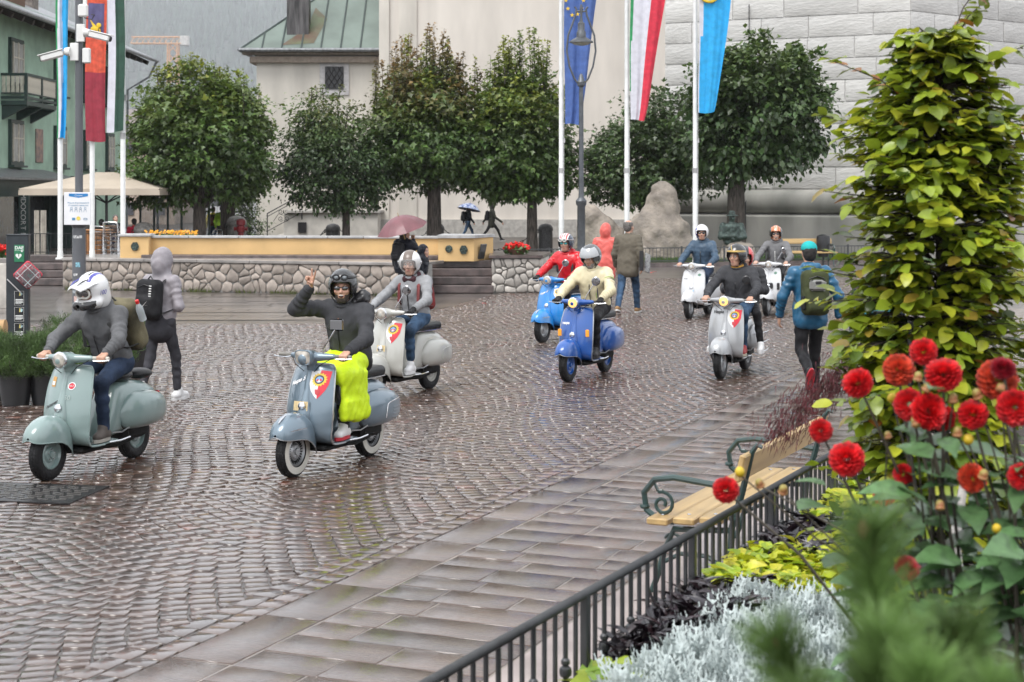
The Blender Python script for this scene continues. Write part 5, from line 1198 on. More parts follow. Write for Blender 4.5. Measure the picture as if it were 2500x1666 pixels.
def dahlia(lab, root, flowers, buds, nleaf, seed, lz=(.55, 1.45)):
    rg = np.random.default_rng(seed); root = np.array(root, float); t = thing('dahlia_plant', lab, 'dahlia', root, group='dahlias in the bed'); stems = []
    for (px, py, r, Y, k) in flowers:
        w = at(px*1.0625, py*1.0625, Y)-root; rad = r*1.0625*Y/F
        face = np.array((-.1, -.75, .55))+rg.normal(size=3)*.25; face /= np.linalg.norm(face); a_, b_, _ = frame(face)
        M_ = Matrix(((*a_,), (*b_,), (*face,))).transposed().to_4x4() @ Matrix.Scale(rad, 4); M_.translation = w
        inst(dm[k], 'bloom', t, M_)
        s0 = np.array((rg.uniform(-.08, .08), rg.uniform(-.08, .08), 0)); mid = s0*.5+w*.55+np.array((0, .04, .1)); mid[0] = s0[0]+(w[0]-s0[0])*.4
        Pp = [s0, mid, w-face*rad*.3]; MB().tube([Pp[0], (Pp[0]*.3+Pp[1]*.7), Pp[1]*.5+Pp[2]*.5, Pp[2]], [.008, .0065, .0045, .0035], 6).build('stem', M_dst, t, True); stems.append(Pp)
    for (px, py, Y, k) in buds:
        w = at(px*1.0625, py*1.0625, Y)-root; inst(bud_m if k == 0 else ybud_m, 'bud' if k == 0 else 'seed_head', t, TR(*w, rg.uniform(-.5, .5), rg.uniform(-.5, .5), 0, rg.uniform(.8, 1.2)))
        b = stems[rg.integers(len(stems))][1]; MB().tube([b, (b+w)/2+(0, 0, -.03), w-(0, 0, .008)], [.004, .003, .0025], 5).build('stem', M_dst, t)
    for i in range(nleaf):
        st = stems[rg.integers(len(stems))]; f = rg.uniform(.15, .95); p = st[0]+(st[1]-st[0])*f if rg.random() < .5 else st[1]+(st[2]-st[1])*rg.uniform(0, .72); a = rg.uniform(0, 6.28)
        d = np.array((math.cos(a), math.sin(a), rg.uniform(-.2, .5))); d /= np.linalg.norm(d); n_ = np.array((rg.normal()*.3, -.3+rg.normal()*.3, 1)); s_ = np.cross(n_, d); s_ /= np.linalg.norm(s_); u_ = np.cross(d, s_)
        M_ = Matrix(((*d,), (*s_,), (*u_,))).transposed().to_4x4() @ Matrix.Scale(rg.uniform(.07, .15), 4); M_.translation = p+d*.03+np.array((rg.normal()*.06, rg.normal()*.05, rg.normal()*.05)); inst(dlm, 'leaf', t, M_)
    return t
dahlia('leaning red dahlia stems reaching left over the fence', (1.25, 4.45, .5), [(1886, 990, 27, 4.5, 1), (1946, 1055, 40, 4.3, 0), (1668, 1126, 30, 4.6, 0), (1970, 880, 35, 4.35, 0), (2075, 1090, 24, 4.4, 1), (2032, 1137, 26, 4.5, 2)], [(1700, 1085, 4.6, 1), (1745, 1110, 4.6, 0), (2040, 1000, 4.4, 0), (2050, 915, 4.4, 1), (1800, 1125, 4.6, 0)], 60, 51)
dahlia('central cluster of tall red dahlias before the beech', (1.2, 4.2, .5), [(2122, 808, 31, 4.3, 0), (2066, 850, 37, 4.35, 2), (2168, 860, 41, 4.2, 0), (2090, 930, 37, 4.25, 1), (2135, 945, 42, 4.2, 0), (2165, 960, 30, 4.3, 1), (2085, 1305, 28, 4.1, 3)], [(2110, 865, 4.2, 0), (2105, 968, 4.2, 0), (2190, 915, 4.2, 0), (2130, 890, 4.2, 0), (2160, 1160, 4.15, 0)], 130, 52)
dahlia('right hand group of red and orange dahlias at the picture edge', (1.36, 4.1, .5), [(2292, 872, 46, 4.2, 2), (2305, 845, 28, 4.15, 3), (2235, 952, 35, 4.2, 1), (2332, 938, 42, 4.1, 0), (2235, 1098, 34, 4.15, 2), (2345, 1095, 30, 4.1, 1)], [(2225, 1010, 4.2, 1), (2245, 905, 4.2, 0), (2200, 992, 4.2, 0), (2290, 1215, 4.1, 1), (2300, 890, 4.15, 0), (2260, 1090, 4.1, 0)], 180, 53)
# birch stem
M_birch = mat('white_birch_bark', (.62, .6, .56), .7, col2=(.35, .32, .3), scale=4, stretch=(1, 1, 3), bump=.3)
tag(MB().tube([(0, 0, 0), (.02, 0, .4), (-.01, .02, .7), (.02, 0, .92)], [.024, .021, .018, .013], 10).build('birch_stem', M_birch, None, True), 'slim white birch stem among the dahlias', 'birch').location = (1.46, 5.35, .5)
# red lace maple hanging over the walk
rg = np.random.default_rng(61); mb = MB(); tl = thing('lace_maple', 'drooping purple lace leaf maple branch beside the beech', 'maple', (1.62, 7.5, .5)); br0 = np.array((0, 0, .95))
mb.tube([(0, 0, 0), (-.02, 0, .6), (-.05, 0, .95), (-.18, 0, .98), (-.34, 0, .78)], [.02, .016, .012, .008, .003], 6).build('branch', M_bark, tl, True)
mb = MB()
for k in range(1250):
    f = rg.random(); b = np.array((-.05-.36*f+rg.normal()*.05, rg.normal()*.07, .98-.3*f**1.5+rg.normal()*.04+.05)); d = np.array((-.3+rg.normal()*.3, rg.normal()*.3, -.9-rg.random()*.3)); d /= np.linalg.norm(d); L = rg.uniform(.03, .065); s_ = np.cross(d, (0, 1, 0))*.0022; mb.poly([b-s_, b+s_, b+d*L])
tag(mb.build('foliage', mat('lace_leaf_purple', (.13, .035, .045), .6, var=.4, scale=30), tl), kind='stuff')
# out-of-focus pine shoots close to the lens
M_need = leafmat('pine_needle', (.15, .25, .07), .5, .3, var=.3, scale=9, attr=False, coat=0); M_twig = mat('pine_twig', (.2, .12, .06), .8)
rg = np.random.default_rng(71)
pine = thing('dwarf_pine', 'blurred green pine shoots close to the camera at bottom right', 'pine', (.5, 1.95, .5))
def pshoot(px0, py0, px1, py1, Y, w, n):
    a = at(px0, py0, Y)-np.array((.5, 1.95, .5)); b = at(px1, py1, Y)-np.array((.5, 1.95, .5)); MB().tube([a, (a+b)/2+(0, .01, 0), b], [.007, .005, .003], 6).build('shoot', M_twig, pine)
    f = rg.random(n)**.8; p = a+(b-a)*f[:, None]; ax = unitv((b-a)[None])[0]; dirs = unitv(rg.normal(size=(n, 3))*np.array((1, .7, 1))); dirs = unitv(dirs-(dirs @ ax)[:, None]*ax*.8+ax*.75); L = w*rg.uniform(.7, 1.1, n); s_ = unitv(np.cross(dirs, rg.normal(size=(n, 3))))*.0011
    V = np.stack((p-s_, p+s_, p+dirs*L[:, None]+s_*.3, p+dirs*L[:, None]-s_*.3), 1); return V
Vn = [pshoot(*q) for q in ((2150, 1800, 2130, 1290, 2.0, .07, 1500), (2010, 1850, 1890, 1560, 2.0, .06, 900), (2130, 1820, 2170, 1560, 1.85, .065, 900), (2390, 1850, 2330, 1540, 1.9, .065, 1000), (2230, 1850, 2260, 1640, 1.8, .06, 700), (2500, 1850, 2420, 1690, 1.8, .06, 600), (1990, 1800, 1960, 1700, 1.8, .05, 400))]
Vn = np.concatenate(Vn); tag(inst(fill_mesh('needles', Vn.reshape(-1, 3), np.arange(len(Vn)*4).reshape(-1, 4), M_need), 'needles', pine), kind='stuff')
mb = MB().ball(tuple(at(2108, 1293, 2.0)-np.array((.5, 1.95, .5))), (.008, .008, .012)); mb.build('bud', M_twig, pine)
# potted dwarf pines at left
M_pot = mat('black_plastic_pot', (.02, .021, .023), .4, coat=.3); M_pn2 = leafmat('dwarf_pine_needle', (.085, .15, .04), .6, .15, var=.35, scale=5, attr=True, coat=0)
def potted(px, Y, lab, r, hz, pr=.2, seed=0):
    rg = np.random.default_rng(seed); t = thing('potted_pine', lab, 'potted plant', (yl(px, Y), Y, 0), group='potted pines at the left'); 
    MB().lathe([(pr*.72, 0), (pr*.95, .3), (pr*1.03, .3), (pr*1.05, .34), (pr*.92, .34), (pr*.9, .3), (.01, .29)], 22).build('pot', M_pot, t, True, 40)
    n = 620; d = unitv(rg.normal(size=(n, 3))+np.array((0, 0, .35))); d[:, 2] = np.abs(d[:, 2])*.9-.1; c = np.array((0, 0, .38))+d*np.array((r, r*.8, hz))*rg.uniform(.55, 1.05, n)[:, None]
    m = 34; idx = np.repeat(np.arange(n), m); dv = unitv(rg.normal(size=(n*m, 3))*.7+np.repeat(d, m, 0)*.6+np.array((0, 0, .9))); p = c[idx]+rg.normal(size=(n*m, 3))*.022; L = rg.uniform(.02, .042, n*m); s_ = unitv(np.cross(dv, rg.normal(size=(n*m, 3))))*.0028
    V = np.stack((p-s_, p+s_, p+dv*L[:, None]), 1); cb = rg.uniform(.5, 1.35, n)[idx]; C = np.repeat(cb[:, None]*np.ones((1, 3)), 3, 0)
    tag(inst(fill_mesh('foliage', V.reshape(-1, 3), np.arange(n*m*3).reshape(-1, 3), M_pn2, cols=C), 'foliage', t), kind='stuff')
    mb = MB()
    for k in range(8): a = k*.8; mb.tube([(0, 0, .28), (.4*r*math.cos(a), .4*r*math.sin(a), .36), (.75*r*math.cos(a), .7*r*math.sin(a), .5)], [.02, .014, .006], 5)
    mb.build('branches', M_bark, t)
potted(38, 18.0, 'bushy dwarf pine in a black pot at the left edge', .46, .5, .2, 1); potted(112, 18.1, 'bushy dwarf pine in a black pot right behind the grey-green scooter', .44, .5, .2, 2)
potted(165, 19.2, 'taller dwarf pine behind the other black pots', .6, .6, .22, 3); potted(-25, 18.4, 'dwarf pine in a black pot cut by the left edge', .42, .5, .2, 4); potted(330, 21.0, 'small dwarf pine left of the hooded woman', .24, .5, .19, 5)
potted(265, 19.6, 'dwarf pine half hidden behind the helmeted rider', .32, .42, .2, 6)
# ================================================================== SCOOTERS   (local frame: +x forward, +y rider's left, z up)
def catmull(tc, vals, t):
    tc = np.array(tc); vals = np.array(vals); m = np.gradient(vals, tc, axis=0); i = np.clip(np.searchsorted(tc, t)-1, 0, len(tc)-2); h = tc[i+1]-tc[i]; s = (t-tc[i])/h
    if vals.ndim > 1: h = h[:, None]; s = s[:, None]
    return (2*s**3-3*s**2+1)*vals[i]+(s**3-2*s**2+s)*h*m[i]+(-2*s**3+3*s**2)*vals[i+1]+(s**3-s**2)*h*m[i+1]
LT = [0, .03, .08, .2, .4, .56, .66, .74, .80, .88, .96, 1.]
LX = [.335, .342, .354, .388, .432, .455, .455, .425, .37, .25, .05, -.08]
LZ = [.905, .895, .87, .79, .64, .49, .39, .305, .255, .236, .236, .24]
LW = [.11, .152, .182, .204, .220, .224, .219, .212, .206, .2, .195, .19]
TT = np.linspace(0, 1, 60); LXd, LZd, LWd = (catmull(LT, q, TT) for q in (LX, LZ, LW)); LSd = np.r_[0, np.cumsum(np.hypot(np.diff(LXd), np.diff(LZd)))]
def shield(u, t, wide=1.):
    x, z, w = np.interp(t, TT, LXd), np.interp(t, TT, LZd), np.interp(t, TT, LWd)*wide
    k = np.clip((.86-t)/.2, 0, 1)*np.clip(t/.05+.3, 0, 1); b = np.abs(u)**2.2
    return np.stack(np.broadcast_arrays(x-.085*b*k, u*w, z-.006*b*(1-k)), -1)
def on_shield(y, s, off=.003):
    t = np.interp(s, LSd, TT); w = np.interp(t, TT, LWd); p = shield(y/w, t); e = 1e-3
    du = shield(y/w+e, t)-p; dv = shield(y/w, t+e)-p; n = np.cross(dv, du); n /= np.linalg.norm(n, axis=-1, keepdims=True); n = np.where(n[..., :1] < 0, -n, n)
    return p+n*off
M_chr = mat('chrome', (.62, .63, .65), .12, metal=1., var=.05); M_alu = mat('aluminium_trim', (.42, .43, .44), .35, metal=.9)
M_tyre = mat('wet_tyre_rubber', (.011, .011, .012), .5, spec=.3, var=.2, scale=30, bump=.6, bscale=60, bdist=.01); M_wwall = mat('whitewall', (.6, .58, .52), .6, var=.08)
M_seatb = mat('black_seat_vinyl', (.011, .011, .012), .4, spec=.3, coat=.1, coatr=.25, bump=.2, bscale=90); M_lens = mat('headlamp_glass', (.5, .46, .4), .06, var=.3, scale=12, coat=1.); M_lensg = mat('headlamp_glass_clear', (.45, .45, .46), .05, var=.3, scale=12, coat=1.)
M_lit = mat('headlamp_lit', (1., .52, .16), .1, emit=.7, var=.3, scale=14); M_ind = mat('indicator_orange', (.75, .3, .03), .25, emit=.25); M_redl = mat('tail_red', (.5, .02, .03), .25)
M_uv = mat('scooter_underside', (.014, .014, .014), .6, spec=.2, var=.3); M_grip = mat('grey_grip', (.2, .19, .17), .6); M_gripb = mat('black_grip', (.018, .018, .018), .6); M_mirr = mat('mirror_glass', (.32, .32, .33), .05, metal=1., var=.02)
M_ebw = mat('emblem_white', (.7, .7, .7), .4, var=.02); M_ebr = mat('emblem_red', (.62, .03, .05), .4, var=.05); M_eby = mat('emblem_yellow', (.75, .5, .04), .4); M_ebb = mat('emblem_blue', (.2, .42, .68), .4); M_ebk = mat('emblem_dark', (.05, .05, .06), .4); M_plq = mat('brass_plaque', (.6, .47, .25), .4, var=.1, scale=60)
def wheel(sc, x, paint, style, z=.208):
    w = MB().lathe([(.118, -.035), (.15, -.046), (.185, -.046), (.203, -.034), (.209, -.015), (.2105, 0), (.209, .015), (.203, .034), (.185, .046), (.15, .046), (.118, .035)], 36, axis='y', cap=False).build('wheel', M_tyre, sc, True, M=TR(x, 0, z))
    tr = MB()                                                # tread blocks
    for k in range(40):
        for s_ in (-1, 0, 1): a = k*2*math.pi/40+(.08 if s_ else 0); tr.box((0, 0, .2105 if s_ == 0 else .206), (.022, .016, .006), M=Matrix.Rotation(a, 4, 'Y') @ TR(0, s_*.022, 0))
    tag(tr.build('tread', M_tyre, w), kind='stuff')
    m = paint if style in ('paint', 'blue') else mat('rim_silver', (.4, .41, .42), .4, metal=.7)
    for s_ in (-1, 1):
        if style == 'white': MB().lathe([(.128, s_*.0475), (.16, s_*.0490), (.184, s_*.0475)], 36, axis='y', cap=False).build('whitewall', M_wwall, w, True)
        MB().lathe([(.122, s_*.04), (.112, s_*.044), (.104, s_*.03), (.1, s_*.022), (.07, s_*.02), (.055, s_*.034), (.03, s_*.036), (.028, s_*.05), (.002, s_*.052)], 28, axis='y', cap=False).build('rim', m, w, True, 30)
        if style == 'white':
            mb = MB()
            for k in range(26): a = k*2*math.pi/26; mb.box((0, 0, .088), (.006, .01, .026), M=Matrix.Rotation(a, 4, 'Y') @ TR(0, s_*.024, 0))
            tag(mb.build('rim_slots', M_uv, w), kind='stuff')
        mb = MB()
        for k in range(5): a = k*2*math.pi/5; mb.lathe([(.007, s_*.03), (.007, s_*.04), (.001, s_*.041)], 6, axis='y', M=Matrix.Rotation(a, 4, 'Y') @ TR(0, 0, .043))
        mb.build('wheel_nuts', M_chr, w)
    return w
def sup_ring(x, w, zb, zt, p=2.6, k=20):
    q = np.arange(k)*2*math.pi/k; c, s_ = np.cos(q), np.sin(q); e = 2/p
    return np.stack((np.full(k, x), w*np.sign(c)*np.abs(c)**e, (zb+zt)/2+(zt-zb)/2*np.sign(s_)*np.abs(s_)**e), 1)
def decal(sc, name, polys, m, off=.003):
    """flat print following the curved shield; polys in (y, s) metres, s measured down from the top edge"""
    mb = MB()
    for P in polys:
        P = np.array(P, float); lo, hi = P.min(0), P.max(0)
        if max(hi-lo) < .03: mb.poly(on_shield(P[:, 0], P[:, 1], off)); continue
        ns, ny = max(2, int((hi[1]-lo[1])/.012)), max(2, int((hi[0]-lo[0])/.015)); rows = []
        for s0 in np.linspace(lo[1]+1e-5, hi[1]-1e-5, ns+1):
            xs_ = [a[0]+(b[0]-a[0])*(s0-a[1])/(b[1]-a[1]) for a, b in zip(P, np.roll(P, -1, 0)) if (a[1]-s0)*(b[1]-s0) <= 0 and a[1] != b[1]]
            rows.append(on_shield(np.linspace(min(xs_), max(xs_), ny+1), np.full(ny+1, s0), off))
        mb.rings(rows, closed=False, cap=False)
    return mb.build(name, m, sc)
def disc(y, s, r, n=20, r2=None): return [(y+(r if (r2 is None or k % 2 == 0) else r2)*math.cos(2*math.pi*k/n), s+(r if (r2 is None or k % 2 == 0) else r2)*math.sin(2*math.pi*k/n)) for k in range(n)]
def ringq(y, s, r0, r1, n=24): return [[(y+r0*math.cos(a), s+r0*math.sin(a)), (y+r1*math.cos(a), s+r1*math.sin(a)), (y+r1*math.cos(b), s+r1*math.sin(b)), (y+r0*math.cos(b), s+r0*math.sin(b))] for a, b in ((2*math.pi*k/n, 2*math.pi*(k+1)/n) for k in range(n))]
def emblem(sc, y=.105, s=.19, k=1.):
    def sh(P): return [(y+a*k, s+b*k) for a, b in P]
    L = [(-.062, -.08), (.0, -.085), (.0, .105), (-.02, .085), (-.045, .05), (-.06, .01)]; Rr = [(.0, -.085), (.062, -.08), (.06, .01), (.045, .05), (.02, .085), (.0, .105)]
    e = decal(sc, 'club_emblem', [sh(L)], M_ebw, .003); 
    decal(e, 'red_half', [sh(Rr)], M_ebr, .003); k0 = k; gy, gs = y, s-.022*k; k = k*.8
    decal(e, 'gear', ringq(gy, gs, .037*k, .050*k)+[disc(gy+.053*k*math.cos(a), gs+.053*k*math.sin(a), .0055*k, 6) for a in np.linspace(0, 6.28, 16, endpoint=False)], M_eby, .0045)
    decal(e, 'gear_face', ringq(gy, gs, .026*k, .037*k), M_ebk, .005); decal(e, 'gear_sky', [disc(gy, gs, .027*k)], M_ebb, .0056)
    decal(e, 'gear_peaks', [[(gy-.024*k, gs+.012*k), (gy-.01*k, gs-.01*k), (gy+.004*k, gs+.014*k)], [(gy-.004*k, gs+.014*k), (gy+.012*k, gs-.012*k), (gy+.025*k, gs+.01*k)]], M_ebr, .0066); decal(e, 'gear_snow', [[(gy-.012*k, gs+.024*k), (gy-.0*k, gs+.0*k), (gy+.014*k, gs+.022*k)]], M_ebw, .0076)
    k = k0; ez = s+.055*k; decal(e, 'eagle', [[(y-.018*k, ez-.012*k), (y-.008*k, ez+.002*k), (y-.004*k, ez-.012*k), (y+.004*k, ez-.012*k), (y+.008*k, ez+.002*k), (y+.018*k, ez-.012*k), (y+.012*k, ez+.018*k), (y+.0, ez+.026*k), (y-.012*k, ez+.018*k)]], mat('emblem_eagle', (.5, .05, .06), .4), .006)
def script(sc, txt, y, s, size, m, rise=.0, shear=.35, bold=.0):
    V, Fa = text_geo(txt, size, shear, 0, bold); P = on_shield(y+V[:, 0], s-V[:, 1]+V[:, 0]*rise, .0055); return inst(fill_mesh('lettering', P, Fa, m), 'lettering', sc)
def scooter(lab, front, rear=None, head=None, paint=(.2, .2, .2), rim='paint', lamp='round', lit=False, seat='long', trim=None, spare=False, opts=(), metal=.0, mirror='round', grips=None):
    f = np.array(front[:2]); 
    if rear is not None: d = f-np.array(rear[:2])
    else: d = np.array(head, float)
    d = d/np.linalg.norm(d); o = f-d*.62
    sc = thing('motor_scooter', lab, 'scooter', (o[0], o[1], 0), math.atan2(d[1], d[0]), 'motor scooters riding across the square')
    pm = mat('paint_'+lab.split(' scooter')[0].replace(' ', '_')[-24:], paint, .28, metal=metal, var=.04, scale=2, coat=.9, coatr=.05); trim = trim or pm
    # leg shield with floor
    U = np.linspace(-1, 1, 19); Tv = np.linspace(0, 1, 46); G = shield(U[None, :], Tv[:, None]); dU = np.gradient(G, axis=1); dV = np.gradient(G, axis=0); Nn = np.cross(dV, dU); Nn /= np.linalg.norm(Nn, axis=-1, keepdims=True)+1e-9
    Nn = np.where((Nn[..., 0:1]*1.-Nn[..., 2:3]*.6) < 0, -Nn, Nn); B = G-Nn*.012; n1 = 46*19; V = np.concatenate((G.reshape(-1, 3), B.reshape(-1, 3))); I = np.arange(n1).reshape(46, 19)
    Q = np.stack((I[:-1, :-1], I[:-1, 1:], I[1:, 1:], I[1:, :-1]), -1).reshape(-1, 4); edge = np.r_[I[:, 0], I[-1, 1:], I[::-1, -1][1:], I[0, ::-1][1:-1]]; en = np.roll(edge, -1)
    Q = np.concatenate((Q, Q[:, ::-1]+n1, np.stack((edge, en, en+n1, edge+n1), 1))); ls_ = inst(fill_mesh('leg_shield', V, Q, pm, smooth=True, sharp=50), 'leg_shield', sc)
    E = np.concatenate((G[::-1, 0][3:], G[0, :], G[:43, -1])); MB().tube(E-np.array((.004, 0, 0)), .0085, 6).build('edge_trim', trim, ls_, True)
    # front centre fairing
    rg_ = []
    for zz_, w_, dpt in ((.30, .05, .03), (.42, .062, .055), (.52, .056, .06), (.6, .042, .042), (.7, .03, .026), (.82, .026, .018), (.9, .03, .03)):
        t_ = np.interp(-zz_, -LZd[:45], TT[:45]); c = shield(np.array(0.), np.array(t_)); q = np.linspace(0, math.pi, 9); rg_.append(np.stack((c[0]-.012+dpt*np.sin(q)**.8+.0, w_*np.cos(q), np.full(9, c[2])), 1))
    MB().rings(rg_, closed=False, cap=False).build('front_fairing', pm, ls_, True)
    MB().lathe([(.034, 0), (.033, .01), (.026, .016), (.01, .02), (.001, .021)], 18, axis='x').build('horn_badge', M_chr, ls_, True, M=TR(.488, 0, .565, 0, R(-10)))
    # mudguard
    stn = [(.875, .012, .352, .374), (.868, .045, .338, .40), (.85, .075, .33, .43), (.81, .098, .325, .468), (.75, .112, .322, .503), (.67, .12, .318, .525), (.59, .122, .305, .525), (.52, .12, .275, .505), (.46, .115, .225, .47), (.42, .1, .18, .43), (.40, .08, .165, .40)]
    rg_ = []
    for x, w_, zb, zt in stn:
        q = np.linspace(0, math.pi, 15); rg_.append(np.stack((np.full(15, x)+.0*q, w_*np.sign(np.cos(q))*np.abs(np.cos(q))**.75, zb+(zt-zb)*np.abs(np.sin(q))**.8), 1))
    mg = MB().rings(rg_, closed=False, cap=False).build('mudguard', pm, sc, True)
    MB().tube(np.concatenate(([r[0] for r in rg_][::-1], [r[-1] for r in rg_])), .005, 5).build('mudguard_rim', pm if trim is pm else trim, mg, True)
    if 'crestbar' in opts: MB().tube([(.83, 0, .462), (.79, 0, .492), (.73, 0, .515)], [.004, .011, .004], 6).build('mudguard_crest', M_chr, mg, True); [MB().tube([(.80, s_*.104, .40), (.7, s_*.121, .405), (.6, s_*.1245, .405)], [.003, .006, .003], 5).build('mudguard_bar', M_chr, mg, True) for s_ in (-1, 1)]
    wheel(sc, .62, pm, rim); wheel(sc, -.58, pm, rim if rim != 'white' else 'white')
    MB().tube([(.62, -.07, .208), (.59, -.085, .27), (.555, -.07, .42)], [.022, .02, .02], 8).build('fork_link', M_alu, sc, True); MB().tube([(.635, -.09, .2), (.66, -.1, .29), (.6, -.1, .36)], .006, 5).build('brake_cable', M_uv, sc)
    # rear body
    st_ = [(-.05, .09, .245, .33), (-.075, .112, .242, .42), (-.12, .126, .24, .58), (-.17, .13, .245, .68), (-.26, .135, .26, .705), (-.45, .14, .29, .705), (-.6, .137, .31, .685), (-.73, .122, .34, .635), (-.83, .095, .365, .56), (-.89, .06, .385, .48), (-.91, .02, .41, .44)]
    bd = MB().rings([sup_ring(x, w_, zb, zt, 3.2, 24) for x, w_, zb, zt in st_]).build('rear_body', pm, sc, True, 60)
    cx_ = [-.195, -.215, -.25, -.31, -.4, -.52, -.64, -.75, -.83, -.88, -.9]; cb = [.002, .035, .065, .09, .108, .113, .106, .085, .055, .025, .004]; ct = [.45, .505, .55, .59, .61, .612, .6, .57, .53, .48, .45]; cz = [.40, .345, .31, .293, .286, .286, .29, .30, .32, .36, .4]
    def cowl_y(x, z): 
        b_, t_, zb = np.interp(-x, -np.array(cx_), cb), np.interp(-x, -np.array(cx_), ct), np.interp(-x, -np.array(cx_), cz); c = np.clip(2*(z-(t_+zb)/2)/(t_-zb), -1, 1); return .125+b_*(1-abs(c)**2.6)**(1/2.6)
    for s_ in (-1, 1):
        rg_ = []
        for x, b_, t_, zb in zip(cx_, cb, ct, cz):
            q = np.linspace(-1, 1, 15); c = np.sin(q*math.pi/2); y = .118+(b_+.007)*(1-np.abs(c)**2.6)**(1/2.6); rg_.append(np.stack((np.full(15, x), s_*y, (t_+zb)/2+(t_-zb)/2*c), 1))
        cw = MB().rings(rg_, closed=False, cap=False).build('side_cowl', pm, sc, True)
        lo_ = [r[0] for r in rg_]; hi_ = [r[-1] for r in rg_]; MB().tube([np.array((p[0], s_*(abs(p[1])+.003), p[2])) for p in lo_+hi_[::-1]], .0035, 4, loop=True).build('cowl_seam', M_uv, cw)
        if 'ridge' in opts or 'crestbar' in opts:
            ridge = [(x, s_*(cowl_y(x, z)+.004), z) for x, z in ((-.5, .36), (-.5, .43), (-.512, .475), (-.54, .487), (-.64, .5), (-.74, .505), (-.83, .505))]; MB().tube(ridge, .005, 5).build('cowl_moulding', M_chr if 'crestbar' in opts else pm, cw, True)
            for k in range(4 if 'crestbar' in opts else 0): MB().tube([(x, s_*(cowl_y(x, .44-.03*k)+.002), .44-.03*k) for x in (-.62, -.7, -.78)], .0035, 5).build('cowl_bar', pm, cw, True)
    # floor, runners, underside
    MB().bbox((.1, 0, .2), (.55, .3, .05), .02).build('underbody', M_uv, sc); MB().tube([(.1, .06, .19), (-.2, .1, .17), (-.42, .1, .2)], .016, 7).build('stand', M_uv, sc, True)
    for y in (-.16, -.125, .125, .16): MB().tube([(.3, y, .252), (.2, y, .25), (-.05, y, .25)], .006, 5).build('floor_runner', M_alu, sc)
    MB().bbox((-.48, .0, .26), (.34, .22, .14), .03).build('engine', M_uv, sc); MB().tube([(-.3, -.1, .2), (-.55, -.14, .19), (-.78, -.14, .2)], .03, 8).build('exhaust', M_uv, sc, True)
    MB().tube([(.05, .19, .235), (-.1, .2, .232), (-.28, .17, .235)], .009, 6).build('side_rail', M_chr, sc, True)
    # seat
    sd = Sdf()
    if seat == 'saddle': sd.ell((-.32, 0, .75), (.17, .13, .055), .03).cone((-.2, 0, .755), (-.05, 0, .765), .06, .035, .04).ell((-.66, 0, .735), (.13, .115, .05), .02)
    else: sd.box((-.36, 0, .752), (.66, .255, .1), .045, .03).ell((-.12, 0, .75), (.16, .115, .048), .04)
    so_ = sd.build('seat', M_seatb, sc, .012)
    if seat != 'saddle': MB().tube([(.0, 0, .712), (-.1, .118, .712), (-.4, .132, .712), (-.66, .12, .712), (-.69, 0, .712), (-.66, -.12, .712), (-.4, -.132, .712), (-.1, -.118, .712)], .007, 5, loop=True).build('seat_strip', M_chr, so_, True)
    MB().bbox((-.92, 0, .52), (.03, .09, .07), .012).build('tail_lamp', M_redl, sc); MB().bbox((-.93, 0, .36), (.01, .17, .15), .004).build('number_plate', M_cw, sc)
    # handlebar and headlamp
    sd = Sdf(); sd.cone((.435, 0, .955), (.33, 0, .965), .066, .05, .03)
    for s_ in (-1, 1): sd.cone((.37, s_*.03, .962), (.315, s_*.2, .965), .042, .024, .035)
    sd.cone((.345, 0, .93), (.345, 0, .87), .045, .04, .03)
    hb = sd.build('handlebar', pm, sc, .008)
    gm = grips or M_grip
    for s_ in (-1, 1):
        MB().tube([(.312, s_*.2, .966), (.285, s_*.355, .964)], .0175, 9).build('grip', gm, hb, True); MB().tube([(.33, s_*.215, .955), (.355, s_*.25, .95), (.338, s_*.33, .95), (.325, s_*.385, .955)], [.006, .006, .005, .007], 6).build('lever', M_chr, hb, True)
    if lamp == 'round':
        MB().lathe([(.066, .0), (.07, .008), (.066, .02), (.06, .024)], 26, axis='x').build('lamp_bezel', M_chr, hb, True, M=TR(.455, 0, .958, 0, R(4))); MB().lathe([(.06, 0), (.052, .012), (.03, .02), (.001, .023)], 24, axis='x').build('headlamp', M_lit if lit else M_lens if lamp == 'round' and lit is False else M_lensg, hb, True, M=TR(.476, 0, .957, 0, R(4)))
    else:
        q = np.arange(28)*2*math.pi/28; c, s2 = np.cos(q), np.sin(q); y = np.sign(c)*np.abs(c)**.6*(1+.12*s2); z = np.sign(s2)*np.abs(s2)**.6
        rr = lambda x, a, b: np.stack((np.full(28, x), y*a, z*b), 1)
        MB().rings([rr(-.1, .05, .045), rr(-.02, .078, .062), rr(.015, .082, .066), rr(.024, .078, .062), rr(.022, .07, .055)], cap=False).build('lamp_bezel', pm, hb, True, M=TR(.455, 0, .965, 0, R(4))); MB().rings([rr(.02, .074, .058), rr(.03, .06, .045), rr(.034, .02, .015)]).build('headlamp', M_lens, hb, True, M=TR(.455, 0, .965, 0, R(4)))
    for sgn in {'round': (1,), 'both': (1, -1), 'rect': (1,), 'black': (1,), None: ()}[mirror]:
        mm = M_chr if mirror != 'black' else M_ck
        MB().tube([(.35, sgn*.12, .975), (.365, sgn*.13, 1.03), (.34, sgn*.235, 1.2)], .0055, 6).build('mirror_stem', mm, hb, True)
        if mirror == 'rect': MB().bbox((.338, sgn*.245, 1.235), (.022, .135, .095), .012).build('mirror', M_mirr, hb)
        else: MB().lathe([(.001, .016), (.045, .012), (.056, .002), (.056, -.006), (.001, -.008)], 20, axis='x').build('mirror', M_mirr if mirror != 'black' else M_ck, hb, True, M=TR(.338, sgn*.255, 1.225, 0, R(6), R(12*sgn)))
    MB().lathe([(.034, 0), (.034, .012), (.03, .014)], 16).build('speedometer', M_ck, hb, True, M=TR(.365, 0, 1.002, 0, R(-18)))
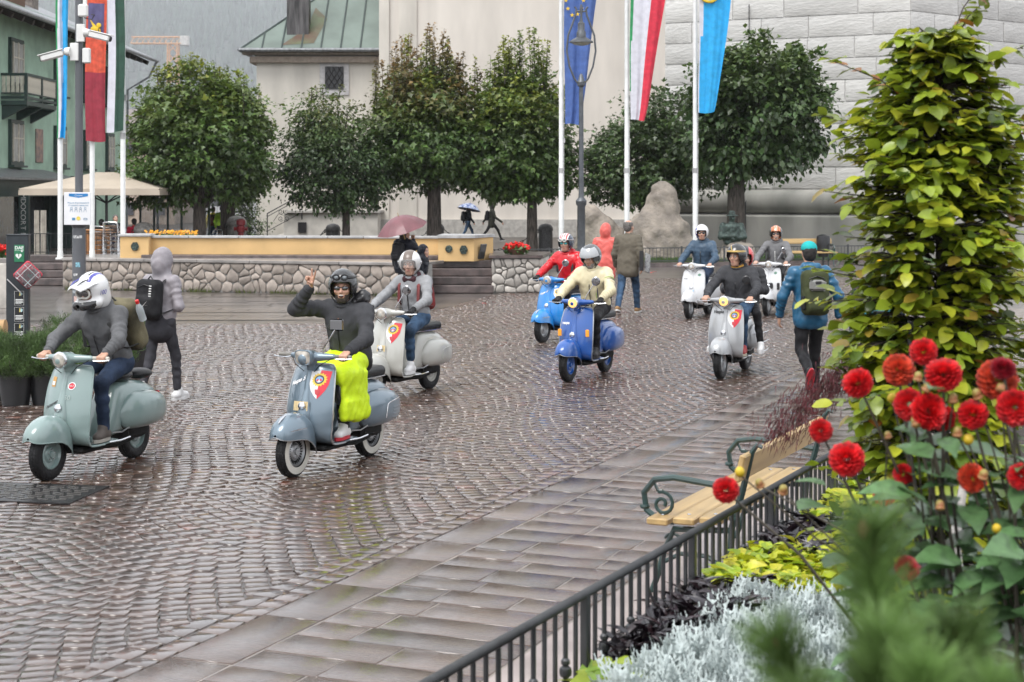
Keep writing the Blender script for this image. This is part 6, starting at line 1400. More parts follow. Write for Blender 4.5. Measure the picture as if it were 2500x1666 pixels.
    for s_ in (-1, 1): MB().tube([(.33, s_*.2, .955), (.4, s_*.12, .9), (.375, s_*.05, .84)], .0035, 5).build('control_cable', M_uv, hb)
    MB().tube([(.57, -.1, .40), (.64, -.125, .36), (.67, -.11, .27), (.63, -.085, .21)], .0035, 5).build('speedo_cable', M_uv, sc); MB().lathe([(.055, -.06), (.075, -.05), (.075, -.025)], 18, axis='y').build('brake_drum', M_alu, sc, True, M=TR(.62, 0, .208))
    MB().tube([(-.05, .15, .3), (-.12, .2, .3), (-.2, .22, .33)], .007, 5).build('kick_lever', M_alu, sc, True); MB().tube([shield(np.array(0.), np.array(q))+np.array((.0, .0, 0))+np.array((-.014, 0, 0)) for q in np.linspace(.1, .55, 8)], .03, 8).build('steering_cover', pm, sc, True)
    if spare: MB().lathe([(.1, -.04), (.15, -.048), (.19, -.045), (.205, -.02), (.205, .02), (.19, .045), (.15, .048), (.1, .04)], 30, axis='x').build('spare_wheel', M_wwall, sc, True, M=TR(.335, 0, .5, 0, R(12)))
    if 'carrier' in opts:
        mb = MB()
        for k in range(3): mb.tube([(-.25, .27-.02*k, .25+.12*k), (-.5, .3, .27+.12*k), (-.85, .26, .28+.11*k)], .008, 6)
        mb.build('crash_bar', M_chr, sc, True)
    return sc, pm
C_GREEN = (.20, .275, .265); C_BG = (.15, .205, .25); C_OW = (.43, .43, .395); C_SKY = (.01, .22, .6); C_BL = (.002, .075, .33); C_SIL = (.38, .39, .4); C_WH = (.62, .63, .64)
M_blk_t = mat('lettering_black', (.02, .02, .02), .4); M_chl = mat('lettering_chrome', (.85, .85, .85), .3, var=.02)
SC = {}
SC['green'], _ = scooter('grey-green scooter at left ridden by the full-face helmet rider', gp(117, 1172), gp(319, 1119), paint=C_GREEN, seat='saddle', mirror=None, grips=mat('pale_grip', (.5, .48, .42), .6))
s_ = SC['green']; script(s_, 'Primavera', -.105, .34, .038, M_blk_t, -.5, .35, .001); decal(s_, 'round_badge', [disc(.07, .18, .026)], M_ebr); script(s_, 'FIAT', .07, .18, .02, M_ebw, 0, 0).location = (.002, 0, 0); decal(s_, 'badge_ring', ringq(.07, .18, .026, .032), M_chl, .0035); script(s_, '50', .045, .28, .055, mat('faded_digits', (.42, .5, .48), .4), 0, .1)
decal(s_, 'badge_orange', [[(-.145, .11), (-.095, .11), (-.095, .195), (-.145, .195)]], mat('badge_orange', (.55, .3, .08), .4)); decal(s_, 'badge_white', [[(-.137, .15), (-.103, .15), (-.103, .18), (-.137, .18)]], M_ebw, .0042)
SC['bluegrey'], _ = scooter('blue-grey scooter with whitewall tyres ridden by the waving man', gp(715, 1164), gp(901, 1112), paint=C_BG, rim='white', lamp='trap', spare=True, opts=('crestbar',), metal=.35, trim=M_alu, mirror='rect')
s_ = SC['bluegrey']; emblem(s_, .1, .17, 1.28); script(s_, 'Vespa S', -.105, .165, .05, M_chl, -.42, .4, .0016); decal(s_, 'maker_shield', [[(-.012, .045), (.022, .045), (.022, .075), (.005, .105), (-.012, .075)]], M_ebb); decal(s_, 'maker_shield_dark', [[(-.012, .045), (.022, .045), (-.012, .085)]], M_ebk, .004)
o = decal(s_, 'plaque', [[(-.085, .33), (.045, .33), (.045, .405), (-.085, .405)]], M_plq, .032); 
SC['offwhite'], _ = scooter('off-white scooter ridden by the woman in grey fleece', gp(1047, 949)[:2]+np.array((-.47, -.88))*1.2, head=(-.47, -.88), paint=C_OW, opts=('ridge',), grips=M_gripb)
s_ = SC['offwhite']; emblem(s_, .1, .17, 1.28); decal(s_, 'maker_shield', [[(.0, .06), (.03, .06), (.03, .1), (.0, .1)]], mat('badge_mint', (.25, .5, .42), .4)); decal(s_, 'plaque', [[(-.05, .33), (.05, .33), (.05, .4), (-.05, .4)]], M_plq, .032)
SC['sky'], _ = scooter('sky blue scooter ridden by the man in the red raincoat', gp(1324, 837), head=(-.5, -.87), paint=C_SKY, rim='silver', opts=('crestbar',), mirror='round')
s_ = SC['sky']; script(s_, 'Vespa GT', -.09, .16, .046, M_chl, -.4, .35, .0014); emblem(s_, .13, .16, .9)
SC['blue'], _ = scooter('deep blue scooter with lit headlamp ridden by the man in cream jacket', gp(1386.6, 931.8), gp(1484, 906), paint=C_BL, rim='blue', lit=True, trim=M_alu, mirror='round', grips=M_gripb)
s_ = SC['blue']; script(s_, 'vespa', -.125, .22, .052, M_chl, -.05, .15, .0016); decal(s_, 'name_plate', [[(-.045, .015), (.045, .015), (.045, .04), (-.045, .04)]], M_ebk, .022); MB().bbox((.445, .185, .585), (.03, .045, .09), .008).build('indicator', M_ind, s_); MB().bbox((.445, -.185, .585), (.03, .045, .09), .008).build('indicator', M_ind, s_); script(s_, 'VESPA PX', 0, .028, .02, M_chl, 0, 0).location = (.022, 0, .003)
SC['silver'], _ = scooter('silver scooter with lit headlamp carrying two people', gp(1759, 925), gp(1828, 898), paint=C_SIL, rim='silver', lit=True, opts=('carrier',), metal=.25, mirror='black')
s_ = SC['silver']; emblem(s_, .11, .17, 1.28); script(s_, 'Vespa', -.1, .1, .062, M_blk_t, -.05, .35, .0012); decal(s_, 'maker_shield', [[(-.012, .05), (.022, .05), (.022, .09), (-.012, .09)]], mat('badge_teal', (.2, .5, .5), .4))
SC['white'], _ = scooter('white scooter ridden by the man in the blue-grey puffer jacket', gp(1682, 779), head=(-.4, -.92), paint=C_WH, rim='silver', mirror=None, trim=M_alu)
s_ = SC['white']; decal(s_, 'badge_green', [disc(.12, .12, .028)], mat('badge_green', (.12, .25, .18), .5)); decal(s_, 'badge_blue', [[(-.045, .41), (.045, .41), (.045, .47), (-.045, .47)]], M_ebb, .04); script(s_, 'VESPA', -.13, .2, .03, M_blk_t, 0, 0)
SC['white2'], _ = scooter('white scooter with black trim ridden by the woman in orange striped helmet', gp(1872, 772), head=(-.36, -.93), paint=C_WH, rim='silver', mirror='round', trim=M_uv)
s_ = SC['white2']; decal(s_, 'badge_green', [disc(.11, .12, .028)], MATS['badge_green']); MB().bbox((.47, 0, .56), (.04, .17, .11), .015).build('grille_box', M_ck, s_); MB().bbox((.44, .18, .55), (.03, .05, .13), .008).build('indicator', M_ck, s_)
# ================================================================== PEOPLE   (local frame: +x forward, +y left, z up)
V3 = lambda *a: np.array(a, float)
M_sk = mat('skin_tan', (.5, .285, .2), .5, var=.1, scale=30, sss=.08); M_sk2 = mat('skin_pale', (.52, .31, .23), .5, var=.1, scale=30, sss=.08)
M_lip = mat('lips', (.33, .1, .09), .45); M_teeth = mat('teeth', (.75, .72, .66), .3); M_mouth = mat('mouth_dark', (.06, .015, .015), .5); M_eye = mat('eye_white', (.6, .58, .55), .2); M_iris = mat('iris_dark', (.02, .015, .01), .15); M_brow = mat('brow_hair', (.03, .022, .018), .8)
M_beard = mat('dark_beard', (.05, .038, .03), .9, var=.3, scale=60); M_gbeard = mat('grey_beard', (.3, .28, .26), .9, var=.3, scale=60); M_hbr = mat('brown_hair', (.055, .03, .018), .6, var=.4, scale=40, stretch=(1, 1, .2)); M_hdk = mat('dark_hair', (.015, .012, .011), .6, var=.4, scale=40); M_hgr = mat('grey_hair', (.14, .13, .12), .7, var=.4, scale=60)
M_shade = mat('sunglass_lens', (.015, .016, .02), .04, spec=.9, coat=1.)
def fab(nm, col, rough=.85, var=.14, bump=.25, bs=140, coat=0., **k): return mat(nm, col, rough, var=var, scale=9, bump=min(.9, bump*2.6), bscale=13, bdist=.016, spec=k.pop('spec', .18), coat=coat, coatr=.15, **k)
def head_sdf(sd, c, Rm, female=False):
    def p(*a): return c+Rm @ V3(*a)
    def e(q, r, k=.02, op='u'): sd.ell(p(*q), r, k, op, Rm)
    j = .92 if female else 1.
    e((-.012, 0, .045), (.1, .077, .085)); e((.022, 0, -.03), (.075, .064*j, .088)); sd.cone(p(.06, -.015, -.098), p(.06, .015, -.098), .024*j, None, .03)
    sd.cone(p(.082, -.032, .028), p(.082, .032, .028), .015, None, .015); e((.094, .032, .008), (.016, .019, .012), .012, 's'); e((.094, -.032, .008), (.016, .019, .012), .012, 's')
    sd.cone(p(.09, 0, .014), p(.112, 0, -.026), .0085, .0125, .012); sd.cone(p(.1, -.011, -.03), p(.1, .011, -.03), .0085, None, .008); e((.07, .042, -.022), (.026, .024, .024), .02); e((.07, -.042, -.022), (.026, .024, .024), .02)
    sd.cone(p(.086, -.018, -.058), p(.086, .018, -.058), .0105, None, .012); sd.cone(p(.084, -.014, -.07), p(.084, .014, -.07), .0105, None, .012)
    for s_ in (-1, 1): e((-.008, s_*.078, .0), (.02, .009, .032), .008)
def hand_sdf(sd, w, d, n, th, pose, g=1., infl=0.):
    """wrist, direction to knuckles, palm normal (out of the palm), thumb side, pose"""
    d = d/np.linalg.norm(d); n = n-d*(n @ d); n = n/np.linalg.norm(n); th = th-d*(th @ d)-n*(th @ n); th = th/np.linalg.norm(th); i_ = infl
    for k in range(4):
        off = .029-.0195*k; kn = w+d*.088*g+th*off*g+n*0; sd.cone(w+d*.012+th*off*.6*g, kn, .0155*g+i_, .0125*g+i_, .012)
        L = (.074, .082, .076, .06)[k]*g
        cur = {'grip': (62, 142, 205), 'relax': (18, 48, 70), 'flat': (4, 8, 12), 'peace': (2, 6, 10) if k < 2 else (80, 165, 215), 'fist': (75, 160, 220)}[pose]; spl = {'peace': .26 if k == 0 else -.12 if k == 1 else 0}.get(pose, (.05, .01, -.03, -.08)[k]); q = kn
        for m, (fr, r0, r1) in enumerate(((.45, .0105, .0095), (.3, .0095, .0085), (.25, .0085, .0072))):
            a = math.radians(cur[m]); dd = d*math.cos(a)+n*math.sin(a)+th*spl*math.cos(a); q2 = q+dd*L*fr; sd.cone(q, q2, r0*g+i_, r1*g+i_, .004); q = q2
    b = w+d*.022*g+th*.022*g; tp = {'grip': (.35*d+.55*n+.7*th, .75*d+.9*n-.1*th), 'peace': (.6*d+.5*n+.3*th, .4*d+.9*n-.6*th), 'fist': (.6*d+.5*n+.3*th, .4*d+.9*n-.6*th)}.get(pose, (.7*d+.25*n+.65*th, 1.*d+.2*n+.15*th))
    q = b; 
    for v_, l_, r0, r1 in ((tp[0], .042, .0145, .0115), (tp[1], .034, .0115, .009)): v_ = v_/np.linalg.norm(v_); q2 = q+v_*l_*g; sd.cone(q, q2, r0*g+i_, r1*g+i_, .008); q = q2
def shoe(t, an, fwd, up, m_up, m_sole, k=1., lace=None):
    Rm = rot_to(fwd, up); M_ = Matrix([[*Rm[i], an[i]] for i in range(3)]+[[0, 0, 0, 1]])
    key = (m_up.name, m_sole.name)
    if key not in SHOES:
        sd = Sdf(); sd.cone(V3(-.045, 0, -.045), V3(.13, 0, -.055), .043, .036, .02).cone(V3(-.01, 0, -.04), V3(.02, 0, .015), .045, .046, .03).cone(V3(.04, 0, -.02), V3(.13, 0, -.05), .036, .03, .02).box(V3(.03, 0, -.13), V3(.5, .3, .08), .005, .004, 's'); a = sd.mesh('shoe', m_up, .009)
        b = MB().prism([(.175*math.cos(q)*(1 if math.cos(q) > 0 else .62)+.012, .047*math.sin(q)*(1+.1*math.cos(q))) for q in np.linspace(0, 6.283, 20, endpoint=False)], -.096, -.068).mesh('sole', m_sole)
        SHOES[key] = (a, b)
    a, b = SHOES[key]; o = inst(a, 'shoe', t, M_); inst(b, 'sole', o)
    if lace is not None:
        mb = MB()
        for q in range(4): mb.tube([(.03+.022*q, -.025, .012-.014*q), (.035+.022*q, 0, .022-.014*q), (.03+.022*q, .025, .012-.014*q)], .004, 4)
        mb.build('laces', lace, o)
SHOES = {}
def human(t, J, st):
    h = st.get('h', .012); sk = st.get('skin', M_sk); bk = st.get('bulk', 1.)*1.07; fem = st.get('female', False)
    P = {k: np.asarray(v, float) for k, v in J.items()}
    up = P['chest']-P['pelvis']; lat = P['sh_l']-P['sh_r']; fr = np.cross(lat, up); Rt = np.stack((fr/np.linalg.norm(fr), lat/np.linalg.norm(lat), np.zeros(3)), 1); Rt[:, 2] = np.cross(Rt[:, 0], Rt[:, 1])
    Rh = st.get('Rh'); Rh = rot_to(P['face'], (0, 0, 1)) if Rh is None else Rh; hc = P['head']
    # one continuous body
    sd = Sdf(); head_sdf(sd, hc, Rh, fem); sd.cone(P['neck']-Rt[:, 2]*.04, hc+Rh @ V3(-.02, 0, -.06), .055, .052, .03)
    sd.cone(P['pelvis'], P['chest'], .1, .1, .06).cone(P['sh_l'], P['sh_r'], .045, None, .05).cone(P['chest'], P['neck'], .07, .05, .05)
    for s_ in 'lr':
        sd.cone(P['sh_'+s_], P['el_'+s_], .042, .036, .02).cone(P['el_'+s_], P['wr_'+s_], .036, .026, .02); sd.cone(P['pelvis'], P['hip_'+s_], .08, .07, .04).cone(P['hip_'+s_], P['kn_'+s_], .065, .048, .03).cone(P['kn_'+s_], P['an_'+s_], .046, .033, .03)
        hand_sdf(sd, P['wr_'+s_], P['hd_'+s_], P['pn_'+s_], P['th_'+s_], st.get('hand_'+s_, 'relax'))
    sd.build('body', sk, t, st.get('hb', h))
    # jacket
    jm = st['jacket']; sd = Sdf(); a = up; Lj = st.get('jlen', 0.)
    sd.ell(P['pelvis']+a*.10, V3(.125, .168, .13)*bk, .05, 'u', Rt).ell(P['pelvis']+a*.42+Rt[:, 0]*.012, V3(.122, .158, .19)*bk, .06, 'u', Rt).ell(P['chest']-a*.12+Rt[:, 0]*.008, V3(.128, .178 if not fem else .16, .17)*bk, .05, 'u', Rt)
    sd.cone(P['sh_l']-lat*.06, P['sh_r']+lat*.06, .068*bk, None, .06); sd.cone(P['chest']+Rt[:, 2]*.02, P['neck']+Rt[:, 2]*.015, .082*bk, .066, .05)
    if Lj: sd.cone(P['pelvis']+Rt[:, 1]*.06, P['pelvis']+Rt[:, 1]*.06-Rt[:, 2]*Lj, .12*bk, .125*bk, .05).cone(P['pelvis']-Rt[:, 1]*.06, P['pelvis']-Rt[:, 1]*.06-Rt[:, 2]*Lj, .12*bk, .125*bk, .05)
    ra = st.get('arm', 1.)*bk; wr = st.get('wr', .0055)
    for s_ in 'lr':
        e, w = P['el_'+s_], P['wr_'+s_]; sd.cone(P['sh_'+s_], e, .068*ra, .055*ra, .035, wr=(wr, 26, 1.)).cone(e, w-(w-e)*.06, .056*ra, .041*ra, .025, wr=(wr*1.2, 30, 2.))
    if st.get('hood') == 'down': c = P['neck']-Rt[:, 0]*.07; sd.cone(c+Rt[:, 1]*.07, c-Rt[:, 1]*.07, .05, None, .03).cone(c-Rt[:, 0]*.03-Rt[:, 2]*.05, c-Rt[:, 0]*.02, .055, .05, .03)
    if st.get('hood') == 'up':
        sd.ell(hc+Rh @ V3(-.03, 0, .03), (.135, .108, .14), .04, 'u', Rh).cone(hc+Rh @ V3(-.05, 0, -.05), P['neck'], .1, .09, .05); sd.ell(hc+Rh @ V3(.1, 0, -.01), (.085, .07, .1), .02, 's', Rh)
    sd.cone(P['pelvis']-Rt[:, 2]*(.30+Lj)+Rt[:, 1]*.3, P['pelvis']-Rt[:, 2]*(.30+Lj)-Rt[:, 1]*.3, .19, None, .01, 's') if not st.get('seated') else None
    jo = sd.build('jacket', jm, t, h, noise=st.get('jn', .0045), nfreq=26)
    for s_ in 'lr':
        e, w = P['el_'+s_], P['wr_'+s_]; a_, b_, d_ = frame(w-e); q = w-(w-e)*.07; MB().tube([q+(a_*math.cos(k)+b_*math.sin(k))*.037*ra for k in np.linspace(0, 6.283, 14, endpoint=False)], .0085, 6, loop=True).build('cuff', jm, jo, True)
    if st.get('hood') != 'up':
        q = P['neck']+Rt[:, 2]*.012; MB().tube([q+Rt[:, 0]*(.068*math.cos(k)+.012)+Rt[:, 1]*.068*math.sin(k)+Rt[:, 2]*(-.012*math.cos(k)) for k in np.linspace(0, 6.283, 18, endpoint=False)], .017, 7, loop=True).build('collar', jm, jo, True)
    if st.get('seated') and h < .0125:
        for y in (-1, 1): MB().tube([P['pelvis']+a*f+Rt[:, 0]*x*bk+Rt[:, 1]*y*yy for f, x, yy in ((.14, .118, .085), (.26, .121, .098), (.38, .117, .112))], .004, 5).build('pocket_zip', M_blz, jo)
    if st.get('zip') is not None:
        q = np.linspace(.02, 1.02, 16); c0 = P['pelvis']; Z = []
        mb = MB(); 
        for f in q: c = c0+a*f; x = np.interp(f, (0, .1, .42, .88, 1.02), (.128, .127, .137, .132, .098))*bk+.013; Z.append(c+Rt[:, 0]*x)
        mb.tube(Z, .006, 5, flat=.6).build('zip', st['zip'], jo)
    # trousers
    tm = st['trousers']; sd = Sdf(); wl = st.get('leg', 1.); sd.ell(P['pelvis']-Rt[:, 2]*.02, V3(.12, .165, .12)*bk, .04, 'u', Rt)
    for s_ in 'lr':
        hp, kn, an = P['hip_'+s_], P['kn_'+s_], P['an_'+s_]; sd.cone(hp, kn, .088*wl*min(bk, 1.06), .062*wl, .04, wr=(.004, 18, 0)).cone(kn, an-(an-kn)*st.get('hem', .03), .063*wl, .05*wl, .03, wr=(.005, 24, 1.))
    sd.build('trousers', tm, t, h, noise=.002, nfreq=40)
    for s_ in 'lr':
        if st.get('foot_'+s_, True): shoe(t, P['an_'+s_], P['ft_'+s_], P.get('fu_'+s_, V3(0, 0, 1)), st['shoe'], st.get('sole', M_cw), lace=st.get('lace'))
    if st.get('gloves') is not None:
        for s_ in 'lr': sd = Sdf(); hand_sdf(sd, P['wr_'+s_], P['hd_'+s_], P['pn_'+s_], P['th_'+s_], st.get('hand_'+s_, 'relax'), 1., .0035); w, e = P['wr_'+s_], P['el_'+s_]; sd.cone(w+(e-w)*.12, w+(w-e)*.05, .038, .034, .01); sd.build('glove', st['gloves'], t, max(.008, h*.7))
    # face
    Mh = Matrix([[*Rh[i], hc[i]] for i in range(3)]+[[0, 0, 0, 1]])
    if st.get('face', True):
        if st.get('smile'): MB().ball((.088, 0, -.062), (.014, .026, .017), k=14, n=8).build('mouth', M_mouth, t, True, M=Mh); MB().ball((.097, 0, -.054), (.007, .02, .006), k=12, n=6).build('teeth', M_teeth, t, True, M=Mh)
        else: MB().tube([(.094, -.02, -.063), (.0985, -.008, -.0615), (.099, 0, -.0625), (.0985, .008, -.0615), (.094, .02, -.063)], [.003, .006, .006, .006, .003], 6).build('lips', M_lip, t, True, M=Mh)
        if st.get('shades') is not None:
            o = MB().ball((.096, .033, .008), (.012, .028, .019), k=14, n=8).ball((.096, -.033, .008), (.012, .028, .019), k=14, n=8).build('sunglasses', st['shades'], t, True, M=Mh); MB().tube([(.0, -.078, .014), (.08, -.066, .014), (.102, -.03, .018), (.106, 0, .016), (.102, .03, .018), (.08, .066, .014), (.0, .078, .014)], .0035, 5).build('frame', M_ck, o)
        else:
            for s_ in (-1, 1): e_ = MB().ball((.083, s_*.032, .008), .0125, k=12, n=8).build('eye', M_eye, t, True, M=Mh); MB().ball((.092, s_*.032, .008), (.0045, .006, .006), k=10, n=6).build('iris', M_iris, e_, True)
        for s_ in (-1, 1): MB().tube([(.096, s_*.014, .033), (.096, s_*.034, .038), (.086, s_*.052, .032)], [.003, .0045, .002], 5).build('eyebrow', st.get('brow', M_brow), t, M=Mh)
        if st.get('beard') is not None:
            sd = Sdf(); sd.ell((.024, 0, -.052), (.0755, .0655, .07), .01).cone((.06, -.018, -.1), (.06, .018, -.1), .0265, None, .02).box((.03, 0, .04), (.3, .3, .13), .005, .006, 's').cone((.1, -.018, -.062), (.1, .018, -.062), .0105, None, .006, 's').ell((.11, 0, -.03), (.03, .045, .035), .01, 's'); sd.build('beard', st['beard'], t, .007, M=Mh)
    if st.get('hair') is not None:
        sd = Sdf(); sd.ell((-.02, 0, .05), (.103, .086, .09), .02).ell((-.05, 0, -.01), (.07, .078, .085), .03).ell((.1, 0, -.03), (.075, .085, .075), .015, 's')
        if st.get('bald'): sd.ell((.0, 0, .13), (.1, .07, .07), .02, 's')
        if st.get('long'): sd.cone((-.06, .05, -.03), (-.045, .085, -.2), .045, .03, .03).cone((-.06, -.05, -.03), (-.05, -.07, -.16), .045, .025, .03)
        sd.build('hair', st['hair'], t, .01, noise=.003, nfreq=60, M=Mh)
    return Mh, Rt, P
# ------------------------------------------------------------------ headgear
def helmet(t, Mh, shell, matf=None, visor=None, goggles=None, band=None, scale=1., lowcut=-.11):
    sd = Sdf(); k = scale; sd.ell((-.005, 0, .03), (.147*k, .128*k, .142*k), .01).ell((-.005, 0, .025), (.122*k, .106*k, .12*k), .004, 's').box((.13, 0, -.085), (.2, .176, .285), .03, .008, 's').box((0, 0, lowcut-.1), (.5, .5, .2), .005, .006, 's')
    o = sd.build('helmet', shell, t, .0075, matf=matf, M=Mh)
    sd = Sdf(); sd.ell((-.008, 0, .02), (.123*k, .108*k, .121*k), .01).ell((0, 0, .0), (.103, .086, .128), .004, 's').box((.14, 0, -.085), (.2, .15, .26), .03, .01, 's').box((0, 0, lowcut-.085), (.5, .5, .2), .005, .006, 's'); sd.build('liner', M_ck, o, .009)
    for s_ in (-1, 1): MB().tube([(.02, s_*.098, -.07), (.045, s_*.06, -.115), (.05, 0, -.132)], .006, 5).build('chin_strap', M_ck, o)
    if visor is not None:
        vm, e0, e1 = visor; G = []
        for el in np.linspace(e0, e1, 8): G.append([(.0+.158*k*math.cos(az)*math.cos(el)-.005, .14*k*math.sin(az)*math.cos(el), .03+.15*k*math.sin(el)) for az in np.linspace(-1.35, 1.35, 18)])
        MB().rings(G, closed=False, cap=False).build('visor', vm, o, True)
        for s_ in (-1, 1): MB().lathe([(.018, s_*.132*k), (.018, s_*.142*k)], 12, axis='y').build('visor_pivot', M_chr, o, M=TR(.01, 0, .03))
    if goggles is not None:
        gf, gl, zg, xg = goggles
        P = [((.0+.153*k)*math.cos(az)-.005, .134*k*math.sin(az), zg+.01*math.cos(az)) for az in np.linspace(.5, 5.78, 26)]; MB().tube(P, .011, 6, flat=.35).build('goggle_strap', gf, o)
        g = MB()
        for s_ in (-1, 1): g.tube([(xg+.01-.02*abs(s_*.036+.027*math.cos(q))*2, s_*.036+.029*math.cos(q), zg+.021*math.sin(q)) for q in np.linspace(0, 6.283, 14, endpoint=False)], .007, 6, loop=True)
        g = g.build('goggles', gf, o, True); 
        for s_ in (-1, 1): MB().ball((xg, s_*.036, zg), (.012, .026, .018), k=12, n=6).build('goggle_lens', gl, g, True)
    return o
def stripes(*lims):
    """material index by distance from the helmet's centre line"""
    def f(c): y = np.abs(c[:, 1]); m = np.zeros(len(c), int); [np.place(m, y < l, k) for l, k in lims]; return m
    return f
def backpack(t, P, Rt, m, m2, w=.3, hgt=.46, d=.18, drop=.0, label=None, straps=None):
    c = (P['chest']*.62+P['pelvis']*.38)-Rt[:, 0]*(.13+d/2)-Rt[:, 2]*drop; M_ = Matrix([[*Rt[i], c[i]] for i in range(3)]+[[0, 0, 0, 1]])
    sd = Sdf(); sd.box((0, 0, 0), (d, w, hgt), .07, .02).box((-d*.42, 0, -hgt*.16), (d*.5, w*.78, hgt*.5), .05, .03); o = sd.build('backpack', m, t, .012, noise=.003, nfreq=30, M=M_)
    MB().tube([(-d*.5-.004, -w*.3, hgt*.3), (-d*.52-.004, 0, hgt*.36), (-d*.5-.004, w*.3, hgt*.3)], .006, 5).build('zip', m2, o); MB().tube([(-.0, -.04, hgt*.5-.01), (.0, 0, hgt*.5+.035), (0, .04, hgt*.5-.01)], .009, 6).build('handle', m2, o)
    MB().bbox((-d*.66, 0, -hgt*.16), (.02, w*.5, .02), .006).build('pocket_zip', m2, o)
    sm = straps or m2
    for s_ in (-1, 1):
        sh = P['sh_l'] if s_ > 0 else P['sh_r']; q = sh*.72+P['chest']*.28; k = st_b(t); 
        Pp = [c+Rt[:, 1]*s_*.08+Rt[:, 2]*hgt*.38+Rt[:, 0]*d*.4, q+Rt[:, 2]*.088*1.0-Rt[:, 0]*.03, q+Rt[:, 0]*.105+Rt[:, 2]*.0, P['chest']*.6+P['pelvis']*.4+Rt[:, 0]*.14+Rt[:, 1]*s_*.13, P['chest']*.35+P['pelvis']*.65+Rt[:, 1]*s_*.18, c+Rt[:, 1]*s_*w*.4-Rt[:, 2]*hgt*.38]
        MB().tube(Pp, .02, 6, flat=.35).build('strap', sm, o, True, M=M_.inverted())
    return o
def st_b(t): return 1
# ------------------------------------------------------------------ riders
def ride_pose(lean=.0, raise_r=False, look=(1, 0, 0), twist=0., k=1., back=0., kn=.13):
    J = dict(pelvis=V3(-.30-back, 0, .885), chest=V3(-.24-back+lean, 0, .885+.34*k), neck=V3(-.215-back+lean*1.3, 0, .885+.475*k), head=V3(-.185-back+lean*1.6, 0, .885+.61*k), face=V3(*look))
    for s_, y in (('l', 1), ('r', -1)):
        J['sh_'+s_] = J['chest']+V3(-.005, y*.185, .07*k); J['el_'+s_] = V3(-.03-back*.6+lean, y*.315, 1.09); J['wr_'+s_] = V3(.232, y*.288, 1.005); J['hd_'+s_] = V3(.9, y*.05, -.32); J['pn_'+s_] = V3(-.3, 0, -1); J['th_'+s_] = V3(0, -y, 0)
        J['hip_'+s_] = V3(-.27-back, y*.095, .87); J['kn_'+s_] = V3(.12-back*.4, y*(kn+.03), .80-.06); J['an_'+s_] = V3(.06, y*.145, .345); J['ft_'+s_] = V3(1, y*.18, 0)
    if raise_r: J['el_r'] = V3(.0, -.39, 1.325); J['wr_r'] = V3(.045, -.215, 1.515); J['hd_r'] = V3(.05, .22, 1); J['pn_r'] = V3(1, -.2, -.1); J['th_r'] = V3(-.1, 1, -.1); J['sh_r'] = J['sh_r']+V3(0, -.01, .02)
    return J
def rider(lab, sc, J, st):
    t = thing('person', lab, 'person', sc.location.copy(), sc.rotation_euler[2], 'riders on the scooters'); st = dict(st, seated=True, hand_l=st.get('hand_l', 'grip'), hand_r=st.get('hand_r', 'grip')); Mh, Rt, P = human(t, J, st); return t, Mh, Rt, P
M_char = fab('charcoal_fleece', (.052, .053, .058)); M_gfl = fab('mid_grey_fleece', (.115, .117, .122)); M_hgf = fab('heather_grey_fleece', (.27, .275, .285), var=.1); M_redc = fab('red_raincoat', (.55, .012, .02), .35, .1, .15, 60, coat=.5); M_crl = fab('cream_leather', (.62, .55, .36), .45, .08, .12, 60, coat=.3); M_puf = fab('slate_blue_shell', (.05, .085, .13), .5, .12, .2, 40, coat=.15, bands=4.); M_gsj = fab('grey_shell', (.16, .16, .165), .55, .1, .2, 60)
M_jean = fab('dark_denim', (.025, .04, .075), .8, .2, .3, 200); M_jean2 = fab('mid_denim', (.045, .085, .15), .8, .3, .3, 200); M_blkt = fab('black_trousers', (.016, .016, .018), .6, .2, .2, 80); M_glv = mat('black_glove', (.01, .01, .011), .5, spec=.2, bump=.3, bscale=60); M_blz = mat('black_zip', (.012, .012, .014), .4)
M_wsh = mat('white_shoe', (.68, .68, .68), .5, var=.05); M_gsh = mat('grey_brown_shoe', (.09, .075, .065), .7); M_rsh = mat('red_shoe', (.38, .05, .05), .6); M_bsh = mat('black_shoe', (.02, .02, .022), .5); M_rso = mat('red_sole', (.5, .025, .04), .5); M_hwh = mat('helmet_white', (.68, .68, .68), .2, var=.04, coat=.8); M_hbl = mat('helmet_black', (.012, .012, .013), .22, coat=.8); M_hsil = mat('helmet_grey', (.1, .105, .11), .22, metal=.4, coat=.8); M_hbrn = mat('helmet_brown', (.14, .105, .085), .4, coat=.5); M_hnv = mat('helmet_navy', (.02, .035, .07), .2, coat=.8); M_hrd = mat('helmet_red', (.55, .05, .05), .2, coat=.8); M_hor = mat('helmet_orange', (.65, .2, .07), .25, coat=.8); M_hgold = mat('helmet_gold', (.45, .3, .06), .3, coat=.6); M_hblu = mat('helmet_blue', (.06, .06, .35), .25, coat=.8)
M_vis = mat('smoked_visor', (.6, .58, .56), .05, trans=.0, alpha=.28, var=.02, coat=1.); M_visg = mat('grey_visor', (.45, .47, .49), .06, alpha=.82, var=.03, coat=1.); M_gogl = mat('goggle_lens_dark', (.06, .045, .045), .08, coat=1., var=.3); M_goggr = mat('goggle_lens_grey', (.25, .28, .3), .08, coat=1.); M_teal = mat('mirror_lens_teal', (.05, .4, .4), .06, metal=.6, coat=1.)
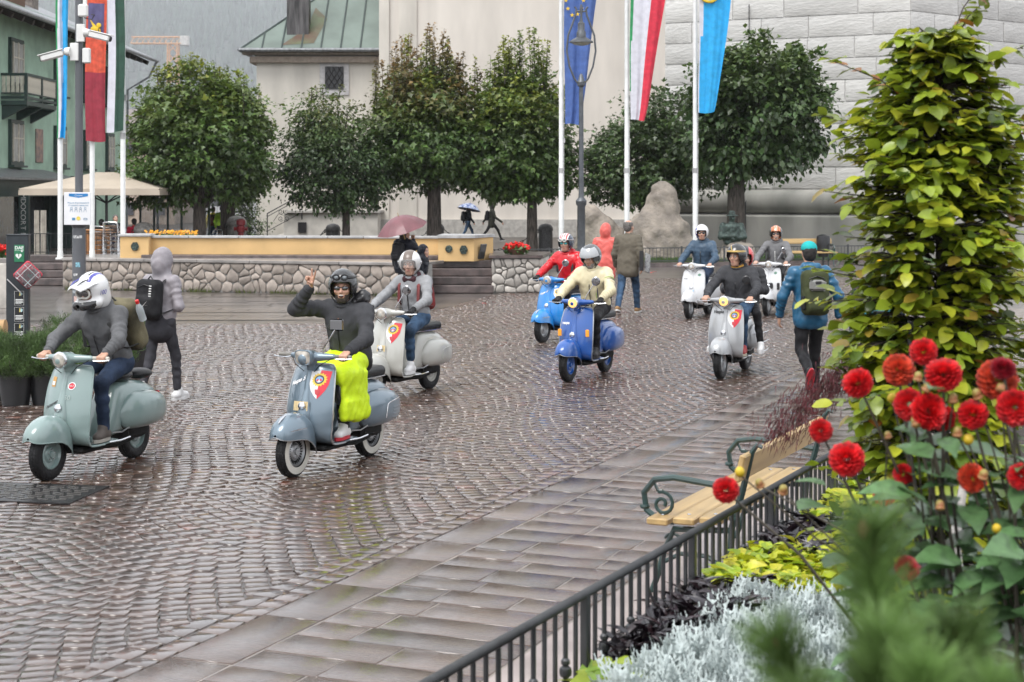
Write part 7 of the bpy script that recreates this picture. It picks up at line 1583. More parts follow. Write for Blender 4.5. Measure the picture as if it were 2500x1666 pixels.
# left rider, motocross helmet
t, Mh, Rt, P = rider('rider in grey fleece and white full-face helmet with goggles', SC['green'], ride_pose(.13, look=(.97, -.12, -.12)), dict(jacket=M_gfl, trousers=M_jean, shoe=M_gsh, sole=mat('pale_sole', (.4, .38, .34), .6), zip=M_blz, h=.011, hb=.009, face=False, hood='down'))
sd = Sdf(); sd.ell((-.01, 0, .03), (.15, .128, .142), .02).cone((.04, -.09, -.08), (.15, -.035, -.095), .04, .035, .03).cone((.04, .09, -.08), (.15, .035, -.095), .04, .035, .03).cone((.15, -.035, -.095), (.15, .035, -.095), .035, None, .03).cone((-.06, 0, -.06), (.0, 0, -.06), .115, .11, .04).box((.13, 0, .0), (.12, .155, .1), .03, .01, 's').ell((0, 0, 0), (.11, .09, .12), .004, 's').box((0, 0, -.24), (.5, .5, .2), .01, .01, 's').box((.16, 0, -.1), (.06, .03, .03), .004, .004, 's')
def mxm(c): m = np.zeros(len(c), int); m[(c[:, 2] < -.06) & (c[:, 0] > .08)] = 1; m[(np.abs(np.abs(c[:, 1])-.06) < .012) & (c[:, 2] > .08)] = 2; m[(np.abs(np.abs(c[:, 1])-.03) < .007) & (c[:, 2] > .1) & (c[:, 0] < .06)] = 1; return m
o = sd.build('helmet', [M_hwh, M_hbl, M_hblu], t, .0075, matf=mxm, M=Mh)
pk = []
for x, w_, z in ((.06, .115, .115), (.12, .11, .108), (.19, .1, .09), (.235, .07, .075)): q = np.linspace(-1, 1, 9); pk.append(np.stack((x-.02*q*q, w_*q, z-.03*q*q), 1))
MB().rings(pk+[r-np.array((0, 0, .008)) for r in pk[::-1]], closed=False, cap=False).build('peak', M_hwh, o, True, 60)
for s_ in (-1, 1): MB().tube([(.09, s_*.05, .122), (.15, s_*.045, .112), (.21, s_*.035, .088)], [.004, .008, .003], 5).build('peak_stripe', M_hbl if s_ > 0 else M_hblu, o)
q_ = np.linspace(0, 6.283, 24, endpoint=False); MB().tube([(.118-.1*abs(.075*math.cos(a))**1.3*6*.25, .075*math.cos(a), .0+.042*math.sin(a)*(1 if math.sin(a) > 0 else 1-.25*math.exp(-(math.cos(a)/.3)**2))) for a in q_], .009, 6, loop=True).build('goggle_frame', mat('goggle_white', (.65, .63, .58), .4), o, True)
MB().ball((.098, 0, .002), (.024, .07, .036), k=18, n=8).build('goggle_lens', M_gogl, o, True)
put_text('100', .055, M_hblu, o, Matrix.Translation((.02, .137, .0)) @ Euler((R(90), 0, R(178))).to_matrix().to_4x4(), shear=.3)
bp = backpack(t, P, Rt, mat('khaki_canvas', (.12, .105, .06), .85, var=.3, scale=6, bump=.4, bscale=60), mat('dark_strap', (.02, .02, .02), .7), .4, .48, .2, .02)
bo = MB().lathe([(.03, 0), (.033, .01), (.033, .12), (.018, .16), (.014, .17)], 12).build('water_bottle', mat('clear_bottle', (.6, .65, .68), .1, alpha=.5), bp, True, M=TR(.0, .245, .05)); MB().lathe([(.017, .17), (.017, .2), (.015, .202)], 12).build('cap', mat('red_cap', (.6, .02, .02), .4), bo, True)
# waving man
t, Mh, Rt, P = rider('laughing man in dark fleece and sunglasses raising two fingers', SC['bluegrey'], ride_pose(.02, True, (.9, .36, -.02), k=1.02), dict(jacket=M_char, trousers=M_blkt, shoe=M_wsh, sole=M_rso, lace=M_ck, zip=M_blz, h=.011, hb=.0075, shades=M_shade, smile=True, beard=M_beard, hand_r='peace', bulk=1.08, hood='down'))
helmet(t, Mh, M_hbl, goggles=(M_ck, M_goggr, .105, .125))
sd = Sdf(); sd.ell((-.1, 0, .86), (.17, .2, .1), .06).cone((-.2, .1, .87), (.13, .17, .77), .11, .085, .05).cone((-.2, -.1, .87), (.13, -.17, .77), .11, .085, .05).cone((.16, -.1, .8), (.16, .16, .8), .07, .075, .06).box((.08, .22, .62), (.28, .05, .4), .022, .05).box((.02, .245, .5), (.36, .035, .16), .016, .05).box((-.06, .225, .6), (.22, .05, .42), .025, .06).cone((.16, .19, .5), (-.14, .235, .46), .03, None, .05)
sd.build('leg_cover', fab('neon_yellow_cover', (.58, .78, .02), .5, .06, .35, 30), t, .011, noise=.005, nfreq=28)
MB().tube([(.19, .17, .44), (.08, .245, .41), (-.14, .26, .43), (-.2, .235, .6)], .006, 5).build('cover_hem', M_alu, t)
sd = Sdf(); sd.ell((.155, .165, .66), (.07, .075, .12), .02); sd.build('knee_pad', mat('black_vinyl', (.015, .015, .017), .3, coat=.5), t, .012)
put_text('Vespa', .05, mat('chest_stitch', (.11, .11, .12), .7), t, Matrix.Translation(tuple(P['chest']+Rt @ V3(.142, -.08, -.03))) @ Euler((R(90), 0, R(90))).to_matrix().to_4x4(), shear=.3)
MB().bbox((0, 0, 0), (.006, .012, .05), .003).build('zip_pull', mat('brown_leather', (.2, .08, .045), .6), t, M=Matrix.Translation(tuple(P['chest']+Rt @ V3(.14, 0, .03)))); MB().tube([P['chest']+Rt @ V3(.137, .07, .0), P['chest']+Rt @ V3(.141, .065, -.12)], .006, 5).build('chest_zip', M_blz, t)
sd = Sdf(); c = P['neck']+Rt @ V3(-.07, .1, .03); sd.ell(c, (.08, .1, .06), .02).ell(c+V3(0, .05, .03), (.06, .06, .05), .02); sd.build('hood', mat('black_nylon', (.013, .013, .015), .35, coat=.3), t, .011, noise=.008, nfreq=40)
# woman on the off-white scooter
t, Mh, Rt, P = rider('woman in heather grey fleece with white and brown visor helmet', SC['offwhite'], ride_pose(.02, look=(.93, .3, -.05), k=.99), dict(jacket=M_hgf, trousers=M_jean2, shoe=M_wsh, sole=M_wsh, lace=M_wsh, zip=M_blz, h=.012, hb=.010, skin=M_sk2, female=True, gloves=M_glv, hair=M_hbr, long=True, hem=.22, bulk=.96, hood='down'))
helmet(t, Mh, [M_hwh, M_hbrn], stripes((.055, 1)), visor=(M_vis, -.42, .3)); sd = Sdf(); sd.cone(P['neck']+Rt @ V3(.05, -.05, -.02), P['neck']+Rt @ V3(.05, .05, -.02), .045, None, .02).cone(P['neck']+Rt @ V3(-.04, -.06, .0), P['neck']+Rt @ V3(-.04, .06, 0), .05, None, .04); sd.build('scarf', mat('dark_wine_scarf', (.05, .015, .02), .9), t, .012, noise=.006, nfreq=50)
backpack(t, P, Rt, mat('dark_red_pack', (.2, .02, .02), .7), M_blz, .28, .4, .14, straps=mat('maroon_strap', (.16, .03, .03), .7))
# red raincoat
t, Mh, Rt, P = rider('man in shiny red raincoat, striped helmet and teal sunglasses', SC['sky'], ride_pose(.02, look=(.98, .12, 0), k=1.02), dict(jacket=M_redc, trousers=M_blkt, shoe=M_bsh, h=.013, hb=.012, skin=M_sk2, gloves=M_glv, shades=M_teal, hood='down', bulk=1.06, jn=.005, wr=.007))
helmet(t, Mh, [M_hnv, M_hwh, M_hrd], stripes((.075, 1), (.062, 2), (.04, 1), (.028, 2), (.012, 1)), goggles=(mat('goggle_white', (.65, .63, .58), .4), M_goggr, .06, .145))
backpack(t, P, Rt, M_blkt, M_blz, .28, .4, .14)
# cream jacket
t, Mh, Rt, P = rider('grey bearded man in cream leather jacket and grey visor helmet', SC['blue'], ride_pose(.04, look=(.93, -.1, -.3), k=1.0), dict(jacket=M_crl, trousers=M_blkt, shoe=M_bsh, sole=M_bsh, zip=M_blz, h=.012, hb=.010, gloves=M_glv, beard=M_gbeard, brow=M_hgr, bulk=1.1, wr=.006))
helmet(t, Mh, M_hsil, visor=(M_visg, .12, .95), scale=1.04)
c = P['chest']; mg_ = mat('stripe_green', (.25, .4, .08), .5)
for yy_, mm in ((.075, mg_), (.095, M_hnv)): MB().tube([c+Rt @ V3(np.interp(z, (-.33, -.2, 0, .08), (.135, .15, .145, .11))-.004-.16*yy_*yy_*9*.35, yy_, z) for z in np.linspace(-.33, .08, 12)], .007, 5, flat=.5).build('stripe', mm, t)
MB().lathe([(.026, 0), (.03, .004), (.001, .006)], 14, axis='x').build('badge', M_hnv, t, M=Matrix.Translation(tuple(c+Rt @ V3(.132, -.08, -.02))))
for f_, mm in ((.42, mg_), (.52, M_hnv)): q = P['sh_l']*(1-f_)+P['el_l']*f_; a_, b_, d_ = frame(P['el_l']-P['sh_l']); MB().tube([q+(a_*math.cos(w_)+b_*math.sin(w_))*.071 for w_ in np.linspace(0, 6.283, 18, endpoint=False)], .006, 5, loop=True).build('arm_stripe', mm, t)
# silver scooter couple
t, Mh, Rt, P = rider('man in charcoal fleece and black gold helmet looking aside', SC['silver'], ride_pose(.02, look=(.92, -.3, 0), k=1.0), dict(jacket=M_char, trousers=M_jean2, shoe=M_rsh, sole=mat('cream_sole', (.55, .5, .38), .6), zip=M_blz, h=.012, hb=.010, hood='down', bulk=1.05, brow=M_brow))
def hg(c): m = np.zeros(len(c), int); m[(np.abs(c[:, 2]-.075) < .009) & (c[:, 0] > -.03)] = 1; m[(np.abs(c[:, 1]+.02+(c[:, 2]-.13)*.8) < .008) & (c[:, 2] > .09) & (c[:, 0] > .03)] = 1; m[(np.abs(c[:, 1]+.05) < .02) & (c[:, 2] > .1) & (c[:, 0] < .05)] = 2; return m
helmet(t, Mh, [M_hbl, M_hgold, M_hrd], hg); o = MB()
for s_ in (-1, 1): o.tube([(.104-.25*abs(.02*math.cos(q)), s_*.033+.024*math.cos(q), .006+.017*math.sin(q)) for q in np.linspace(0, 6.283, 14, endpoint=False)], .0028, 5, loop=True)
o.build('eyeglasses', M_ck, t, M=Mh); MB().tube([P['neck']+Rt @ V3(.075*math.cos(q), .07*math.sin(q), .02) for q in np.linspace(0, 6.283, 18, endpoint=False)], .018, 6, loop=True).build('neck_scarf', mat('ochre_scarf', (.45, .24, .04), .9), t, True)
J = ride_pose(-.02, look=(.9, .3, 0), k=.94, back=.33); 
for s_, y in (('l', 1), ('r', -1)): J['wr_'+s_] = V3(-.34, y*.2, 1.05); J['el_'+s_] = V3(-.55, y*.27, 1.05); J['hd_'+s_] = V3(.9, -y*.5, 0); J['pn_'+s_] = V3(0, -y, 0); J['th_'+s_] = V3(0, 0, 1); J['kn_'+s_] = V3(-.14, y*.27, .76); J['an_'+s_] = V3(-.18, y*.31, .36); J['hip_'+s_] = V3(-.58, y*.1, .87)
t, Mh, Rt, P = rider('pillion passenger in black leggings and white shoes behind the charcoal fleece rider', SC['silver'], J, dict(jacket=M_char, trousers=M_blkt, shoe=M_wsh, sole=M_wsh, h=.014, hb=.013, skin=M_sk2, hand_l='relax', hand_r='relax', female=True, leg=.85)); helmet(t, Mh, [M_hrd, M_hbl], stripes((.05, 1)))
# white scooters
t, Mh, Rt, P = rider('man in slate blue shell jacket with white and blue helmet', SC['white'], ride_pose(.0, look=(.96, .25, 0), k=1.09), dict(jacket=M_puf, trousers=M_jean, shoe=M_bsh, zip=M_blz, h=.014, hb=.012, shades=M_shade, hood='down', bulk=1.1, wr=.007))
helmet(t, Mh, [M_hwh, M_hblu], lambda c: ((c[:, 1] < -.06) & (np.sin(c[:, 0]*70)*np.sin(c[:, 2]*60) > .1)).astype(int)); MB().ball(tuple(P['chest']+Rt @ V3(.142, .06, -.02)), (.004, .02, .012)).build('chest_mark', M_cw, t)
t, Mh, Rt, P = rider('smiling woman in grey shell jacket with orange striped helmet', SC['white2'], ride_pose(.0, look=(.96, .22, 0), k=1.03), dict(jacket=M_gsj, trousers=M_blkt, shoe=M_bsh, zip=M_cw, h=.014, hb=.012, shades=M_shade, skin=M_sk2, female=True, smile=True, hood='down', hair=M_hbr))
helmet(t, Mh, [M_hbl, M_hor, M_hwh], stripes((.085, 1), (.06, 0), (.05, 1), (.018, 2), (.01, 1))); backpack(t, P, Rt, M_blkt, M_blz, .28, .4, .14)
# ================================================================== PEDESTRIANS
def walk_pose(hgt=1.75, step=.25, face=(1, 0, 0), bent=False, lift=None, sway=.12, open_=0.):
    k = hgt/1.75; J = dict(pelvis=V3(0, 0, .95), chest=V3(.03, 0, 1.30), neck=V3(.035, 0, 1.45), head=V3(.06, 0, 1.605), face=V3(*face))
    for s_, y in (('l', 1), ('r', -1)):
        f = y*step; J['sh_'+s_] = V3(.02, y*.185, 1.385); J['el_'+s_] = V3(-.02-f*sway*2, y*(.255+open_), 1.11); J['wr_'+s_] = V3(.05-f*sway*5, y*(.265+open_), .88); J['hd_'+s_] = V3(.15-f*.3, y*.02, -1); J['pn_'+s_] = V3(0, -y, 0); J['th_'+s_] = V3(1, 0, 0)
        if bent: J['el_'+s_] = V3(.0, y*.26, 1.1); J['wr_'+s_] = V3(.2, y*.1, 1.18); J['hd_'+s_] = V3(.6, -y*.5, .5); J['pn_'+s_] = V3(-.3, -y*.6, .6); J['th_'+s_] = V3(0, 0, 1)
        J['hip_'+s_] = V3(0, y*.09, .92); J['kn_'+s_] = V3(f*.62+.05, y*.095, .51+.01*abs(f)); J['an_'+s_] = V3(f*1.15-.02, y*.1, .1+(.05 if f < 0 else 0)); J['ft_'+s_] = V3(1, y*.1, (-.25 if f < -.05 else .05 if f > .1 else 0))
        if lift == s_: J['kn_'+s_] = V3(.03, y*.1, .5); J['an_'+s_] = V3(-.33, y*.1, .27); J['ft_'+s_] = V3(.45, y*.05, -1); J['fu_'+s_] = V3(1, 0, .4)
    return {q: (v if q in ('face',) or q[:2] in ('hd', 'pn', 'th', 'ft', 'fu') else v*k) for q, v in J.items()}
def walker(lab, pos, head, J, st, group='people on foot in the square'):
    t = thing('person', lab, 'person', pos, math.atan2(head[1], head[0]), group); Mh, Rt, P = human(t, J, st); return t, Mh, Rt, P
M_lil = fab('lilac_grey_puffer', (.29, .27, .29), .5, .08, .25, 30, coat=.1); M_leg = fab('charcoal_leggings', (.045, .045, .052), .8, .15); M_teal_c = fab('teal_cap', (.02, .36, .36), .7, .06)
t, Mh, Rt, P = walker('woman in hooded lilac-grey puffer jacket with black backpack', gp(392, 980), (.42, .9), walk_pose(1.69, -.18, (1, 0, -.15), bent=True), dict(arm=.92, jacket=M_lil, trousers=M_leg, shoe=M_wsh, sole=M_wsh, h=.012, hood='up', face=False, hair=M_hbr, female=True, leg=.9, jn=.006, wr=.005, skin=M_sk2, hem=.1))
bp = backpack(t, P, Rt, M_blkt, M_blz, .3, .45, .18)
for k in range(12): MB().box((-.098+.004*abs(k-6)/6, -.075, -.16+k*.028), (.006, .03, .012)).build('reflective_tick', M_cw, bp)
MB().tube([(-.165, .02, -.05), (-.172, -.0, -.1), (-.17, -.03, -.09), (-.165, -.09, -.02)], [.003, .012, .009, .002], 5, flat=.3).build('swoosh_mark', M_cw, bp)
sd = Sdf(); sd.cone(P['pelvis']+V3(0, 0, .0), P['pelvis']+V3(0, 0, -.1), .165, .17, .04); sd.build('skirt', M_leg, t, .013); 
for s_ in 'lr': a = P['an_'+s_]; MB().tube([a+(0, 0, .02), a+(0, 0, .1)], [.042, .04], 10).build('sock', M_cw, t, True)
# man in blue rain jacket
M_blr = fab('blue_rain_jacket', (.02, .105, .2), .4, .12, .2, 40, coat=.4); M_oliv = fab('olive_pack', (.055, .065, .03), .8, .15); M_gpk = fab('grey_pack', (.2, .2, .19), .8)
t, Mh, Rt, P = walker('man in blue rain jacket and teal cap walking away with olive backpack', gp(1978, 958), (-.08, 1), walk_pose(1.76, -.16, (1, .0, 0), lift='l', sway=.08, open_=.07), dict(jacket=M_blr, trousers=M_blkt, shoe=M_bsh, sole=M_rso, h=.012, hb=.010, face=False, hair=M_hdk, hood='down', bulk=1.08, jlen=.1, leg=1.1, jn=.005, wr=.007))
sd = Sdf(); sd.ell((-.01, 0, .062), (.112, .094, .088), .01).box((0, 0, -.03), (.4, .4, .14), .005, .006, 's').ell((-.12, 0, .03), (.04, .035, .03), .006, 's'); o = sd.build('cap', M_teal_c, t, .008, M=Mh); MB().rings([[(.07+.12*math.cos(q)*f, .082*math.sin(q)*(.95 if f > .5 else 1), .045-.02*f*math.cos(q)) for q in np.linspace(-1.5, 1.5, 10)] for f in (.1, 1.)], closed=False, cap=False).build('peak', M_teal_c, o)
bp = backpack(t, P, Rt, M_oliv, M_blz, .31, .52, .2, .02); MB().bbox((-.135, 0, .08), (.06, .2, .13), .03).build('top_pocket', M_gpk, bp); MB().bbox((-.168, 0, .11), (.006, .07, .03), .004).build('label_patch', M_ck, bp)
for s_ in (-1, 1): MB().bbox((-.06, s_*.155, -.12), (.12, .03, .16), .015).build('side_pocket', M_blkt, bp)
MB().bbox((-.185, .02, -.08), (.006, .014, .04), .003).build('tag', M_eby, bp)
# brown jacket man with newspaper
M_olj = fab('olive_brown_jacket', (.125, .11, .085), .75, .08); M_tan = mat('tan_shoe', (.3, .17, .07), .7)
t, Mh, Rt, P = walker('balding man in olive-brown jacket and jeans carrying a newspaper', gp(1533, 766), (.35, .94), walk_pose(1.8, -.26, (1, -.35, 0), sway=.05), dict(jacket=M_olj, trousers=M_jean2, shoe=M_tan, sole=M_cw, h=.014, hair=M_hgr, bald=True, bulk=1.15, jlen=.16, leg=1.12, jn=.004))
nw = thing('newspaper', 'folded newspaper under the arm of the olive-brown jacket man', 'newspaper', t.location.copy(), t.rotation_euler[2]); M_np = mat('newsprint', (.6, .6, .58), .8, col2=(.15, .15, .16), scale=22)
MB().bbox((.03, -.33, .98), (.3, .035, .36), .01, M=Euler((0, R(10), 0)).to_matrix().to_4x4()).build('folded_sheets', M_np, nw); MB().bbox((-.15, -.31, 1.02), (.02, .08, .38), .008).build('dark_page', M_ck, nw)
t, Mh, Rt, P = walker('person in coral hooded raincoat beside the boulders', gp(1478, 752), (.2, .98), walk_pose(1.68, .1, (1, 0, 0)), dict(jacket=fab('coral_raincoat', (.66, .13, .11), .45, .08, .2, 40, coat=.2), trousers=M_blkt, shoe=M_bsh, h=.016, hood='up', face=False, hair=M_hbr, jlen=.25, bulk=1.05, jn=.007))
t, Mh, Rt, P = walker('person in yellow cap with teal bag half hidden by the beech', ((2140-CX)*17.5/F, 17.5, 0), (.1, 1), walk_pose(1.66, .2, (1, 0, 0)), dict(jacket=fab('navy_shell', (.02, .03, .05), .6), trousers=M_blkt, shoe=M_bsh, h=.014, face=False, hair=M_hbr, female=True))
sd = Sdf(); sd.ell((-.01, 0, .062), (.115, .098, .09), .01).box((0, 0, -.035), (.4, .4, .14), .005, .006, 's'); sd.build('cap', fab('yellow_cap', (.7, .42, .02), .7, .06), t, .009, M=Mh); backpack(t, P, Rt, mat('teal_bag', (.02, .16, .18), .6), M_blz, .3, .36, .14, straps=M_cw)
# umbrella people and child by the wall
def umbrella(lab, c, r, hgt, m, m2, tiltx=0., tilty=0., n=8):
    t = thing('umbrella', lab, 'umbrella', c); t.rotation_euler = (tiltx, tilty, .2); q = np.arange(n)*2*math.pi/n
    for i in range(n):
        G = []
        for f in np.linspace(.03, 1, 7):
            row = []
            for g in np.linspace(0, 1, 5): a = q[i]+g*2*math.pi/n; rr = r*f*(1-.055*math.sin(g*math.pi)*f); row.append((rr*math.cos(a), rr*math.sin(a), hgt*(1-f**2.1)))
            G.append(row)
        MB().rings(G, closed=False, cap=False).build('panel', m, t, True)
        MB().tube([(r*f*math.cos(q[i]), r*f*math.sin(q[i]), hgt*(1-f**2.1)-.008) for f in np.linspace(.03, 1, 6)], .003, 4).build('rib', m2, t)
    MB().tube([(0, 0, hgt+.07), (0, 0, -.62)], .007, 6).build('shaft', m2, t); MB().tube([(0, 0, -.6), (0, 0, -.72), (.03, 0, -.76), (.06, 0, -.73)], .013, 6).build('handle', M_wood, t); return t
M_brass = mat('brass_tip', (.45, .3, .1), .4, metal=.7)
M_maro = mat('maroon_canopy', (.16, .055, .065), .5, var=.12, scale=4, coat=.2); Yw = 34.2
M_nvp = fab('navy_puffer', (.01, .012, .02), .45, .2, .3, 30, coat=.12, bands=5.)
def up_arm(J, s_, y): J['el_'+s_] = V3(.12, y*.22, 1.16); J['wr_'+s_] = V3(.2, y*.1, 1.32); J['hd_'+s_] = V3(.2, 0, 1); J['pn_'+s_] = V3(-1, 0, 0); J['th_'+s_] = V3(0, -y, 0); return J
t, Mh, Rt, P = walker('woman in dark puffer jacket under the maroon umbrella', ((985-CX)*Yw/F, Yw, 0), (.55, .83), up_arm(walk_pose(1.58, .05, (.9, -.4, 0)), 'r', -1), dict(jacket=M_nvp, trousers=M_blkt, shoe=M_bsh, h=.016, hair=M_hbr, long=True, jlen=.12, female=True, bulk=1.12, hand_r='fist', jn=.008, wr=.009)); backpack(t, P, Rt, M_blkt, M_blz, .28, .4, .15)
umbrella('large maroon umbrella held in front of the yellow wall', (yl(982, Yw-.1), Yw-.1, H-(560-HY)*Yw/F), .54, .29, M_maro, M_brass, R(8), R(-17))
t, Mh, Rt, P = walker('child in dark hooded puffer jacket beside the steps', ((1031-CX)*35/F, 35, 0), (.9, -.1), walk_pose(1.14, .04, (.9, -.45, 0)), dict(jacket=M_nvp, trousers=M_jean, shoe=M_bsh, h=.012, hood='up', bulk=.82, arm=.85, leg=.75, jn=.006, wr=.007, hair=M_hdk, skin=M_sk2))
M_dots = mat('blue_dotted_canopy', (.06, .1, .26), .5, col2=(.45, .5, .6), scale=9, detail=0)
t, Mh, Rt, P = walker('person with rucksack under the blue dotted umbrella by the church', (yl(1142, 76), 76, 0), (.95, .3), walk_pose(1.72, .3, (1, 0, 0)), dict(jacket=M_nvp, trousers=M_jean2, shoe=M_bsh, h=.025, hb=.02, hair=M_hdk, hand_r='fist')); backpack(t, P, Rt, M_blkt, M_blz)
umbrella('blue dotted umbrella in front of the church wall', (yl(1145, 75.8), 75.8, H-(512-HY)*76/F), .56, .3, M_dots, M_iron, R(-6), R(12))
t, Mh, Rt, P = walker('person in dark green hooded coat walking along the church wall', (yl(1200, 76), 76, 0), (.98, .1), walk_pose(1.76, .42, (1, 0, 0), sway=.2), dict(jacket=fab('dark_green_coat', (.035, .036, .028), .7), trousers=M_blkt, shoe=M_bsh, h=.025, hb=.02, hood='up', jlen=.22, bulk=1.1, skin=M_sk2)); backpack(t, P, Rt, M_blkt, M_blz)
t, Mh, Rt, P = walker('person in yellow jacket and jeans with brown rucksack beneath the left maple', (yl(520, 66), 66, 0), (.1, 1), walk_pose(1.72, .15), dict(jacket=fab('yellow_jacket', (.6, .5, .03), .6), trousers=M_jean2, shoe=M_bsh, h=.025, hb=.02, face=False, hair=M_hbr)); backpack(t, P, Rt, fab('brown_pack', (.08, .03, .025), .8), M_blz)
t, Mh, Rt, P = walker('person in lime green jacket and black trousers beneath the left maple', (yl(541, 65.6), 65.6, 0), (.1, 1), walk_pose(1.76, -.1), dict(jacket=fab('lime_jacket', (.42, .68, .06), .6), trousers=M_blkt, shoe=M_bsh, h=.025, hb=.02, face=False, hair=M_hgr, bulk=1.15))
umbrella('dark grey umbrella shared by the yellow and green jackets', (yl(530, 65.5), 65.5, 1.78), .6, .28, mat('dark_canopy', (.05, .052, .06), .5), M_iron, R(5), 0)
# ================================================================== CAFE
M_can = mat('cream_canvas', (.44, .375, .3), .8, var=.06, scale=1.2)
def parasol(lab, x, y, r, z0, z1):
    t = thing('parasol', lab, 'parasol', (x, y, 0)); c = [(r, -r), (r, r), (-r, r), (-r, -r)]
    for i in range(4):
        a, b = np.array(c[i]), np.array(c[(i+1) % 4]); mid = (a+b)/2
        for p, q in ((a, mid), (mid, b)): MB().add([(p[0], p[1], z0), (q[0], q[1], z0+.0), (q[0]*.12, q[1]*.12, z1-.06), (p[0]*.12, p[1]*.12, z1-.06)], [[0, 1, 2, 3]]).build('panel', M_can, t)
        MB().add([(a[0], a[1], z0), (b[0], b[1], z0), (b[0]*1.003, b[1]*1.003, z0-.22), (a[0]*1.003, a[1]*1.003, z0-.22)], [[0, 1, 2, 3]]).build('valance', M_can, t)
        MB().tube([(a[0], a[1], z0-.03), (0, 0, z1-.1)], .025, 5).build('rib', M_iron, t); MB().tube([(a[0]*.55, a[1]*.55, z0+(z1-z0)*.42), (0, 0, z0-.5)], .025, 5).build('strut', M_iron, t)
    MB().lathe([(.05, 0), (.05, z1)], 10).build('pole', M_iron, t); MB().bbox((0, 0, .05), (.9, .9, .1), .02).build('base', M_gran, t)
parasol('big square cream parasol over the cafe tables', yl(260, 57), 57, 2.35, 2.42, 3.05); parasol('second cream parasol behind the left maple', yl(385, 61), 61, 2.2, 2.4, 3.0)
def sit_pose(look=(1, 0, 0)):
    J = walk_pose(1.74, .02, look); d = V3(0, 0, -.45)
    for q in ('pelvis', 'chest', 'neck', 'head', 'sh_l', 'sh_r', 'el_l', 'el_r', 'wr_l', 'wr_r', 'hip_l', 'hip_r'): J[q] = J[q]+d
    for s_, y in (('l', 1), ('r', -1)): J['kn_'+s_] = V3(.42, y*.12, .52); J['an_'+s_] = V3(.4, y*.12, .1); J['ft_'+s_] = V3(1, 0, 0); J['wr_'+s_] = V3(.3, y*.12, .72); J['hd_'+s_] = V3(1, 0, 0); J['pn_'+s_] = V3(0, 0, -1); J['th_'+s_] = V3(0, -y, 0)
    return J
t, *_ = walker('grey haired man in navy jacket seated at the cafe', (yl(282, 54), 54, .28), (.3, -.95), sit_pose((.95, .2, 0)), dict(jacket=M_nvp, trousers=M_jean, shoe=M_bsh, h=.022, hb=.018, hair=M_hgr, skin=M_sk2), 'people seated at the cafe')
t, *_ = walker('person in red jacket seated behind the pale bollard', (yl(328, 57.2), 57.2, .1), (-.4, .9), sit_pose(), dict(jacket=fab('red_jacket', (.5, .02, .05), .6), trousers=M_blkt, shoe=M_bsh, h=.024, hb=.02, hair=M_hdk, face=False), 'people seated at the cafe')
t, *_ = walker('person in black seated in the shade of the cafe', (yl(246, 56), 56, .1), (.3, .9), sit_pose(), dict(jacket=M_blkt, trousers=M_blkt, shoe=M_bsh, h=.024, hb=.02, hair=M_hdk, face=False), 'people seated at the cafe')
M_al = mat('polished_aluminium', (.6, .6, .6), .25, metal=.9); M_slw = mat('chair_wood', (.25, .13, .06), .6)
ch0 = thing('cafe_chair', 'x', 'chair', (0, 0, 0), group='stacked aluminium cafe chairs')
for sx in (-1, 1):
    MB().tube([(.2, sx*.24, 0), (.2, sx*.24, .64), (.14, sx*.25, .67), (-.18, sx*.25, .67), (-.24, sx*.22, .8)], .013, 6).build('arm_frame', M_al, ch0, True); MB().tube([(-.25, sx*.22, 0), (-.2, sx*.23, .45), (-.25, sx*.21, .82)], .013, 6).build('leg', M_al, ch0, True)
MB().bbox((0, 0, .44), (.42, .42, .02), .008).build('seat', M_al, ch0); MB().tube([(-.25, -.21, .82), (-.31, 0, .84), (-.25, .21, .82)], .016, 6).build('top_rail', M_al, ch0, True)
for k in range(3): MB().tube([(-.24, -.2, .55+.09*k), (-.3, 0, .55+.09*k), (-.24, .2, .55+.09*k)], .03, 6, flat=.25).build('back_slat', M_slw, ch0, True)
first = True
for (px, Y, n, rz, nm) in ((257, 46.5, 4, 60, 'left'), (283, 46, 5, 75, 'right')):
    for k in range(n):
        c = ch0 if first else copy_tree(ch0); first = False; c.location = (yl(px, Y), Y-.04*k, .12+.13*k); c.rotation_euler = (0, 0, R(rz)); c['label'] = 'aluminium cafe chair, %s of the %s stack' % (('lowest', 'second lowest', 'middle', 'next to topmost', 'topmost')[k if n == 5 or k < 2 else k+1], nm)
for k in range(3):
    c = copy_tree(ch0); c.location = (yl(905/2+k*35*1.0, 62+k*.7), 62+k*.7, 0); c.rotation_euler = (0, 0, R(200+20*k)); c['label'] = ['leftmost single cafe chair beyond the flower boxes', 'middle single cafe chair beyond the flower boxes', 'rightmost single cafe chair beyond the flower boxes'][k]; c['group'] = 'single chairs beyond the flower boxes'
t = thing('wooden_counter', 'orange wooden counter at the cafe entrance', 'counter', (yl(236, 47), 47, 0)); M_ow = mat('orange_wood', (.36, .16, .055), .5, var=.15, stretch=(4, 4, .6))
for k in range(4): MB().bbox((-.26+.175*k, 0, .6), (.17, .5, 1.2), .008).build('board', M_ow, t)
MB().bbox((0, 0, 1.22), (.8, .6, .04), .008).build('top', M_ow, t)
t = thing('bar_stool', 'dark green bar stool by the shop front', 'stool', (yl(105, 52), 52, 0))
for a in range(4): MB().tube([(.14*math.cos(a*1.57+.78), .14*math.sin(a*1.57+.78), 1.0), (.22*math.cos(a*1.57+.78), .22*math.sin(a*1.57+.78), 0)], .02, 6).build('leg', M_dkgreen, t)
MB().lathe([(.19, 1.0), (.19, 1.04)], 14).build('seat', M_dkgreen, t); MB().tube([(.19*math.cos(q), .19*math.sin(q), .4) for q in np.linspace(0, 6.28, 14, endpoint=False)], .012, 5, loop=True).build('foot_ring', M_dkgreen, t)
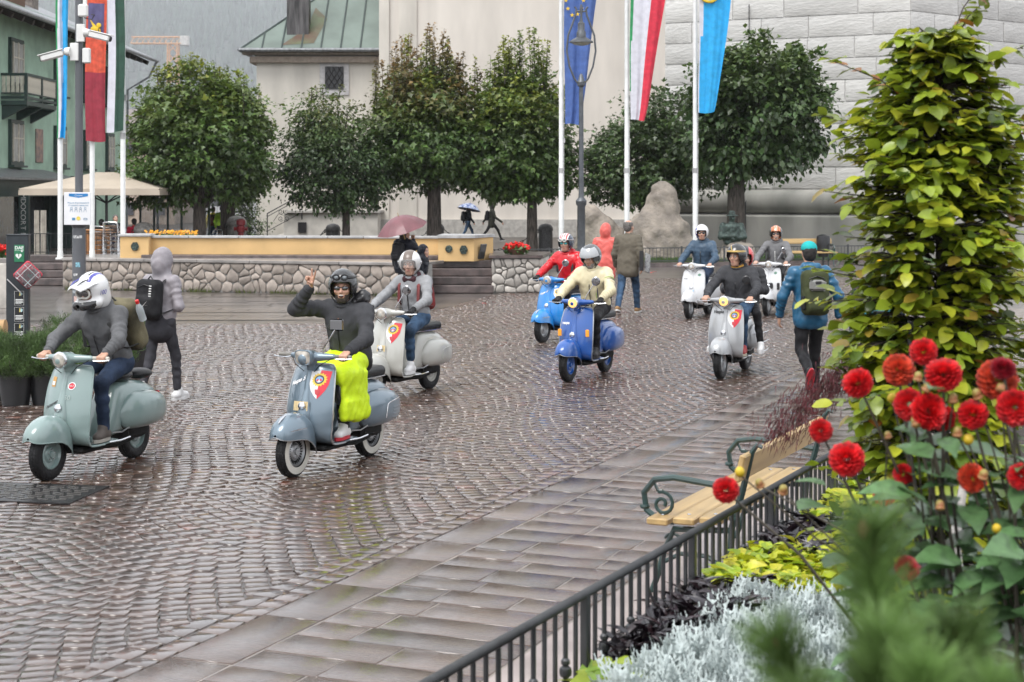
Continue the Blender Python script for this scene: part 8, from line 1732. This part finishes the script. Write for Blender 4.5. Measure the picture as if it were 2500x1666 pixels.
t = thing('bamboo_screen', 'bundle of pale canes with a plant beside the shop', 'canes', (yl(98, 50), 50, 0))
for k in range(6): MB().tube([(-.15+.06*k, random.uniform(-.05, .05), 0), (-.15+.06*k+random.uniform(-.03, .03), 0, 1.75)], .03, 6).build('cane', mat('pale_cane', (.36, .33, .28), .8, rand=.2), t)
for (px, w_) in ((404, 1.3), (445, 1.0)):
    t = thing('flower_box', 'dark planter of orange and yellow flowers, %s of the two by the cafe' % ('left' if px == 404 else 'right'), 'flower box', (yl(px, 54), 54, .72)); MB().bbox((0, 0, -.05), (w_, .4, .32), .02).build('box', M_gran, t)
    for nm, m, n in (('orange_blooms', mat('bloom_orange', (.75, .22, .02), .6, col2=(.8, .5, .02), scale=30), 90), ('foliage', mat('geranium_leaf', (.06, .13, .03), .5), 110)):
        mb = MB()
        for k in range(n): c = np.array((random.uniform(-w_/2, w_/2), random.uniform(-.2, .1), random.uniform(.1, .2) if nm == 'foliage' else random.uniform(.16, .32))); A, B, _ = frame((random.uniform(-1, 1), -1, random.uniform(0, 1))); s_ = .035; mb.poly([c+A*s_, c+B*s_, c-A*s_, c-B*s_])
        tag(mb.build(nm, m, t), kind='stuff')
t = thing('glass_screen', 'tall dark posts with glass screens behind the flower boxes', 'screen', (yl(430, 59.5), 59.5, 0))
for k in range(6): MB().box((-1.3+.5*k, 0, 1.2), (.07, .07, 2.4)).build('post', M_dkgreen, t)
for k in range(5): MB().box((-1.05+.5*k, 0, 1.3), (.42, .02, 1.9)).build('pane', mat('screen_glass', (.4, .45, .46), .06, alpha=.35, coat=1.), t)
t = thing('terrace_railing', 'thin iron railing at the terrace edge below the left flagpoles', 'railing', (yl(70, 41.9), 41.9, .7)); L_ = yl(300, 41.9)-yl(70, 41.9)
for z in (.08, .55): MB().box((L_/2, 0, z), (L_, .02, .02)).build('rail', M_black, t)
bm = MB().tube([(0, 0, .02), (0, 0, .56)], .008, 5).mesh('bar', M_black)
for k in range(int(L_/.13)): inst(bm, 'bar', t, TR(.05+k*.13))
# wooden log seat at the left edge
lg = thing('log_seat', 'end of a pale wooden log at the far left edge', 'log', (yl(2, 20.5), 20.5, .0)); MB().tube([(-.5, 0, .62), (.06, 0, .64)], .1, 14).build('log', mat('pale_log', (.42, .26, .12), .7, var=.2), lg, True); MB().bbox((-.3, 0, .3), (.4, .3, .6), .02).build('base', M_wood, lg)
# ================================================================== BENCHES
M_bsl = mat('yellow_bench_wood', (.43, .29, .12), .5, var=.12, scale=3, stretch=(.3, 6, 6), bump=.2, bscale=30, coat=.3, coatr=.2); M_big = mat('bench_green_iron', (.012, .04, .036), .35, var=.15, coat=.4, coatr=.15)
def bench(lab, loc, rz):
    """local: length along x, sitter faces +y"""
    t = thing('park_bench', lab, 'bench', loc, rz, 'park benches'); L = 1.9
    for k, y in enumerate((.16, .0, -.16)): 
        s_ = MB().bbox((0, y, .455-.015*(1-k)), (L, .128, .04), .008).build('seat_slat', M_bsl, t)
        for x in (-.84, .84): MB().ball((x, y, .478-.015*(1-k)), (.012, .012, .005), k=8, n=4).build('bolt', M_chr, s_)
    MB().bbox((0, 0, 0), (L, .035, .16), .008).build('back_board', M_bsl, t, M=TR(0, -.335, .78, R(14)))
    for x in (-.82, .82):
        fr_ = MB(); y0 = lambda q: q
        fr_.tube([(x, -.26, 0), (x, -.24, .2), (x, -.25, .42), (x, -.31, .62), (x, -.37, .86), (x, -.4, .9), (x, -.43, .89)], [.022, .02, .02, .02, .016, .014, .012], 8)
        fr_.tube([(x, .24, 0), (x, .2, .1), (x, .16, .25), (x, .1, .38), (x, -.24, .40)], .018, 8); fr_.tube([(x, -.25, .15), (x, -.1, .24), (x, .06, .24), (x, .17, .18)], .014, 7)
        fr_.tube([(x, -.3, .64), (x, -.1, .66), (x, .1, .68), (x, .22, .66), (x, .285, .58), (x, .27, .48), (x, .2, .43), (x, .1, .42)], .019, 8); fr_ = fr_.build('end_frame', M_big, t, True)
        sp = [(x, .17+.075*(1-i/22*.85)*math.cos(1.2+i*.42), .52+.075*(1-i/22*.85)*math.sin(1.2+i*.42)) for i in range(22)]; MB().tube(sp, .011, 7).build('scroll', M_big, fr_, True)
        sp = [(x, .1+.06*(1-i/20*.8)*math.cos(.4+i*.42), .3+.06*(1-i/20*.8)*math.sin(.4+i*.42)) for i in range(20)]; MB().tube(sp, .009, 6).build('scroll', M_big, fr_, True); MB().tube([(x, .22, .64), (x, .2, .6), (x, .17, .6)], .009, 6).build('scroll', M_big, fr_, True)
        for z, y in ((.47, -.262), (.5, .28)): MB().lathe([(.026, -.012), (.03, 0), (.026, .012)], 10).build('collar', M_big, fr_, True, M=TR(x, y, z))
    return t
bench('wooden bench with green scrolled iron ends beside the garden fence', (1.38, 10.24, 0), R(65))
bench('wooden bench with iron ends far back by the bell tower', (yl(1968, 50.6), 50.6, 0), R(190))
t = thing('litter_bin', 'dark rounded litter bin beside the far bench', 'bin', (yl(2010, 50.8), 50.8, 0)); MB().lathe([(.16, .3), (.2, .5), (.22, .85), (.2, .95), (.06, 1.0)], 14).build('bin', M_ck, t, True); MB().tube([(0, 0, 0), (0, 0, .35)], .03, 6).build('post', M_ck, t)
# fallen petals
mb = MB()
for (px, py) in ((1130, 700), (1126, 712), (1190, 683), (1590, 667), (1597, 665), (1205, 740), (1183, 742)):
    x, y, _ = gp(px, py); 
    for k in range(3): a = random.uniform(0, 6.28); c = np.array((x+random.uniform(-.06, .06), y+random.uniform(-.06, .06), .012)); mb.poly([c+(.04*math.cos(a), .04*math.sin(a), 0), c+(.03*math.cos(a+1.6), .03*math.sin(a+1.6), .012), c+(-.04*math.cos(a), -.04*math.sin(a), 0), c+(-.03*math.cos(a+1.6), -.03*math.sin(a+1.6), .004)])
tag(mb.build('fallen_petals', MATS['geranium_red']), 'scattered red petals on the wet paving', 'petals', kind='stuff')

# ================================================================== HAZE (rain mist)
M_haze = bpy.data.materials.new('haze'); M_haze.use_nodes = True; t_ = M_haze.node_tree; t_.nodes.clear()
pv_ = t_.nodes.new('ShaderNodeVolumePrincipled'); pv_.inputs['Color'].default_value = (.93, .96, 1, 1); pv_.inputs['Density'].default_value = .00013
ov_ = t_.nodes.new('ShaderNodeOutputMaterial'); t_.links.new(pv_.outputs[0], ov_.inputs['Volume'])
tag(MB().box((0, 4500, 849), (10200, 9300, 1702)).build('haze', M_haze), 'thin grey rain mist filling the valley air', 'mist', kind='stuff')
